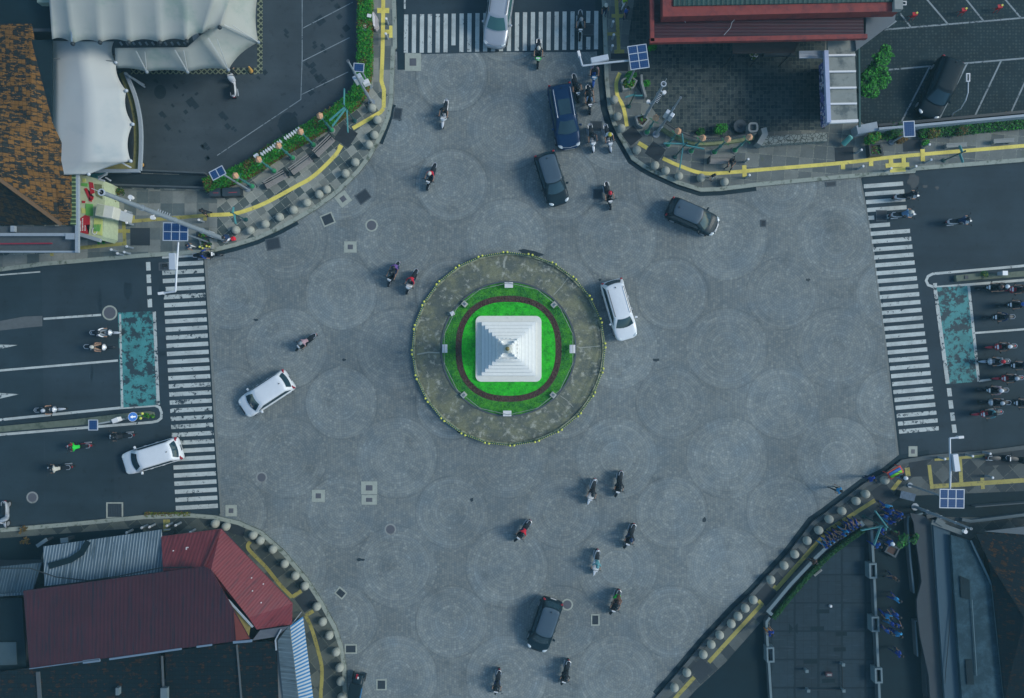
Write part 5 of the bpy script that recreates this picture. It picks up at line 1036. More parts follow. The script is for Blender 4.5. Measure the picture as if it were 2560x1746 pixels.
t = thing('striped_awning', 'blue and white striped awning along the southwest pavement', 'awning', (*P(750, 1640, 0).xy, 0)); m_blu = surf('awning_blue', (.025, .16, .36), .7); m_wh = surf('awning_white', (.42, .46, .48), .7); bm = B(); n = 25
def aw(u, v): # u down, v across
    xl = 725+u*22; yl = 1566+u*182; xr = 757.6+u*24.5; yr = 1541.7+u*196
    return P(xl+(xr-xl)*v, yl+(yr-yl)*v, 2.75-.35*v)-t.location
for i in range(n*2):
    a, b = i/(2*n)*1.15, (i+1)/(2*n)*1.15; q = [aw(a, 0), aw(a, .5)+Vector((0, 0, .03)), aw(a, 1), aw(b, 1), aw(b, .5)+Vector((0, 0, .03)), aw(b, 0)]
    v = [bm.verts.new(p) for p in q]; f1 = bm.faces.new((v[0], v[1], v[4], v[5])); f2_ = bm.faces.new((v[1], v[2], v[3], v[4])); f1.material_index = f2_.material_index = i % 2
o = obj('cloth', bm, [m_blu, m_wh], t); o.modifiers.new('s', 'SOLIDIFY').thickness = .03
bm = B()
for u in (0, .5, 1): p = aw(u, .02); cyl(bm, (p.x, p.y, 0), p, .03)
obj('post', bm, m_alu, t)
t = building('black_tile_house', 'blackened tiled roofs with orange patches at the bottom left edge', [(-100, 1700), (600, 1700), (600, 2000), (-100, 2000)], 3.6)
bm = B(); face(bm, [(-300, 1720, 3.6), (60, 1672, 3.6), (400, 1630, 3.6), (410, 2000, 3.6), (-300, 2000, 3.6)], t); obj('roof', bm, m_tile_k, t); bm = B(); face(bm, [(413, 1630, 3.7), (590, 1606, 3.7), (690, 1604, 3.4), (704, 2000, 3.4), (423, 2000, 3.7)], t); obj('roof', bm, m_tile_k, t)
bm = B(); bar(bm, (405, 1640, 3.85), (412, 1800, 3.85), t, .12, .08); obj('gutter', bm, m_conc_d, t); bm = B(); bar(bm, (95, 1680, 3.75), (103, 1800, 3.75), t, .25, .08); obj('gutter', bm, m_conc_d, t); bm = B(); bar(bm, (592, 1612, 3.85), (608, 1800, 3.85), t, .1, .08); obj('gutter', bm, m_conc_d, t); _mm = surf('grey_blue', (.12, .16, .18)); bm = B(); box(bm, P(412, 1735, 4.0)-t.location, (.45, .9, .3)); obj('skylight', bm, _mm, t); bm = B(); box(bm, P(296, 1727, 4.0)-t.location, (.22, .5, .3)); obj('skylight', bm, _mm, t)
t = building('left_edge_block', 'dark block with pale flat patch at the left bottom edge', [(-300, 1530), (40, 1530), (40, 1690), (-300, 1690)], 3.0, m_wall_d)
bm = B(); face(bm, [(-300, 1505, 3.1), (55, 1495, 3.1), (65, 1672, 3.1), (-300, 1710, 3.1)], t); obj('roof', bm, m_navy, t); bm = B(); face(bm, [(-300, 1610, 3.2), (40, 1606, 3.2), (42, 1662, 3.2), (-300, 1676, 3.2)], t, .05); obj('flat_sheet', bm, surf('flat_sheet', (.045, .075, .09)), t)
bm = B(); sheet(bm, XY([(-300, 1345), (0, 1345), (360, 1318), (360, 1345), (110, 1380), (100, 1420), (-300, 1440)]), PZ+.006); struct('dark_market_ground', bm, m_navy)
for i, (px, py, w_, h_, l) in enumerate(((108, 1356, .9, .25, 'small pale tarpaulin leaning at the grey shed left end'), (164, 1350, .55, .35, 'small grey box beside the grey shed edge'), (420, 1323, .5, .1, 'thin white strip at the grey roof corner'))):
    c = P(px, py, .9); t = thing('market_stall', l, 'stall', (c.x, c.y, PZ), .6 if i == 0 else .1); bm = B(); box(bm, (0, 0, .9), (w_, h_, .05)); obj('top', bm, surf('stall_top', (.20, .25, .27)), t); bm = B(); box(bm, (0, 0, .44), (w_*.7, h_*.6, .85)); obj('base', bm, m_wall_d, t)
for i, (px, py) in enumerate(((58, 1326), (62, 1356))): shrub(px, py, .34, 60, ('upper', 'lower')[i]+' dry orange plant in the dark lower left area', 'plant', [m_rust]*3, s=.1, name='dry_plant', h=.7)
# --- southeast
def crack(name, col, line_, size):
    m = M(name, .9); v = m.vor(size, 'DISTANCE_TO_EDGE'); v.distance = 'CHEBYCHEV' if hasattr(v, 'distance') and v.feature != 'DISTANCE_TO_EDGE' else v.distance
    x, y, z = m.xyz(); n = m.noise(1.3, 5, .7); f = m.noise(1.0, 4, .7, .8, 6); gx = (x/1.75+n*.12); gy = (y/2.1); j = gx.fract().lt(.09).max(gy.fract().lt(.06)); g2 = (x/.6).fract().lt(.08).max(((y/.95)+(gx.floor()*.4)).fract().lt(.06)); w_ = m.wn(gx.floor(), gy.floor(), z*0.0)
    c = m.scale(col, (n*.9+.55)*(w_*.4+.8)*(g2*-.25+1)); c = m.mix(f.ss(.55, .75)*.35, c, (.06, .085, .11)); return m.out(m.mix(j, c, line_))
m_park = crack('park_paving', (.013, .029, .041), (.004, .016, .025), 1)  # lens falloff towards this corner is put into the paving colour
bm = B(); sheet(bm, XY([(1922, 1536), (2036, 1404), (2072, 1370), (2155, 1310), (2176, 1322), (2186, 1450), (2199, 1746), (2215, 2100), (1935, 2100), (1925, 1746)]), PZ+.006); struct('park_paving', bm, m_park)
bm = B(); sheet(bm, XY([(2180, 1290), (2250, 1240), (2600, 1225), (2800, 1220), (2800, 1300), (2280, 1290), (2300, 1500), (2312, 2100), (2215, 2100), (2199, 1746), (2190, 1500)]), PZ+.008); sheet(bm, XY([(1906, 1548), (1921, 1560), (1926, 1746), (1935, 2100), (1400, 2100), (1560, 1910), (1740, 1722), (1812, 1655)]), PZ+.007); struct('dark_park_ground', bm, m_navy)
m_wlow = surf('dimmed_white_wall', (.13, .18, .20), .8, .15, 3); m_hed = [m_leaf3]*3  # white walls dimmed in colour to carry the corner falloff
def lowwall(line_, label, wd=.20, h=.5, m=m_wlow):
    q = XY(line_, h); c = q[0]; t = thing('seat_wall', label, 'wall', (c.x, c.y, PZ)); bm = B(); ribbon(bm, [p-c for p in q], wd*.8, 0, h-.07); obj('base', bm, m_conc_d, t); bm = B(); ribbon(bm, [p-c for p in q], wd, h-.07, .07); obj('seat', bm, m, t)
lowwall([(1929, 1536), (1919, 1527), (1975, 1460), (2027, 1405)], 'longest white seat wall along the southeast yellow strip', .24); lowwall([(2034, 1397), (2066, 1366), (2110, 1333), (2151, 1306), (2157, 1314)], 'white seat wall under the group of people in blue', .24)
lowwall([(1923, 1543), (1915, 1554), (1917, 1600), (1923, 1690), (1927, 1760), (1932, 1900)], 'white wall running down from the person in orange and blue', .17); lowwall([(2177, 1325), (2183, 1428), (2189, 1561), (2197, 1746), (2203, 1900)], 'white wall on the right side of the dark paved park', .17)
lowwall([(2305, 1283), (2268, 1292), (2267, 1310), (2274, 1400), (2283, 1482)], 'short upper white wall left of the mauve terrace', .11); lowwall([(2300, 1551), (2286, 1552), (2292, 1640)], 'short lower white wall left of the mauve terrace', .08)
for i, (px, py) in enumerate(((1926.5, 1638), (2183, 1428), (2189, 1561.5), (2197, 1690))):
    c = P(px, py, .8); t = thing('wall_box', ('single white box on the left park wall', 'top white box on the right park wall', 'middle white box on the right park wall', 'bottom white box on the right park wall')[i], 'box', (c.x, c.y, PZ), .03); bm = B(); ribbon(bm, [(-.22, -.5), (.22, -.5), (.22, .5), (-.22, .5)], .12, 0, .66, True); obj('frame', bm, m_wlow, t); bm = B(); box(bm, (0, 0, .25), (.36, .9, .5)); obj('inside', bm, m_conc_d, t)
hedge([(1928, 1541), (1985, 1470), (2038, 1412), (2085, 1370), (2152, 1322)], .34, .42, 1300, 'narrow dark green hedge behind the southeast seat walls', [m_leaf3]*3)
for i, (px, py) in enumerate(((2015, 1676), (2106, 1660), (2019, 1725), (2107, 1725))):
    c = P(px, py, .4); t = thing('rope_post', ('top left', 'top right', 'bottom left', 'bottom right')[i]+' small white post of the roped square in the dark park', 'post', (c.x, c.y, PZ)); bm = B(); box(bm, (0, 0, .2), (.16, .16, .4)); obj('post', bm, m_wlow, t); bm = B(); box(bm, (0, 0, .43), (.22, .22, .06)); obj('cap', bm, m_wlow, t)
for a, b, l in (((2019, 1725), (2107, 1725), 'dark rope between the two lower white park posts'), ((2106, 1660), (2107, 1725), 'dark rope between the two right white park posts')):
    A, D = P(*a, .3), P(*b, .3); bm = B(); cyl(bm, A, D, .03, n=6); o = obj('rope', bm, m_black); tag(o, l, 'rope')
c = P(2072, 1686, .3); t = thing('miniature_base', 'small dark red stone block inside the roped square', 'block', (c.x, c.y, PZ)); bm = B(); box(bm, (0, 0, .12), (.45, .26, .24)); obj('block', bm, surf('dark_red_block', (.10, .05, .06), .8, .5, 9), t); bm = B(); box(bm, (0, 0, .26), (.3, .12, .04)); obj('plate', bm, m_conc, t)
c = P(2077, 1516, .3); bm = B(); box(bm, (c.x, c.y, .25), (.16, .16, .22), bev=.02); tag(obj('ground_lamp', bm, m_plate), 'single small white lamp in the middle of the dark paving', 'lamp')
c = P(2046, 1432, .3); bm = B(); ribbon(bm, [(c.x-.28, c.y-.2), (c.x+.22, c.y+.22), (c.x+.28, c.y+.15), (c.x-.22, c.y-.27)], .05, PZ, .12, True); tag(obj('floor_grille', bm, m_conc), 'small tilted grey frame on the dark paving near the seat wall', 'frame')
bm = B()
for px, py, w_, h_ in ((2055, 1527, 32, 10), (2041, 1570, 34, 11), (2101, 1583, 28, 10), (2097, 1622, 30, 10), (2024, 1652, 34, 11), (2069, 1700, 32, 10)): sheet(bm, sq(px, py, w_, h_, .02), PZ+.012)
sheet(bm, XY([(1970, 1556), (1981, 1570), (1970, 1584)]), PZ+.012); sheet(bm, XY([(1992, 1556), (1981, 1570), (1992, 1584)]), PZ+.012); struct('dark_inlays', bm, m_navy)
tree(2266, 1350, [(2252, 1330, .25), (2262, 1345, .30), (2285, 1352, .28), (2250, 1362, .26), (2272, 1362, .22), (2290, 1340, .22)], 'spiky dark green palm like plant beside the mauve terrace', 700, 2.0, [m_leaf3, m_leaf, m_leaf3], .16, 'palm_plant')
planter([(2206, 1375), (2216, 1358), (2240, 1368), (2230, 1388)], 'dark square planter outline near the palm like plant', .3, m_conc_d)
t = building('mauve_terrace', 'long mauve brown terrace strip with rounded dark bites at lower right', [(2305, 1300), (2325, 1310), (2350, 1746), (2320, 1746)], .9, m_wall_d); bm = B(); face(bm, [(2275, 1283, 1.0), (2310, 1290, 1.0), (2330, 1308, 1.0), (2338, 1450, 1.0), (2350, 1600, 1.0), (2362, 1760, 1.0), (2372, 1900, 1), (2335, 1900, 1), (2322, 1690, 1.0), (2300, 1590, 1.0), (2293, 1530, 1), (2292, 1500, 1), (2304, 1455, 1), (2300, 1420, 1), (2288, 1340, 1), (2285, 1310, 1)], t, .15); obj('floor', bm, surf('mauve_floor', (.045, .055, .064), .9, .15, 1.3), t)
bm = B(); bar(bm, (2330, 1308, 1.05), (2362, 1746, 1.05), t, .12, .12); obj('rim', bm, m_wall, t)
t = building('blue_grey_roof_house', 'long smooth blue grey roof strip at lower right', [(2350, 1340), (2365, 1340), (2385, 1746), (2370, 1746)], 1.3); bm = B(); face(bm, [(2333, 1307, 1.3), (2375, 1324, 1.3), (2378, 1400, 1.3), (2383, 1465, 1.3), (2403, 1746, 1.3), (2412, 1900, 1.3), (2372, 1900, 1.3), (2362, 1746, 1.3), (2345, 1500, 1.3)], t, .2); obj('roof', bm, surf('blue_grey_roof', (.036, .075, .105), .8, .06, 1), t)
bm = B(); tube(bm, [P(x, y, 1.42)-t.location for x, y in ((2383, 1470), (2375, 1560), (2366, 1660), (2362, 1710))], .025, 5); obj('cable', bm, m_black, t); _mm = surf('ledge_grey', (.09, .115, .12)); bm = B(); bar(bm, (2329, 1305, 1.42), (2405, 1332, 1.42), t, .35, .1); obj('front_ledge', bm, _mm, t); bm = B(); bar(bm, (2340, 1300, 1.5), (2360, 1312, 1.5), t, .4, .1); obj('front_ledge', bm, _mm, t)
m_mott = M('mottled_blue_roof', .9); _n = m_mott.noise(1.6, 8, .75); _b = m_mott.noise(.5, 3); m_mott = m_mott.out(m_mott.mix((_n*.7+_b*.4).ss(.48, .72), (.010, .036, .052), (.036, .085, .115)), _n, .3, .02)
t = building('mottled_roof_house', 'house with mottled dark blue roof and slots at lower right', [(2400, 1380), (2430, 1390), (2470, 1500), (2490, 1746), (2430, 1746)], 1.6); bm = B(); face(bm, [(2377, 1338, 1.6), (2427, 1352, 1.6), (2455, 1400, 1.6), (2479, 1462, 1.6), (2492, 1600, 1.6), (2510, 1746, 1.6), (2518, 1900, 1.6), (2416, 1900, 1.6), (2405, 1746, 1.6), (2385, 1465, 1.6)], t, .2); obj('roof', bm, m_mott, t)
bm = B(); face(bm, [(2400, 1440, 1.68), (2424, 1450, 1.68), (2426, 1500, 1.68), (2403, 1494, 1.68)], t, .05); obj('skylight', bm, m_navy, t); bm = B(); face(bm, [(2414, 1650, 1.68), (2430, 1650, 1.68), (2436, 1712, 1.68), (2418, 1712, 1.68)], t, .05); obj('skylight', bm, m_navy, t); _mm = surf('blue_ridge', (.07, .13, .16)); bm = B(); bar(bm, (2430, 1500, 1.7), (2442, 1690, 1.7), t, .05, .04); obj('ridge', bm, _mm, t); bm = B(); bar(bm, (2427, 1352, 1.72), (2479, 1462, 1.72), t, .12, .08); obj('ridge', bm, _mm, t); bm = B(); bar(bm, (2479, 1462, 1.72), (2510, 1746, 1.72), t, .08, .06); obj('ridge', bm, _mm, t)
t = building('orange_tile_house', 'dark tiled roof with orange patches at the lower right edge', [(2500, 1400), (2700, 1400), (2700, 1900), (2540, 1900)], 1.9); bm = B(); face(bm, [(2440, 1334, 2.1), (2700, 1331, 2.1), (2700, 1640, 3.0), (2560, 1545, 2.7), (2470, 1400, 2.1)], t); obj('roof', bm, m_tile_o, t); bm = B(); face(bm, [(2470, 1400, 2.0), (2560, 1548, 2.6), (2700, 1640, 3.0), (2700, 2000, 2.0), (2522, 2000, 1.9), (2512, 1746, 1.9), (2482, 1462, 1.9)], t); obj('roof', bm, m_tile_k, t)
bm = B(); face(bm, [(2461, 1329, 2.3), (2560, 1317, 2.3), (2700, 1302, 2.3), (2700, 1340, 2.3), (2560, 1337, 2.3)], t, .1); obj('grey_flashing', bm, surf('grey_flashing', (.05, .075, .095)), t)
wallthing([(2396, 1296), (2418, 1300), (2440, 1298), (2490, 1292), (2560, 1283), (2700, 1270)], .22, .3, surf('pale_blue_wall', (.10, .14, .16)), 'broken pale wall below the dark right hand pavement'); wallthing([(2424, 1263), (2540, 1254), (2700, 1246)], .08, .5, m_conc_d, 'thin low fence wall on the right hand pavement')
wallthing([(2306, 1288), (2330, 1283), (2350, 1298)], .30, .4, m_conc_d, 'rounded grey wall end at the top of the blue grey roof')
# medians
def median(poly, label, extra=None):
    q = XY(poly); c = sum(q, Vector((0, 0)))/len(q); t = thing('traffic_island', label, 'traffic island', (c.x, c.y, 0)); bm = B(); prism(bm, [p-c for p in q], 0, .28); obj('body', bm, surf('mossy_median', (.13, .15, .11), .9, .35, 3, dirt=(.05, .07, .05)), t); return t
median([(-200, 1084), (0, 1066), (200, 1047), (300, 1035), (375, 1028), (386, 1031), (388, 1038), (375, 1043), (300, 1050), (200, 1063), (0, 1080), (-200, 1098)], 'long narrow concrete island in the western road')
median([(2384, 690), (2448, 683), (2448, 699), (2386, 705)], 'pale concrete block at the tip of the eastern road island'); median([(2449, 688), (2560, 678), (2700, 666), (2700, 682), (2560, 692), (2450, 700)], 'long low island strip in the eastern road')
c = P(2416, 693.5, .3); bm = B(); box(bm, (c.x, c.y, .30), (.26, .26, .05)); tag(obj('hatch', bm, m_iron), 'small dark square hatch on the pale eastern island block', 'hatch')
c = P(2513, 683, .9); t = thing('control_box', 'small grey box on the eastern road island', 'box', (c.x, c.y, .28)); bm = B(); box(bm, (0, 0, .3), (.34, .28, .6), bev=.02); obj('housing', bm, m_alu, t); bm = B(); box(bm, (0, 0, .62), (.38, .32, .03)); obj('lid', bm, m_alu, t)
shrub(2462, 687, .30, 160, 'dark plants with yellow flowers on the eastern island', 'plant', [m_leaf3, m_leaf2, m_leaf3], .28, name='flower_bush', h=.6); shrub(366, 1040, .24, 120, 'green plants at the tip of the western island', 'plant', [m_leaf, m_leaf2, m_leaf3], .28, ((0, 0, 1), (.5, 0, .8), (-.6, -.05, .8)), name='flower_bush', h=.5)
c = P(334, 1042, 1.5); t = thing('round_sign', 'round blue arrow sign with yellow collar on the western island', 'traffic sign', (c.x, c.y, .28)); bm = B(); cyl(bm, (0, 0, 0), (0, 0, 1.2), .03); obj('post', bm, m_pole, t); bm = B(); n0 = Matrix.Rotation(math.radians(55), 3, 'Y') @ Vector((0, 0, 1)); cyl(bm, Vector((0, 0, 1.35)), Vector((0, 0, 1.35))+n0*.03, .32, n=24); obj('disc', bm, surf('sign_blue', (.01, .12, .42), .4), t)
bm = B(); cyl(bm, Vector((0, 0, 1.35))+n0*.02, Vector((0, 0, 1.35))+n0*.025, .335, n=24); obj('rim', bm, m_plate, t)
bm = B(); q0 = Vector((0, 0, 1.35))+n0*.036; ex = Vector((0, 1, 0)); ey = n0.cross(ex)
f = bm.faces.new([bm.verts.new(q0+ex*a*.2+ey*b*.2) for a, b in ((-.25, -1), (.25, -1), (.25, .1), (.6, .1), (0, 1), (-.6, .1), (-.25, .1))]); obj('arrow', bm, m_lett, t)
bm = B(); ball(bm, (.25, .15, .5), .10); ball(bm, (.1, -.2, .45), .10); ball(bm, (-.3, -.1, .4), .09); obj('collar_balls', bm, m_yball, t)
for i, (px, py) in enumerate(((500, 618), (507, 621), (517, 616), (524, 618))): c = P(px, py, .5); bm = B(); ball(bm, (c.x, c.y, PZ+.42), .085); cyl(bm, (c.x, c.y, PZ), (c.x, c.y, PZ+.4), .03); tag(obj('flower_post', bm, m_yball), f'{ORD[i]} small yellow ball from the left at the western planter', 'post', 'yellow balls at the western planter')
# vendor tray
c = P(2237, 1181, .8); t = thing('vendor_cart', 'red tray cart with rows of blue and bright green goods at the right corner', 'cart', (c.x, c.y, PZ), math.radians(30)); mr = surf('cart_red', (.55, .06, .04), .5)
bm = B(); box(bm, (0, 0, .72), (1.12, .56, .10)); obj('tray', bm, mr, t); bm = B(); box(bm, (-.02, .1, .80), (.92, .18, .08)); obj('blue_goods', bm, surf('goods_blue', (.01, .12, .40), .6, .4, 12), t); bm = B(); box(bm, (-.02, -.1, .80), (.92, .18, .08)); obj('green_goods', bm, surf('goods_green', (.20, .62, .02), .6, .5, 12), t)
for sx in (-1, 1):
    for sy in (-1, 1): bm = B(); box(bm, (sx*.5, sy*.22, .35), (.05, .05, .68)); obj('leg', bm, mr, t)
c = P(2268, 1240, .8); t = thing('folding_table', 'dark cluttered table beside the vendor at the right corner', 'table', (c.x, c.y, PZ), -.25); bm = B(); box(bm, (0, 0, .72), (1.1, .55, .04)); obj('table_top', bm, surf('table_clutter', (.06, .10, .15), .6, .7, 6), t)
for sx in (-1, 1): bm = B(); box(bm, (sx*.45, 0, .35), (.05, .45, .7)); obj('leg', bm, m_black, t)
c = P(582, 597, .4); t = thing('red_bag', 'bright red bag held by the crouching person at the western kerb', 'bag', (c.x, c.y, PZ+.02), .3); bm = B(); loft(bm, [(-.14, .10, 0, .2), (-.1, .15, 0, .34), (.1, .16, 0, .36), (.15, .1, 0, .22)]); obj('body', bm, surf('bag_red', (.75, .015, .04), .6), t, True); bm = B(); tube(bm, [(-.08, 0, .33), (0, 0, .42), (.08, 0, .33)], .012, 6); obj('handle', bm, m_black, t)
# ------------------------------------------------------------------ cars
def carpaint(name, col, metal=.1, rough=.38):
    m = M(name, rough, metal, .5 if max(col) > .3 else .22); m.p.inputs['Coat Weight'].default_value = .25 if max(col) > .3 else .06; m.p.inputs['Coat Roughness'].default_value = .12
    n = m.noise(3, 4); return m.out(m.mix(n, tuple(x*.93 for x in col), tuple(min(1, x*1.05) for x in col)))
m_glass = surf('tinted_glass', (.018, .045, .062), .08, .1, 1, spec=.7); m_glass_g = surf('green_glass', (.045, .13, .13), .10, .1, 1, spec=.7)
m_tyre = surf('tyre_rubber', (.014, .016, .018), .85); m_rim = surf('wheel_rim', (.35, .37, .40), .35, metal=.4)
m_head = surf('headlight_glass', (.55, .60, .62), .12, .1, spec=.8); m_tail = surf('tail_light_red', (.30, .012, .022), .3); m_trim = surf('black_trim', (.012, .016, .020), .5); m_platem = surf('number_plate', (.10, .11, .12), .5)
def rrect(x0, x1, w_, r, nx=7, ny=5, nc=3, bulge=0.):
    """outline ccw from front right; returns points and edge tags"""
    pts = []; tags = []
    def add(p, tg): pts.append(p); tags.append(tg)
    for k in range(ny+1): v = -1+2*k/ny; add((x1+bulge*(1-v*v), v*(w_-r)), 'F')
    tags[-1] = 'C'
    for k in range(1, nc): a = math.pi/2*k/nc; add((x1-r+r*math.cos(a), w_-r+r*math.sin(a)), 'C')
    for k in range(nx+1): add((x1-r+(x0-x1+2*r)*k/nx, w_), 'L')
    tags[-1] = 'C'
    for k in range(1, nc): a = math.pi/2+math.pi/2*k/nc; add((x0+r+r*math.cos(a), w_-r+r*math.sin(a)), 'C')
    for k in range(ny+1): v = 1-2*k/ny; add((x0-bulge*.7*(1-v*v), v*(w_-r)), 'R')
    tags[-1] = 'C'
    for k in range(1, nc): a = math.pi+math.pi/2*k/nc; add((x0+r+r*math.cos(a), -w_+r+r*math.sin(a)), 'C')
    for k in range(nx+1): add((x0+r+(x1-x0-2*r)*k/nx, -w_), 'Q')
    tags[-1] = 'C'
    for k in range(1, nc): a = -math.pi/2+math.pi/2*k/nc; add((x1-r+r*math.cos(a), -w_+r+r*math.sin(a)), 'C')
    return pts, tags
def car(px, py, dx, dy, L, W, Hc, mp, label, hood=1.0, slope=.62, rails=None, roofm=None, glassm=None, rear=.42, lights=True, tailbig=False, chrome=False, sunroof=False, tail='red'):
    c = P(px, py, .8); t = thing('car', label, 'car', (c.x, c.y, .008), ang(dx, dy)); h = L/2; w2 = W/2; g = glassm or m_glass; zb = .98*Hc/1.65
    bm = B(); st = []
    for s, kw, z0, z1 in ((-h, .74, .46, .78), (-h+.05, .88, .34, .90), (-h+.18, .965, .28, zb-.02), (-h+.5, 1, .25, zb), (-.6, 1, .22, zb), (.3, 1, .22, zb), (h-hood-.15, .995, .22, zb-.01), (h-hood+.12, .985, .23, zb-.05), (h-hood*.6, .97, .24, zb-.10), (h-.34, .92, .26, zb-.20), (h-.16, .82, .30, zb-.27), (h-.05, .66, .36, zb-.34), (h, .50, .42, zb-.40)):
        st.append((s, w2*kw, z0, z1))
    loft(bm, st, 28, power=5); obj('body', bm, mp, t, True)
    x0, x1 = -h+.10, h-hood+.05; X0, X1 = -h+rear, h-hood-slope; r0, r1 = .16, .22
    A, tg = rrect(x0, x1, w2*.93, r0, bulge=.14); Bq, _ = rrect(X0, X1, w2*.76, r1, bulge=.07); zr = Hc-.07; n = len(A)
    def S(i, v, off=0):
        a = Vector((*A[i % n], zb-.03)); b = Vector((*Bq[i % n], zr)); p = a.lerp(b, v); o = Vector((p.x-(x0+x1)/2, p.y, 0)); bul = .03*4*v*(1-v)
        dd = Vector((1 if p.x > X1-.05 else (-1 if p.x < X0+.05 else 0), (1 if p.y > 0 else -1) if abs(p.y) > w2*.6 else 0, .35)).normalized(); return p+dd*(bul+off)
    bm = B(); V = [[bm.verts.new(S(i, v)) for i in range(n)] for v in (0, .33, .66, 1)]
    for a, b in zip(V, V[1:]):
        for i in range(n): bm.faces.new((a[i], a[(i+1) % n], b[(i+1) % n], b[i]))
    bm.faces.new(V[-1]); obj('pillars', bm, mp, t, True)
    for T, nm, v0, v1 in (('F', 'windscreen', .06, .93), ('R', 'rear_window', .22, .90), ('L', 'side_window', .12, .86), ('Q', 'side_window', .12, .86)):
        bm = B(); idx = [i for i in range(n) if tg[i] == T]; idx.append(idx[-1]+1)
        G = [[bm.verts.new(S(i, v0+(v1-v0)*q, .012)) for i in idx] for q in (0, .5, 1)]
        for a, b in zip(G, G[1:]):
            for i in range(len(a)-1): bm.faces.new((a[i], a[i+1], b[i+1], b[i]))
        obj(nm, bm, g, t, 'all')
    bm = B(); rings = []
    for k, (ins, z) in enumerate(((0, zr-.01), (.05, zr+.028), (.16, zr+.05), (.42, zr+.07))):
        cx = (X0+X1)/2; lx = (X1-X0)/2; f = 1-ins/ (w2*.76); rings.append([bm.verts.new((cx+(p[0]-cx)*(1-ins/lx), p[1]*f, z)) for p in Bq])
    for a, b in zip(rings, rings[1:]):
        for i in range(n): bm.faces.new((a[i], a[(i+1) % n], b[(i+1) % n], b[i]))
    bm.faces.new(rings[-1]); roof = obj('roof', bm, roofm or mp, t, True)
    if rails:
        for s in (-1, 1): bm = B(); tube(bm, [(X0+.25, s*w2*.66, zr+.10), (X0+.35, s*w2*.67, zr+.13), (X1-.3, s*w2*.67, zr+.13), (X1-.15, s*w2*.66, zr+.09)], .024, 7); obj('roof_rail', bm, rails, roof)
    if sunroof: bm = B(); box(bm, ((X0+X1)/2+.35, 0, zr+.075), ((X1-X0)*.45, w2*.95, .01), bev=.004); obj('glass_roof', bm, g, roof)
    bm = B(); box(bm, (X0+.22, 0, zr+.10), (.10, .05, .06), bev=.01); obj('antenna', bm, m_trim, roof)
    bm = B()
    for s in (.46, 0): box(bm, (0, 0, 0), (.001, .001, .001)) if False else None
    bm.free()
    for s in (-1, 1):
        bm = B(); box(bm, (x1-.42, s*(w2+.09), zb+.02), (.14, .20, .13), s*-.2, bev=.03); obj('side_mirror', bm, mp, t)
        if lights:
            bm = B(); ball(bm, (h-.26, s*w2*.70, zb-.30), .16, (1.35, .9, .42), rz=s*-.7); obj('headlight', bm, m_head, t, 'all')
        bm = B(); box(bm, (-h+.10, s*w2*.80, zb-.06), (.12, .18 if not tailbig else .30, .22), s*.35, bev=.03); obj('tail_light', bm, m_tail, t)
        for x in (h-.78, -h+.74):
            wh = bpy.data.objects.new('wheel', None)
            bm = B(); cyl(bm, (x, s*(w2-.20), .32), (x, s*(w2-.005), .32), .32, n=22); q = obj('wheel', bm, m_tyre, t, True); bm = B(); cyl(bm, (x, s*(w2-.02), .32), (x, s*(w2+.008), .32), .20, n=16); obj('rim', bm, m_rim, q)
            bpy.data.objects.remove(wh)
        bm = B(); box(bm, (.15, s*(w2+.002), zb-.10), (.20, .03, .03)); box(bm, (-.75, s*(w2+.002), zb-.10), (.20, .03, .03)); obj('door_handle', bm, mp, t)
        bm = B(); box(bm, (x1-.02, s*w2*.30, zb+.02), (.03, w2*.62, .02), s*.12); obj('wiper', bm, m_trim, t)
    bm = B(); box(bm, (h-.035, 0, .52), (.10, W*.42, .16), bev=.02); obj('grille', bm, m_trim if not chrome else m_rim, t)
    bm = B(); box(bm, (-h-.005, 0, .62), (.03, .44, .14)); obj('number_plate', bm, m_platem if tail == 'red' else m_plate, t)
    if chrome: bm = B(); tube(bm, [(h-.30, -w2*.78, zb-.24), (h-.12, -w2*.5, zb-.27), (h-.05, 0, zb-.28), (h-.12, w2*.5, zb-.27), (h-.30, w2*.78, zb-.24)], .025, 7); obj('bumper_strip', bm, m_rim, t)
    return t
m_cw = carpaint('white_paint', (.74, .75, .77)); m_cs = carpaint('silver_paint', (.42, .44, .48), .4); m_cg = carpaint('dark_grey_paint', (.050, .068, .085), .2, .35); m_cgr = carpaint('dark_grey_roof', (.055, .088, .122), 0, .5)
m_cb = carpaint('dark_blue_paint', (.006, .030, .085), .1, .36); m_ck = carpaint('black_paint', (.006, .020, .030), 0, .5); m_cm = carpaint('charcoal_paint', (.030, .040, .048), .3, .28)
car(1247, 36, -24, 154, 4.8, 1.84, 1.85, m_cs, 'silver SUV driving down over the northern zebra crossing', 1.20, .62, rails=m_trim, glassm=m_glass_g, chrome=True)
car(1411, 291, 26, 153, 4.75, 1.85, 1.75, m_cb, 'dark blue SUV with silver roof rails at the upper right', 1.12, .75, rails=m_alu, sunroof=True, chrome=True)
car(1380, 447, 41, 129, 3.95, 1.68, 1.6, m_ck, 'black hatchback with grey roof below the blue SUV', .95, .60, roofm=m_cgr)
car(1733, 542, 122, 53, 3.95, 1.66, 1.6, m_ck, 'dark grey hatchback turning right under the northeast kerb', .88, .66, roofm=m_cgr, chrome=True)
car(1549, 775, 42, 146, 4.5, 1.74, 1.72, m_cw, 'white people carrier with roof rails just right of the roundabout', 1.05, .62, rails=m_trim)
car(663, 986, -118, 77, 4.25, 1.74, 1.52, m_cw, 'white hatchback with red tail lights on the cobbles at the left', .92, .72, tailbig=True)
car(377, 1142, -146, 44, 4.45, 1.76, 1.55, m_cw, 'white car with black roof lines rolling off the western zebra crossing', 1.0, .70, tailbig=True)
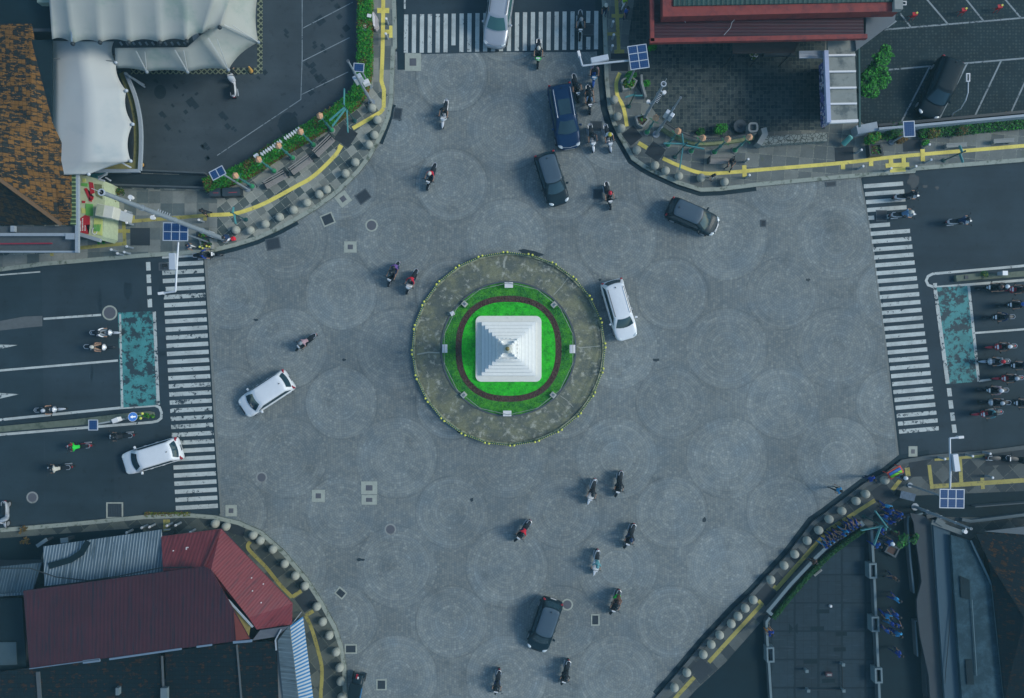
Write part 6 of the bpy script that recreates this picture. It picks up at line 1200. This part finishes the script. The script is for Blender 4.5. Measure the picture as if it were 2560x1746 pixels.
car(1362, 1565, -43, 127, 4.0, 1.68, 1.58, m_ck, 'black hatchback with dark grey roof near the bottom centre', .90, .62, roofm=m_cgr, tail='w')
m_pk = surf('parked_paint', (.003, .014, .022), .55, .1, 3, spec=.15)
car(2349, 221, -54, 132, 4.55, 1.78, 1.75, m_pk, 'black car parked between white lines in the dark upper right car park', 1.1, .7)
c = P(893, 1712, .6); t = thing('pedicab', 'dark pedicab with red and blue trim and a white plate at the bottom kerb', 'pedicab', (c.x, c.y, .01), math.radians(80))
bm = B(); loft(bm, [(-.9, .30, .35, .6), (-.5, .38, .3, .95), (.2, .42, .28, 1.0), (.7, .34, .3, .6)], 14, power=4); obj('body', bm, m_ck, t, True); bm = B(); loft(bm, [(-.8, .42, 1.25, 1.32), (-.3, .46, 1.32, 1.46), (.4, .44, 1.25, 1.35)], 14, power=4); obj('hood', bm, m_navy, t, True)
bm = B(); box(bm, (.62, .1, .72), (.42, .14, .06)); obj('red_trim', bm, m_tail, t); bm = B(); box(bm, (.5, 0, .74), (.3, .10, .05)); obj('plate', bm, m_plate, t); bm = B(); box(bm, (-.55, -.40, .7), (.8, .05, .2)); obj('blue_trim', bm, m_blu, t)
for x, y in ((.5, .46), (.5, -.46), (-.95, 0)): bm = B(); cyl(bm, (x, y-.02, .30), (x, y+.02, .30), .30, n=18); obj('wheel', bm, m_tyre, t)
bm = B(); tube(bm, [(-1.1, -.3, 1.05), (-1.0, 0, 1.0), (-1.1, .3, 1.05)], .02); obj('handlebar', bm, m_alu, t)
# ------------------------------------------------------------------ people: one continuous skinned body per pose
ID = [Vector((0, 0, 0))]
def make_pose(name, J, helm):
    """J: dict of joint positions; returns a mesh with slots skin, top, trousers, shoes"""
    V = []; Ed = []; Rr = []; Sg = []
    def v(p, r): V.append(Vector(p)); Rr.append(r if isinstance(r, tuple) else (r, r)); return len(V)-1
    def e(a, b, tg): Ed.append((a, b)); Sg.append((V[a], V[b], tg))
    pel = v(J['pelvis'], (.15, .12)); wa = v(J['waist'], (.135, .105)); ch = v(J['chest'], (.165, .115)); nk = v(J['neck'], .055); hb = v(J['head']+Vector((0, 0, -.06)), (.075, .08)); ht = v(J['head']+Vector((0, 0, .06)), (.075, .09))
    e(pel, wa, 1); e(wa, ch, 1); e(ch, nk, 1); e(nk, hb, 0); e(hb, ht, 0)
    f = J['face']; nz = v(J['head']+f*.115+Vector((0, 0, -.03)), .014); e(hb, nz, 0)
    for s in (-1, 1):
        side = Vector((-f.y, f.x, 0))*s; er = v(J['head']+side*.085+Vector((0, 0, -.02)), .014); e(hb, er, 0)
    for s, k in ((1, 'L'), (-1, 'R')):
        sh, el, wr, d = J['sh'+k], J['el'+k], J['wr'+k], J['hd'+k]
        a = v(sh, .062); b = v(sh.lerp(el, .5), .050); c_ = v(el, .042); g = v(el.lerp(wr, .4), .038); h_ = v(wr, .027); pm = v(wr+d*.05, (.034, .020))
        e(ch, a, 1); e(a, b, 1); e(b, c_, 1 if J.get('long') else 0); e(c_, g, 1 if J.get('long') else 0); e(g, h_, 0); e(h_, pm, 0)
        sd_ = d.cross(Vector((0, 0, 1))); sd_ = sd_.normalized() if sd_.length > .1 else Vector((1, 0, 0)); dn_ = Vector((0, 0, -1)) if abs(d.z) < .8 else Vector((1, 0, 0))
        for q, L in ((-1.5, .055), (-.5, .068), (.5, .064), (1.5, .050)):
            p0 = wr+d*.095+sd_*q*.017; f1 = v(p0, .0085); f2__ = v(p0+d*L*.55+dn_*.012, .0082); f3 = v(p0+d*L*.85+dn_*L*.55, .007); e(pm, f1, 0); e(f1, f2__, 0); e(f2__, f3, 0)
        p0 = wr+d*.045+sd_*-.042*s; t1 = v(p0, .010); t2 = v(p0+d*.035+sd_*-.01*s+dn_*.015, .009); e(pm, t1, 0); e(t1, t2, 0)
        hp, kn, an, to = J['hp'+k], J['kn'+k], J['an'+k], J['to'+k]
        a = v(hp, .092); b = v(hp.lerp(kn, .5), .080); c_ = v(kn, .058); g = v(kn.lerp(an, .35), .056); h_ = v(an, .038); tt = v(to, (.040, .028))
        e(pel, a, 2); e(a, b, 2); e(b, c_, 2); e(c_, g, 2); e(g, h_, 2); e(h_, tt, 3)
    me = bpy.data.meshes.new(name); me.from_pydata([tuple(p) for p in V], Ed, []); o = bpy.data.objects.new(name, me); C.objects.link(o)
    sk = o.modifiers.new('skin', 'SKIN'); sk.use_smooth_shade = True
    for i, d in enumerate(me.skin_vertices[0].data): d.radius = Rr[i]; d.use_root = (i == 0)
    ss_ = o.modifiers.new('sub', 'SUBSURF'); ss_.levels = 1; ss_.render_levels = 1
    bpy.context.view_layer.update(); dg = bpy.context.evaluated_depsgraph_get(); out = bpy.data.meshes.new_from_object(o.evaluated_get(dg)); out.name = name
    bpy.data.objects.remove(o)
    for m in (m_skin, m_cl[0], m_cl[1], m_tyre):
        pass
    out.materials.clear()
    for m in (m_skin, m_trim, m_trim, m_trim): out.materials.append(m)
    for p in out.polygons:
        c_ = p.center; best = (9, 0); p.use_smooth = True
        for a, b, tg in Sg:
            d = b-a; u = max(0, min(1, (c_-a).dot(d)/max(1e-9, d.length_squared))); q = (a+d*u-c_).length - (.06 if tg in (1, 2) and False else 0)
            if q < best[0]: best = (q, tg)
        p.material_index = best[1]
    return dict(mesh=out, head=J['head'], face=J['face'])
m_skin = surf('skin', (.36, .20, .13), .6, .08); m_cl = [m_trim, m_trim]
def cloth(name, col): return surf('cloth_'+name, col, .8, .2, 9)
Vv = Vector
def rider_J(lean=.16):
    J = dict(pelvis=Vv((-.12, 0, .86)), waist=Vv((-.07, 0, 1.02)), chest=Vv((.02+lean*.3, 0, 1.24)), neck=Vv((.06+lean*.5, 0, 1.40)), head=Vv((.10+lean*.6, 0, 1.53)), face=Vv((1, 0, -.05)))
    for s, k in ((1, 'L'), (-1, 'R')):
        J['sh'+k] = Vv((.02+lean*.4, s*.20, 1.30)); J['el'+k] = Vv((.22, s*.30, 1.10)); J['wr'+k] = Vv((.42, s*.30, 1.00)); J['hd'+k] = Vv((1, 0, -.1)).normalized()
        J['hp'+k] = Vv((-.06, s*.11, .84)); J['kn'+k] = Vv((.30, s*.20, .74)); J['an'+k] = Vv((.24, s*.17, .36)); J['to'+k] = Vv((.42, s*.18, .30))
    return J
def stand_J(step=.18, arm=.12):
    J = dict(pelvis=Vv((0, 0, .93)), waist=Vv((0, 0, 1.08)), chest=Vv((.01, 0, 1.30)), neck=Vv((.02, 0, 1.46)), head=Vv((.05, 0, 1.60)), face=Vv((1, 0, 0)))
    for s, k in ((1, 'L'), (-1, 'R')):
        J['sh'+k] = Vv((0, s*.19, 1.37)); J['el'+k] = Vv((-s*arm*.5, s*.25, 1.12)); J['wr'+k] = Vv((-s*arm+.10, s*.25, .90)); J['hd'+k] = Vv((.25, 0, -1)).normalized()
        J['hp'+k] = Vv((0, s*.10, .90)); J['kn'+k] = Vv((s*step*.6+.04, s*.10, .50)); J['an'+k] = Vv((s*step, s*.10, .08)); J['to'+k] = Vv((s*step+.16, s*.11, .04))
    return J
def sit_J(z=.48, reach=0.):
    J = dict(pelvis=Vv((0, 0, z+.10)), waist=Vv((-.02, 0, z+.26)), chest=Vv((.03, 0, z+.48)), neck=Vv((.08, 0, z+.64)), head=Vv((.13, 0, z+.77)), face=Vv((1, 0, -.2)).normalized())
    for s, k in ((1, 'L'), (-1, 'R')):
        J['sh'+k] = Vv((.03, s*.19, z+.55)); J['el'+k] = Vv((.14, s*.26, z+.34)); J['wr'+k] = Vv((.34+reach, s*.14, z+.26)); J['hd'+k] = Vv((.9, -s*.2, -.2)).normalized()
        J['hp'+k] = Vv((.03, s*.10, z+.08)); J['kn'+k] = Vv((.42, s*.16, z+.06)); J['an'+k] = Vv((.46+s*.06, s*.20, .08)); J['to'+k] = Vv((.60+s*.06, s*.23, .04))
    return J
def crouch_J():
    J = sit_J(.22); J['head'] = Vv((.30, 0, .92)); J['neck'] = Vv((.22, 0, .82)); J['chest'] = Vv((.12, 0, .68)); J['waist'] = Vv((.02, 0, .48))
    for s, k in ((1, 'L'), (-1, 'R')): J['sh'+k] = Vv((.14, s*.18, .74)); J['el'+k] = Vv((.34, s*.22, .52)); J['wr'+k] = Vv((.50, s*.12, .40)); J['kn'+k] = Vv((.36, s*.16, .48)); J['an'+k] = Vv((.08, s*.14, .08)); J['to'+k] = Vv((.24, s*.16, .04))
    return J
POSE = dict(ride=make_pose('rider_body', rider_J(), 1), ride2=make_pose('rider_body_low', rider_J(.34), 1), walk=make_pose('walking_body', stand_J(), 0), stand=make_pose('standing_body', stand_J(.05, .04), 0), sit=make_pose('seated_body', sit_J(), 0), crouch=make_pose('crouching_body', crouch_J(), 0))
J = rider_J(); J['long'] = 1; POSE['ridel'] = make_pose('rider_body_sleeves', J, 1)
bm = B(); ball(bm, (0, 0, 0), .150, (1.12, .96, 1.0), 18, 12); me_helm = obj('helmet', bm, m_trim, None, 'all'); helm_mesh = me_helm.data; bpy.data.objects.remove(me_helm)
bm = B(); ball(bm, (0, 0, 0), .152, (1.13, .92, .55), 18, 8); q = obj('visor', bm, m_glass, None, 'all'); visor_mesh = q.data; bpy.data.objects.remove(q)
bm = B(); ball(bm, (-.012, 0, .02), .112, (1.08, 1.0, 1.0), 16, 10)
for v_ in list(bm.verts):
    if v_.co.x > .035 and v_.co.z < .045: v_.co.x *= .72
q = obj('hair', bm, m_trim, None, 'all'); hair_mesh = q.data; bpy.data.objects.remove(q)
m_hair = surf('black_hair', (.012, .011, .012), .6)
COL = dict(black=(.012, .016, .022), white=(.70, .70, .72), red=(.48, .012, .030), blue=(.015, .08, .34), navy=(.010, .030, .085), green=(.02, .55, .05), grey=(.20, .23, .26), pink=(.38, .24, .27), purple=(.14, .07, .26), tan=(.34, .22, .15), teal=(.10, .27, .30), yellow=(.62, .50, .04), lightblue=(.03, .26, .50), silver=(.42, .45, .50), brown=(.10, .05, .035), cream=(.50, .48, .42), lime=(.28, .48, .02), bluegrey=(.10, .20, .34), orange=(.55, .20, .04), royal=(.008, .04, .26))
MC = {k: cloth(k, v) for k, v in COL.items()}; MP = {k: carpaint('bike_'+k, v, .15, .3) for k, v in COL.items()}; MH = {k: surf('helmet_'+k, v, .3) for k, v in COL.items()}
def person(pose, loc, rz, label, top='black', leg='navy', head='hair', headcol=None, group=None, cat='person', sc_=1.0, shoe='black'):
    D = POSE[pose]; t = thing('person', label, cat, loc, rz, group); t.scale = (sc_,)*3
    b = bpy.data.objects.new('body', D['mesh']); C.objects.link(b); b.parent = t
    for i, m in ((1, MC[top]), (2, MC[leg]), (3, MC[shoe])): setmat(b, i, m)
    tilt = math.atan2(-D['face'].z, D['face'].x)
    if head in ('helmet', 'cap'):
        h_ = bpy.data.objects.new('helmet', helm_mesh); C.objects.link(h_); h_.parent = t; h_.location = D['head']+Vector((0, 0, .03)); setmat(h_, 0, MH[headcol or 'black'])
        v_ = bpy.data.objects.new('visor', visor_mesh); C.objects.link(v_); v_.parent = h_; v_.location = (.012, 0, -.02)
    else:
        h_ = bpy.data.objects.new('hair' if head == 'hair' else 'headscarf', hair_mesh); C.objects.link(h_); h_.parent = t; h_.location = D['head']+Vector((0, 0, .02)); setmat(h_, 0, MC[headcol] if headcol else m_hair)
        if head == 'scarf': h_.scale = (1.12, 1.15, 1.1)
    return t
# ------------------------------------------------------------------ motorcycles
def moto_proto():
    t = thing('motorcycle', '', 'motorcycle')
    bm = B(); loft(bm, [(-.92, .04, .66, .74), (-.80, .10, .50, .78), (-.55, .15, .36, .76), (-.25, .16, .30, .74), (-.02, .13, .28, .62), (.10, .12, .26, .42), (.24, .12, .26, .40)], 14, power=3); obj('body', bm, MP['black'], t, True)
    bm = B(); loft(bm, [(.20, .10, .30, .46), (.27, .18, .30, .72), (.36, .21, .40, .92), (.46, .19, .62, 1.0), (.56, .12, .72, .92), (.62, .05, .78, .86)], 14, power=3); obj('front_shield', bm, MP['black'], t, True)
    bm = B(); loft(bm, [(-.80, .08, .75, .80), (-.6, .13, .75, .84), (-.2, .14, .74, .82), (.02, .09, .68, .76)], 12, power=3); obj('seat', bm, m_trim, t, True)
    bm = B(); tube(bm, [(-.62, -.13, .80), (-.86, -.12, .84), (-.95, 0, .85), (-.86, .12, .84), (-.62, .13, .80)], .022, 6); obj('grab_rail', bm, m_rim, t, True)
    for x in (.72, -.62):
        bm = B(); cyl(bm, (x, -.05, .27), (x, .05, .27), .27, n=20); q = obj('wheel', bm, m_tyre, t, True); bm = B(); cyl(bm, (x, -.055, .27), (x, .055, .27), .16, n=14); obj('rim', bm, m_rim, q)
    bm = B(); loft(bm, [(.48, .06, .50, .56), (.62, .085, .53, .62), (.84, .07, .46, .56), (1.0, .02, .38, .42)], 10); obj('front_fender', bm, MP['black'], t, True)
    bm = B(); tube(bm, [(.36, -.36, 1.0), (.44, -.18, 1.02), (.46, 0, 1.0), (.44, .18, 1.02), (.36, .36, 1.0)], .018, 7); tube(bm, [(.46, 0, 1.0), (.66, 0, .3)], .03, 7); obj('handlebar', bm, m_trim, t, True)
    for s in (-1, 1): bm = B(); cyl(bm, (.42, s*.24, 1.0), (.44, s*.34, 1.16), .008, n=5); ball(bm, (.44, s*.36, 1.18), .06, (.3, 1, .7)); obj('mirror', bm, m_trim, t)
    bm = B(); ball(bm, (.57, 0, .86), .075, (.6, 1.2, .8)); obj('headlight', bm, m_head, t, 'all'); bm = B(); box(bm, (-.93, 0, .62), (.04, .13, .06), bev=.01); obj('tail_light', bm, m_tail, t)
    bm = B(); box(bm, (.50, 0, 1.015), (.10, .24, .02), ry=.5); obj('dash_plate', bm, m_plate, t); bm = B(); cyl(bm, (-.75, -.17, .32), (-.25, -.17, .30), .05, .035, 10); obj('exhaust', bm, m_rim, t)
    return t
MPR = moto_proto(); used = False
def moto(px, py, dx, dy, bcol, top, head, hcol, leg, bl, pl, place, pose='ride', passenger=None, plate=True, front=None, scale=1.0):
    global used
    c = P(px, py, .85); t = MPR if not used else copy_tree(MPR); used = True; t.location = (c.x, c.y, .008); a = ang(dx, dy); t.rotation_euler.z = a
    tag(t, f'{bl} {place}', 'motorcycle', 'motorcycles in the street')
    for ch in t.children:
        if ch.name.split('.')[0] in ('body', 'front_fender'): setmat(ch, 0, MP[bcol])
        if ch.name.split('.')[0] == 'front_shield': setmat(ch, 0, MP[front or bcol])
        if ch.name.split('.')[0] == 'dash_plate': setmat(ch, 0, m_plate if plate else m_trim)
    t.scale = (1.06, 1.2, 1.0)
    bk = Vector((math.cos(a), math.sin(a)))*-.16
    if pl: person(pose, (c.x+bk.x, c.y+bk.y, .0), a, f'{pl} riding {place}', top, leg, head, hcol, 'riders')
    if passenger:
        o = Vector((math.cos(a), math.sin(a)))*-.56; person('ride', (c.x+o.x, c.y+o.y, .03), a, f'{passenger[0]} behind the rider {place}', passenger[1], passenger[2], passenger[3], passenger[4], 'riders')
for r in (
 (1110.5, 281, -40, 215, 'white', 'black', 'hair', None, 'black', 'white scooter', 'person in black', 'left of the blue SUV above the roundabout', 'ride'),
 (1077, 439, -65, 180, 'black', 'red', 'helmet', 'cream', 'navy', 'black motorcycle', 'person in red shirt and pale helmet', 'above the roundabout and left of the cars', 'ride'),
 (982, 684, -85, 170, 'black', 'black', 'helmet', 'black', 'navy', 'black motorcycle with two people', 'person in black', 'left in the pair above left of the roundabout', 'ride', ('passenger in purple', 'purple', 'navy', 'helmet', 'black')),
 (1028, 703, -85, 180, 'black', 'red', 'helmet', 'black', 'navy', 'black motorcycle with white front', 'person in red and white', 'right in the pair above left of the roundabout', 'ridel', None, True, 'white'),
 (762, 856, -43, 33, 'black', 'pink', 'helmet', 'grey', 'black', 'black motorcycle', 'person in pinkish grey', 'alone between western crossing and roundabout', 'ride2'),
 (1346, 130, -8, 215, 'black', 'black', 'helmet', 'cream', 'black', 'motorcycle with bright green front', 'person in pale helmet and tan sleeves', 'leaving the northern crossing', 'ride', None, True, 'green'),
 (1451, 59, 0, 235, 'black', 'black', 'helmet', 'grey', 'grey', 'grey black scooter', 'person in black', 'on the right end of the northern crossing', 'ride'),
 (1486, 178, -10, 180, 'blue', 'pink', 'helmet', 'black', 'black', 'blue and white scooter', 'person with bare arms', 'under the northern gantry sign', 'ride', None, True, 'lightblue'),
 (1441, 217, 45, 205, 'black', 'black', 'helmet', 'black', 'black', 'black motorcycle', 'person in black jacket', 'right of the blue SUV roof', 'ride2'),
 (1473, 246, 25, 215, 'black', 'black', 'helmet', 'black', 'bluegrey', 'black motorcycle with two people', 'person in black', 'near the northeast kerb above the grate', 'ride', ('passenger in black', 'black', 'black', 'helmet', 'black')),
 (1480, 342, 35, 195, 'white', 'black', 'helmet', 'black', 'black', 'white fronted scooter', 'person in black', 'right of the blue SUV bonnet', 'ride2'),
 (1521, 343, 55, 205, 'silver', 'white', 'helmet', 'yellow', 'black', 'silver motorcycle', 'person in white shirt and yellow helmet', 'against the northeast kerb', 'ride'),
 (1522, 487, 38, 185, 'black', 'black', 'helmet', 'red', 'black', 'black scooter with pale tail', 'person in black with red helmet', 'between the two dark cars at upper right', 'ride'),
 (2272, 489, 210, -15, 'white', 'black', 'helmet', 'black', 'black', 'white scooter', 'person in black jacket', 'highest on the eastern crossing', 'ride2'),
 (2263, 535, 210, -10, 'silver', 'bluegrey', 'helmet', 'cream', 'black', 'silver scooter', 'person in blue shirt and cream helmet', 'right of the grate on the eastern crossing', 'ride'),
 (2404, 552, 170, -10, 'white', 'navy', 'helmet', 'black', 'black', 'dark motorcycle with white tail', 'person in dark blue', 'alone on the upper eastern road', 'ridel'),
 (2488, 719, -170, 3, 'black', 'black', 'helmet', 'brown', 'black', 'black motorcycle with two people', 'person in dark jacket', 'just under the eastern island line', 'ride', ('passenger in white helmet', 'black', 'black', 'helmet', 'white')),
 (2546, 724, -170, 3, 'red', 'brown', 'helmet', 'black', 'black', 'red motorcycle', 'person in brown', 'at the right edge under the eastern island', 'ride'),
 (2541, 762, -170, 6, 'black', 'black', 'helmet', 'blue', 'black', 'black motorcycle', 'person in black with blue helmet', 'second row at right edge of eastern queue', 'ride'),
 (2504, 793, -170, 6, 'black', 'navy', 'helmet', 'black', 'black', 'dark motorcycle with white plate', 'person in dark blue jacket', 'above the middle eastern lane line', 'ridel'),
 (2509, 867, -170, 10, 'red', 'brown', 'helmet', 'white', 'black', 'red motorcycle', 'person in dark red with white helmet', 'below the middle eastern lane line', 'ride'),
 (2492, 904, -170, 4, 'silver', 'grey', 'helmet', 'red', 'black', 'silver sharp nosed scooter', 'person in grey with red helmet', 'middle of the eastern queue', 'ridel'),
 (2549, 914, -170, 4, 'black', 'navy', 'helmet', 'black', 'black', 'black motorcycle with blue tail', 'person in dark blue', 'at the right edge beside the silver scooter', 'ride'),
 (2526, 946, -170, 8, 'red', 'black', 'helmet', 'silver', 'black', 'red nosed motorcycle', 'person in black with silver helmet', 'right of the short eastern lane line', 'ride'),
 (2488, 976, -170, 3, 'black', 'pink', 'helmet', 'white', 'black', 'black motorcycle with white handlebar cover', 'person in pink sleeves', 'below the short eastern lane line', 'ridel'),
 (2494, 1007, -170, 0, 'black', 'black', 'helmet', 'silver', 'black', 'black motorcycle with pale lights', 'person in black with shiny helmet', 'second lowest of the eastern queue', 'ride2', None, True, 'silver'),
 (2474, 1034, -170, 22, 'red', 'teal', 'helmet', 'black', 'black', 'red fronted motorcycle', 'person in black and teal', 'lowest of the eastern queue', 'ridel'),
 (2556, 1008, -170, 0, 'black', 'black', 'helmet', 'black', 'black', 'half visible black motorcycle', 'person in black', 'at the right edge of the lowest eastern row', 'ride'),
 (258, 832, 185, 0, 'silver', 'white', 'helmet', 'black', 'grey', 'silver motorcycle', 'person in white shirt', 'left of the western green box top', 'ridel'),
 (243, 868, 150, 6, 'black', 'black', 'helmet', 'cream', 'tan', 'dark motorcycle with white front', 'person with tan sleeves and cream helmet', 'left of the western green box middle', 'ride', None, True, 'white'),
 (119, 1025, 160, -5, 'silver', 'black', 'helmet', 'silver', 'black', 'silver fronted motorcycle', 'person in black', 'just above the western island', 'ride2'),
 (297, 1091, -190, 10, 'black', 'black', 'helmet', 'black', 'black', 'black motorcycle with white number plate', 'person in black', 'between western island and white car', 'ride'),
 (191, 1117, -190, 10, 'red', 'green', 'helmet', 'black', 'black', 'dark red motorcycle', 'person in bright green jacket', 'on the lower western road', 'ridel'),
 (142, 1171, -170, 10, 'black', 'cream', 'helmet', 'black', 'black', 'black motorcycle with white tail', 'person in cream white shirt', 'lowest on the western road', 'ride'),
 (514, 637, 180, -10, 'black', 'royal', 'helmet', 'black', 'black', 'dark motorcycle with red and white front', 'person in royal blue jacket', 'at the top of the western crossing', 'ridel'),
 (1480, 1231, -40, 145, 'white', 'black', 'helmet', 'black', 'brown', 'white scooter', 'person in black', 'at the left of the pair lower right of the roundabout', 'ride'),
 (1548, 1212, -25, 120, 'black', 'black', 'helmet', 'black', 'black', 'black motorcycle', 'person in black', 'at the right of the pair lower right of the roundabout', 'ridel'),
 (1307, 1330, -85, 115, 'black', 'red', 'helmet', 'black', 'navy', 'black motorcycle', 'person in bright red shirt', 'alone below the roundabout', 'ride'),
 (1575, 1343, -45, 120, 'black', 'black', 'helmet', 'navy', 'navy', 'black motorcycle', 'person in black with dark blue helmet', 'right of the teal dressed rider', 'ridel'),
 (1491, 1409, -20, 135, 'white', 'teal', 'scarf', 'teal', 'white', 'white scooter', 'person in flowing teal dress', 'below the lower right pair', 'ridel'),
 (1539, 1509, -45, 135, 'black', 'black', 'helmet', 'black', 'brown', 'black motorcycle with two people', 'person in black', 'right of the framed grate near the bottom', 'ride', ('passenger in dark red', 'brown', 'green', 'helmet', 'brown')),
 (1414, 1686, -35, 125, 'black', 'black', 'helmet', 'black', 'black', 'black motorcycle with white rear plate', 'person in black', 'below the black hatchback at the bottom', 'ridel'),
 (1243, 1710, -20, 120, 'black', 'black', 'helmet', 'black', 'navy', 'black motorcycle', 'person in black', 'at the bottom edge left of the black hatchback', 'ride'),
 (578, 208, -15, -120, 'white', 'black', 'hair', 'royal', 'black', 'white black scooter parked', None, 'at the lowest corner of the fan shaped tent', 'ride'),
 (2504, 1147, 160, 5, 'black', 'black', 'hair', None, 'black', 'dark motorcycle parked', None, 'in the dark recess right of the gantry', 'ride'),
 (2548, 1150, 160, 30, 'black', 'black', 'hair', None, 'black', 'second dark motorcycle parked', None, 'at the right edge of the dark recess', 'ride'),
 (6, 1288, -5, 90, 'silver', 'black', 'hair', None, 'black', 'silver motorcycle parked', None, 'at the left edge of the lower western road', 'ride'),
): moto(*r)
def stander(pose, px, py, dx, dy, label, top, leg, head='hair', hc=None, z=PZ, group=None, s=1.0):
    c = P(px, py, z); return person(pose, (c.x, c.y, z), ang(dx, dy), label, top, leg, head, hc, group, sc_=s)
stander('walk', 527, 537, -40, 10, 'person in black walking on the western yellow strip', 'black', 'black')
stander('crouch', 578, 594, -30, 20, 'person in dark blue jacket crouching beside the tall mast foot', 'navy', 'white')
stander('walk', 486, 620, 30, 10, 'child in dark blue shirt walking under the six solar panels', 'navy', 'white', s=.82)
stander('walk', 1774, 447, 5, 30, 'person in black shirt and pale trousers standing by the northeast stone balls', 'black', 'cream', s=.8)
c = P(1826, 406, .5); person('sit', (c.x, c.y, PZ-.02), math.radians(-105), 'person in black sitting on the right end of the northeast bench', 'black', 'black')
stander('walk', 2079, 1218, -30, -12, 'person in light blue shirt walking on the cobbles at lower right', 'lightblue', 'black', z=.0)
stander('stand', 2158, 1190, 25, 25, 'person in dark blue with pale plate at the southeast kerb', 'royal', 'navy', z=.0)
stander('walk', 2235, 1186, -30, -5, 'vendor in black with white cap beside the red cart', 'black', 'bluegrey', 'helmet', 'white')
c = P(579, 177, 1.0); person('stand', (c.x, c.y, PZ), 2.0, 'person in black with blue cap beside the parked scooter at the tent', 'black', 'black', 'cap', 'royal', sc_=.9)
stander('stand', 1560, 46, 20, 20, 'person in bright blue jacket at the top by the red building', 'blue', 'navy'); stander('walk', 1555, 20, -20, 20, 'person in lime jacket near the top edge', 'lime', 'white'); stander('stand', 1508, 39, 10, 30, 'person in black with pale bag at the top northeast kerb', 'black', 'navy', 'cap', 'cream')
stander('stand', 1912, 1567, -20, -20, 'person in orange and dark blue at the top of the left park wall', 'royal', 'orange', 'hair'); stander('stand', 2022, 1395, 20, 20, 'small person in brown in the gap between the seat walls', 'brown', 'black', s=.8)
# seated and standing group in blue
gl = ['first', 'second', 'third', 'fourth', 'fifth', 'sixth', 'seventh', 'eighth', 'ninth']
for i, (px, py, top, leg, a) in enumerate(((2063, 1361, 'royal', 'lightblue', 140), (2071, 1354, 'lightblue', 'royal', 130), (2080, 1347, 'royal', 'navy', 120), (2089, 1341, 'navy', 'royal', 130), (2097, 1337, 'royal', 'brown', 150), (2108, 1330, 'lightblue', 'lightblue', 155), (2117, 1324, 'royal', 'navy', 100), (2127, 1318, 'blue', 'royal', 120), (2137, 1313, 'royal', 'royal', 110))):
    c = P(px, py, .6); person('sit', (c.x, c.y, PZ), math.radians(a), f'{gl[i]} person from the left in {"light blue" if top=="lightblue" else ("navy" if top=="navy" else "blue")} sitting on the southeast seat wall', top, leg, 'hair', None, 'people in blue on the seat wall')
for i, (px, py, top, leg, d, hc) in enumerate(((2199, 1257, 'lightblue', 'royal', 'topmost of the group below the dark square plate', None), (2205, 1270, 'blue', 'royal', 'under the topmost one in blue', None), (2195, 1283, 'blue', 'navy', 'at the left of the dark group beside the green boards', None), (2220, 1285, 'royal', 'blue', 'at the right of the dark group near the white wall', None),
   (2206, 1296, 'royal', 'lightblue', 'lowest of the dark group beside the green boards', None), (2229, 1280, 'blue', 'royal', 'closest to the upper short white wall', None), (2213, 1288, 'navy', 'royal', 'in the middle of the dark group', None), (2184, 1318, 'royal', 'navy', 'under the crossing point of the green boards', None), (2172, 1352, 'blue', 'royal', 'leaning on the top of the right park wall', None), (2203, 1346, 'blue', 'navy', 'with large pale hat by the square planter', 'white'),
   (2220, 1485, 'lightblue', 'royal', 'alone halfway down the dark alley', None), (2199, 1526, 'lightblue', 'royal', 'upper left of the alley crowd', None), (2219, 1524, 'blue', 'royal', 'upper right of the alley crowd', None), (2209, 1545, 'royal', 'lightblue', 'in the middle of the alley crowd', None), (2223, 1549, 'blue', 'navy', 'right in the alley crowd', None), (2197, 1562, 'blue', 'royal', 'lower left of the alley crowd', None), (2223, 1569, 'lightblue', 'royal', 'lowest of the alley crowd', None), (2224, 1617, 'royal', 'navy', 'last one far down the dark alley', None), (2215, 1433, 'brown', 'navy', 'in dull red alone at the top of the alley', None))):
    tc = {'lightblue': 'light blue', 'blue': 'blue', 'royal': 'deep blue', 'navy': 'navy', 'brown': 'dull red'}[top]
    c = P(px, py, PZ); person(R.choice(('walk', 'stand')), (c.x, c.y, PZ), R.uniform(0, 6.28), f'person in {tc} {d}' if top != 'brown' else 'person in dull red alone at the top of the alley', top, leg, 'cap' if hc else 'hair', hc, 'people in blue in the dark park')

# ------------------------------------------------------------------ blue volume added over the scene to lift its dark tones
bm = B(); box(bm, (0, 0, 26.5), (240, 240, 55)); hz = bpy.data.materials.new('tone_lift_volume'); hz.use_nodes = True; ht_ = hz.node_tree; ht_.nodes.remove(ht_.nodes['Principled BSDF'])
pv = ht_.nodes.new('ShaderNodeVolumePrincipled'); pv.inputs['Color'].default_value = (.38, .82, 1.0, 1); pv.inputs['Density'].default_value = .0006; pv.inputs['Anisotropy'].default_value = 0
ht_.links.new(pv.outputs[0], ht_.nodes['Material Output'].inputs['Volume']); tag(obj('tone_lift_volume', bm, hz), kind='stuff')
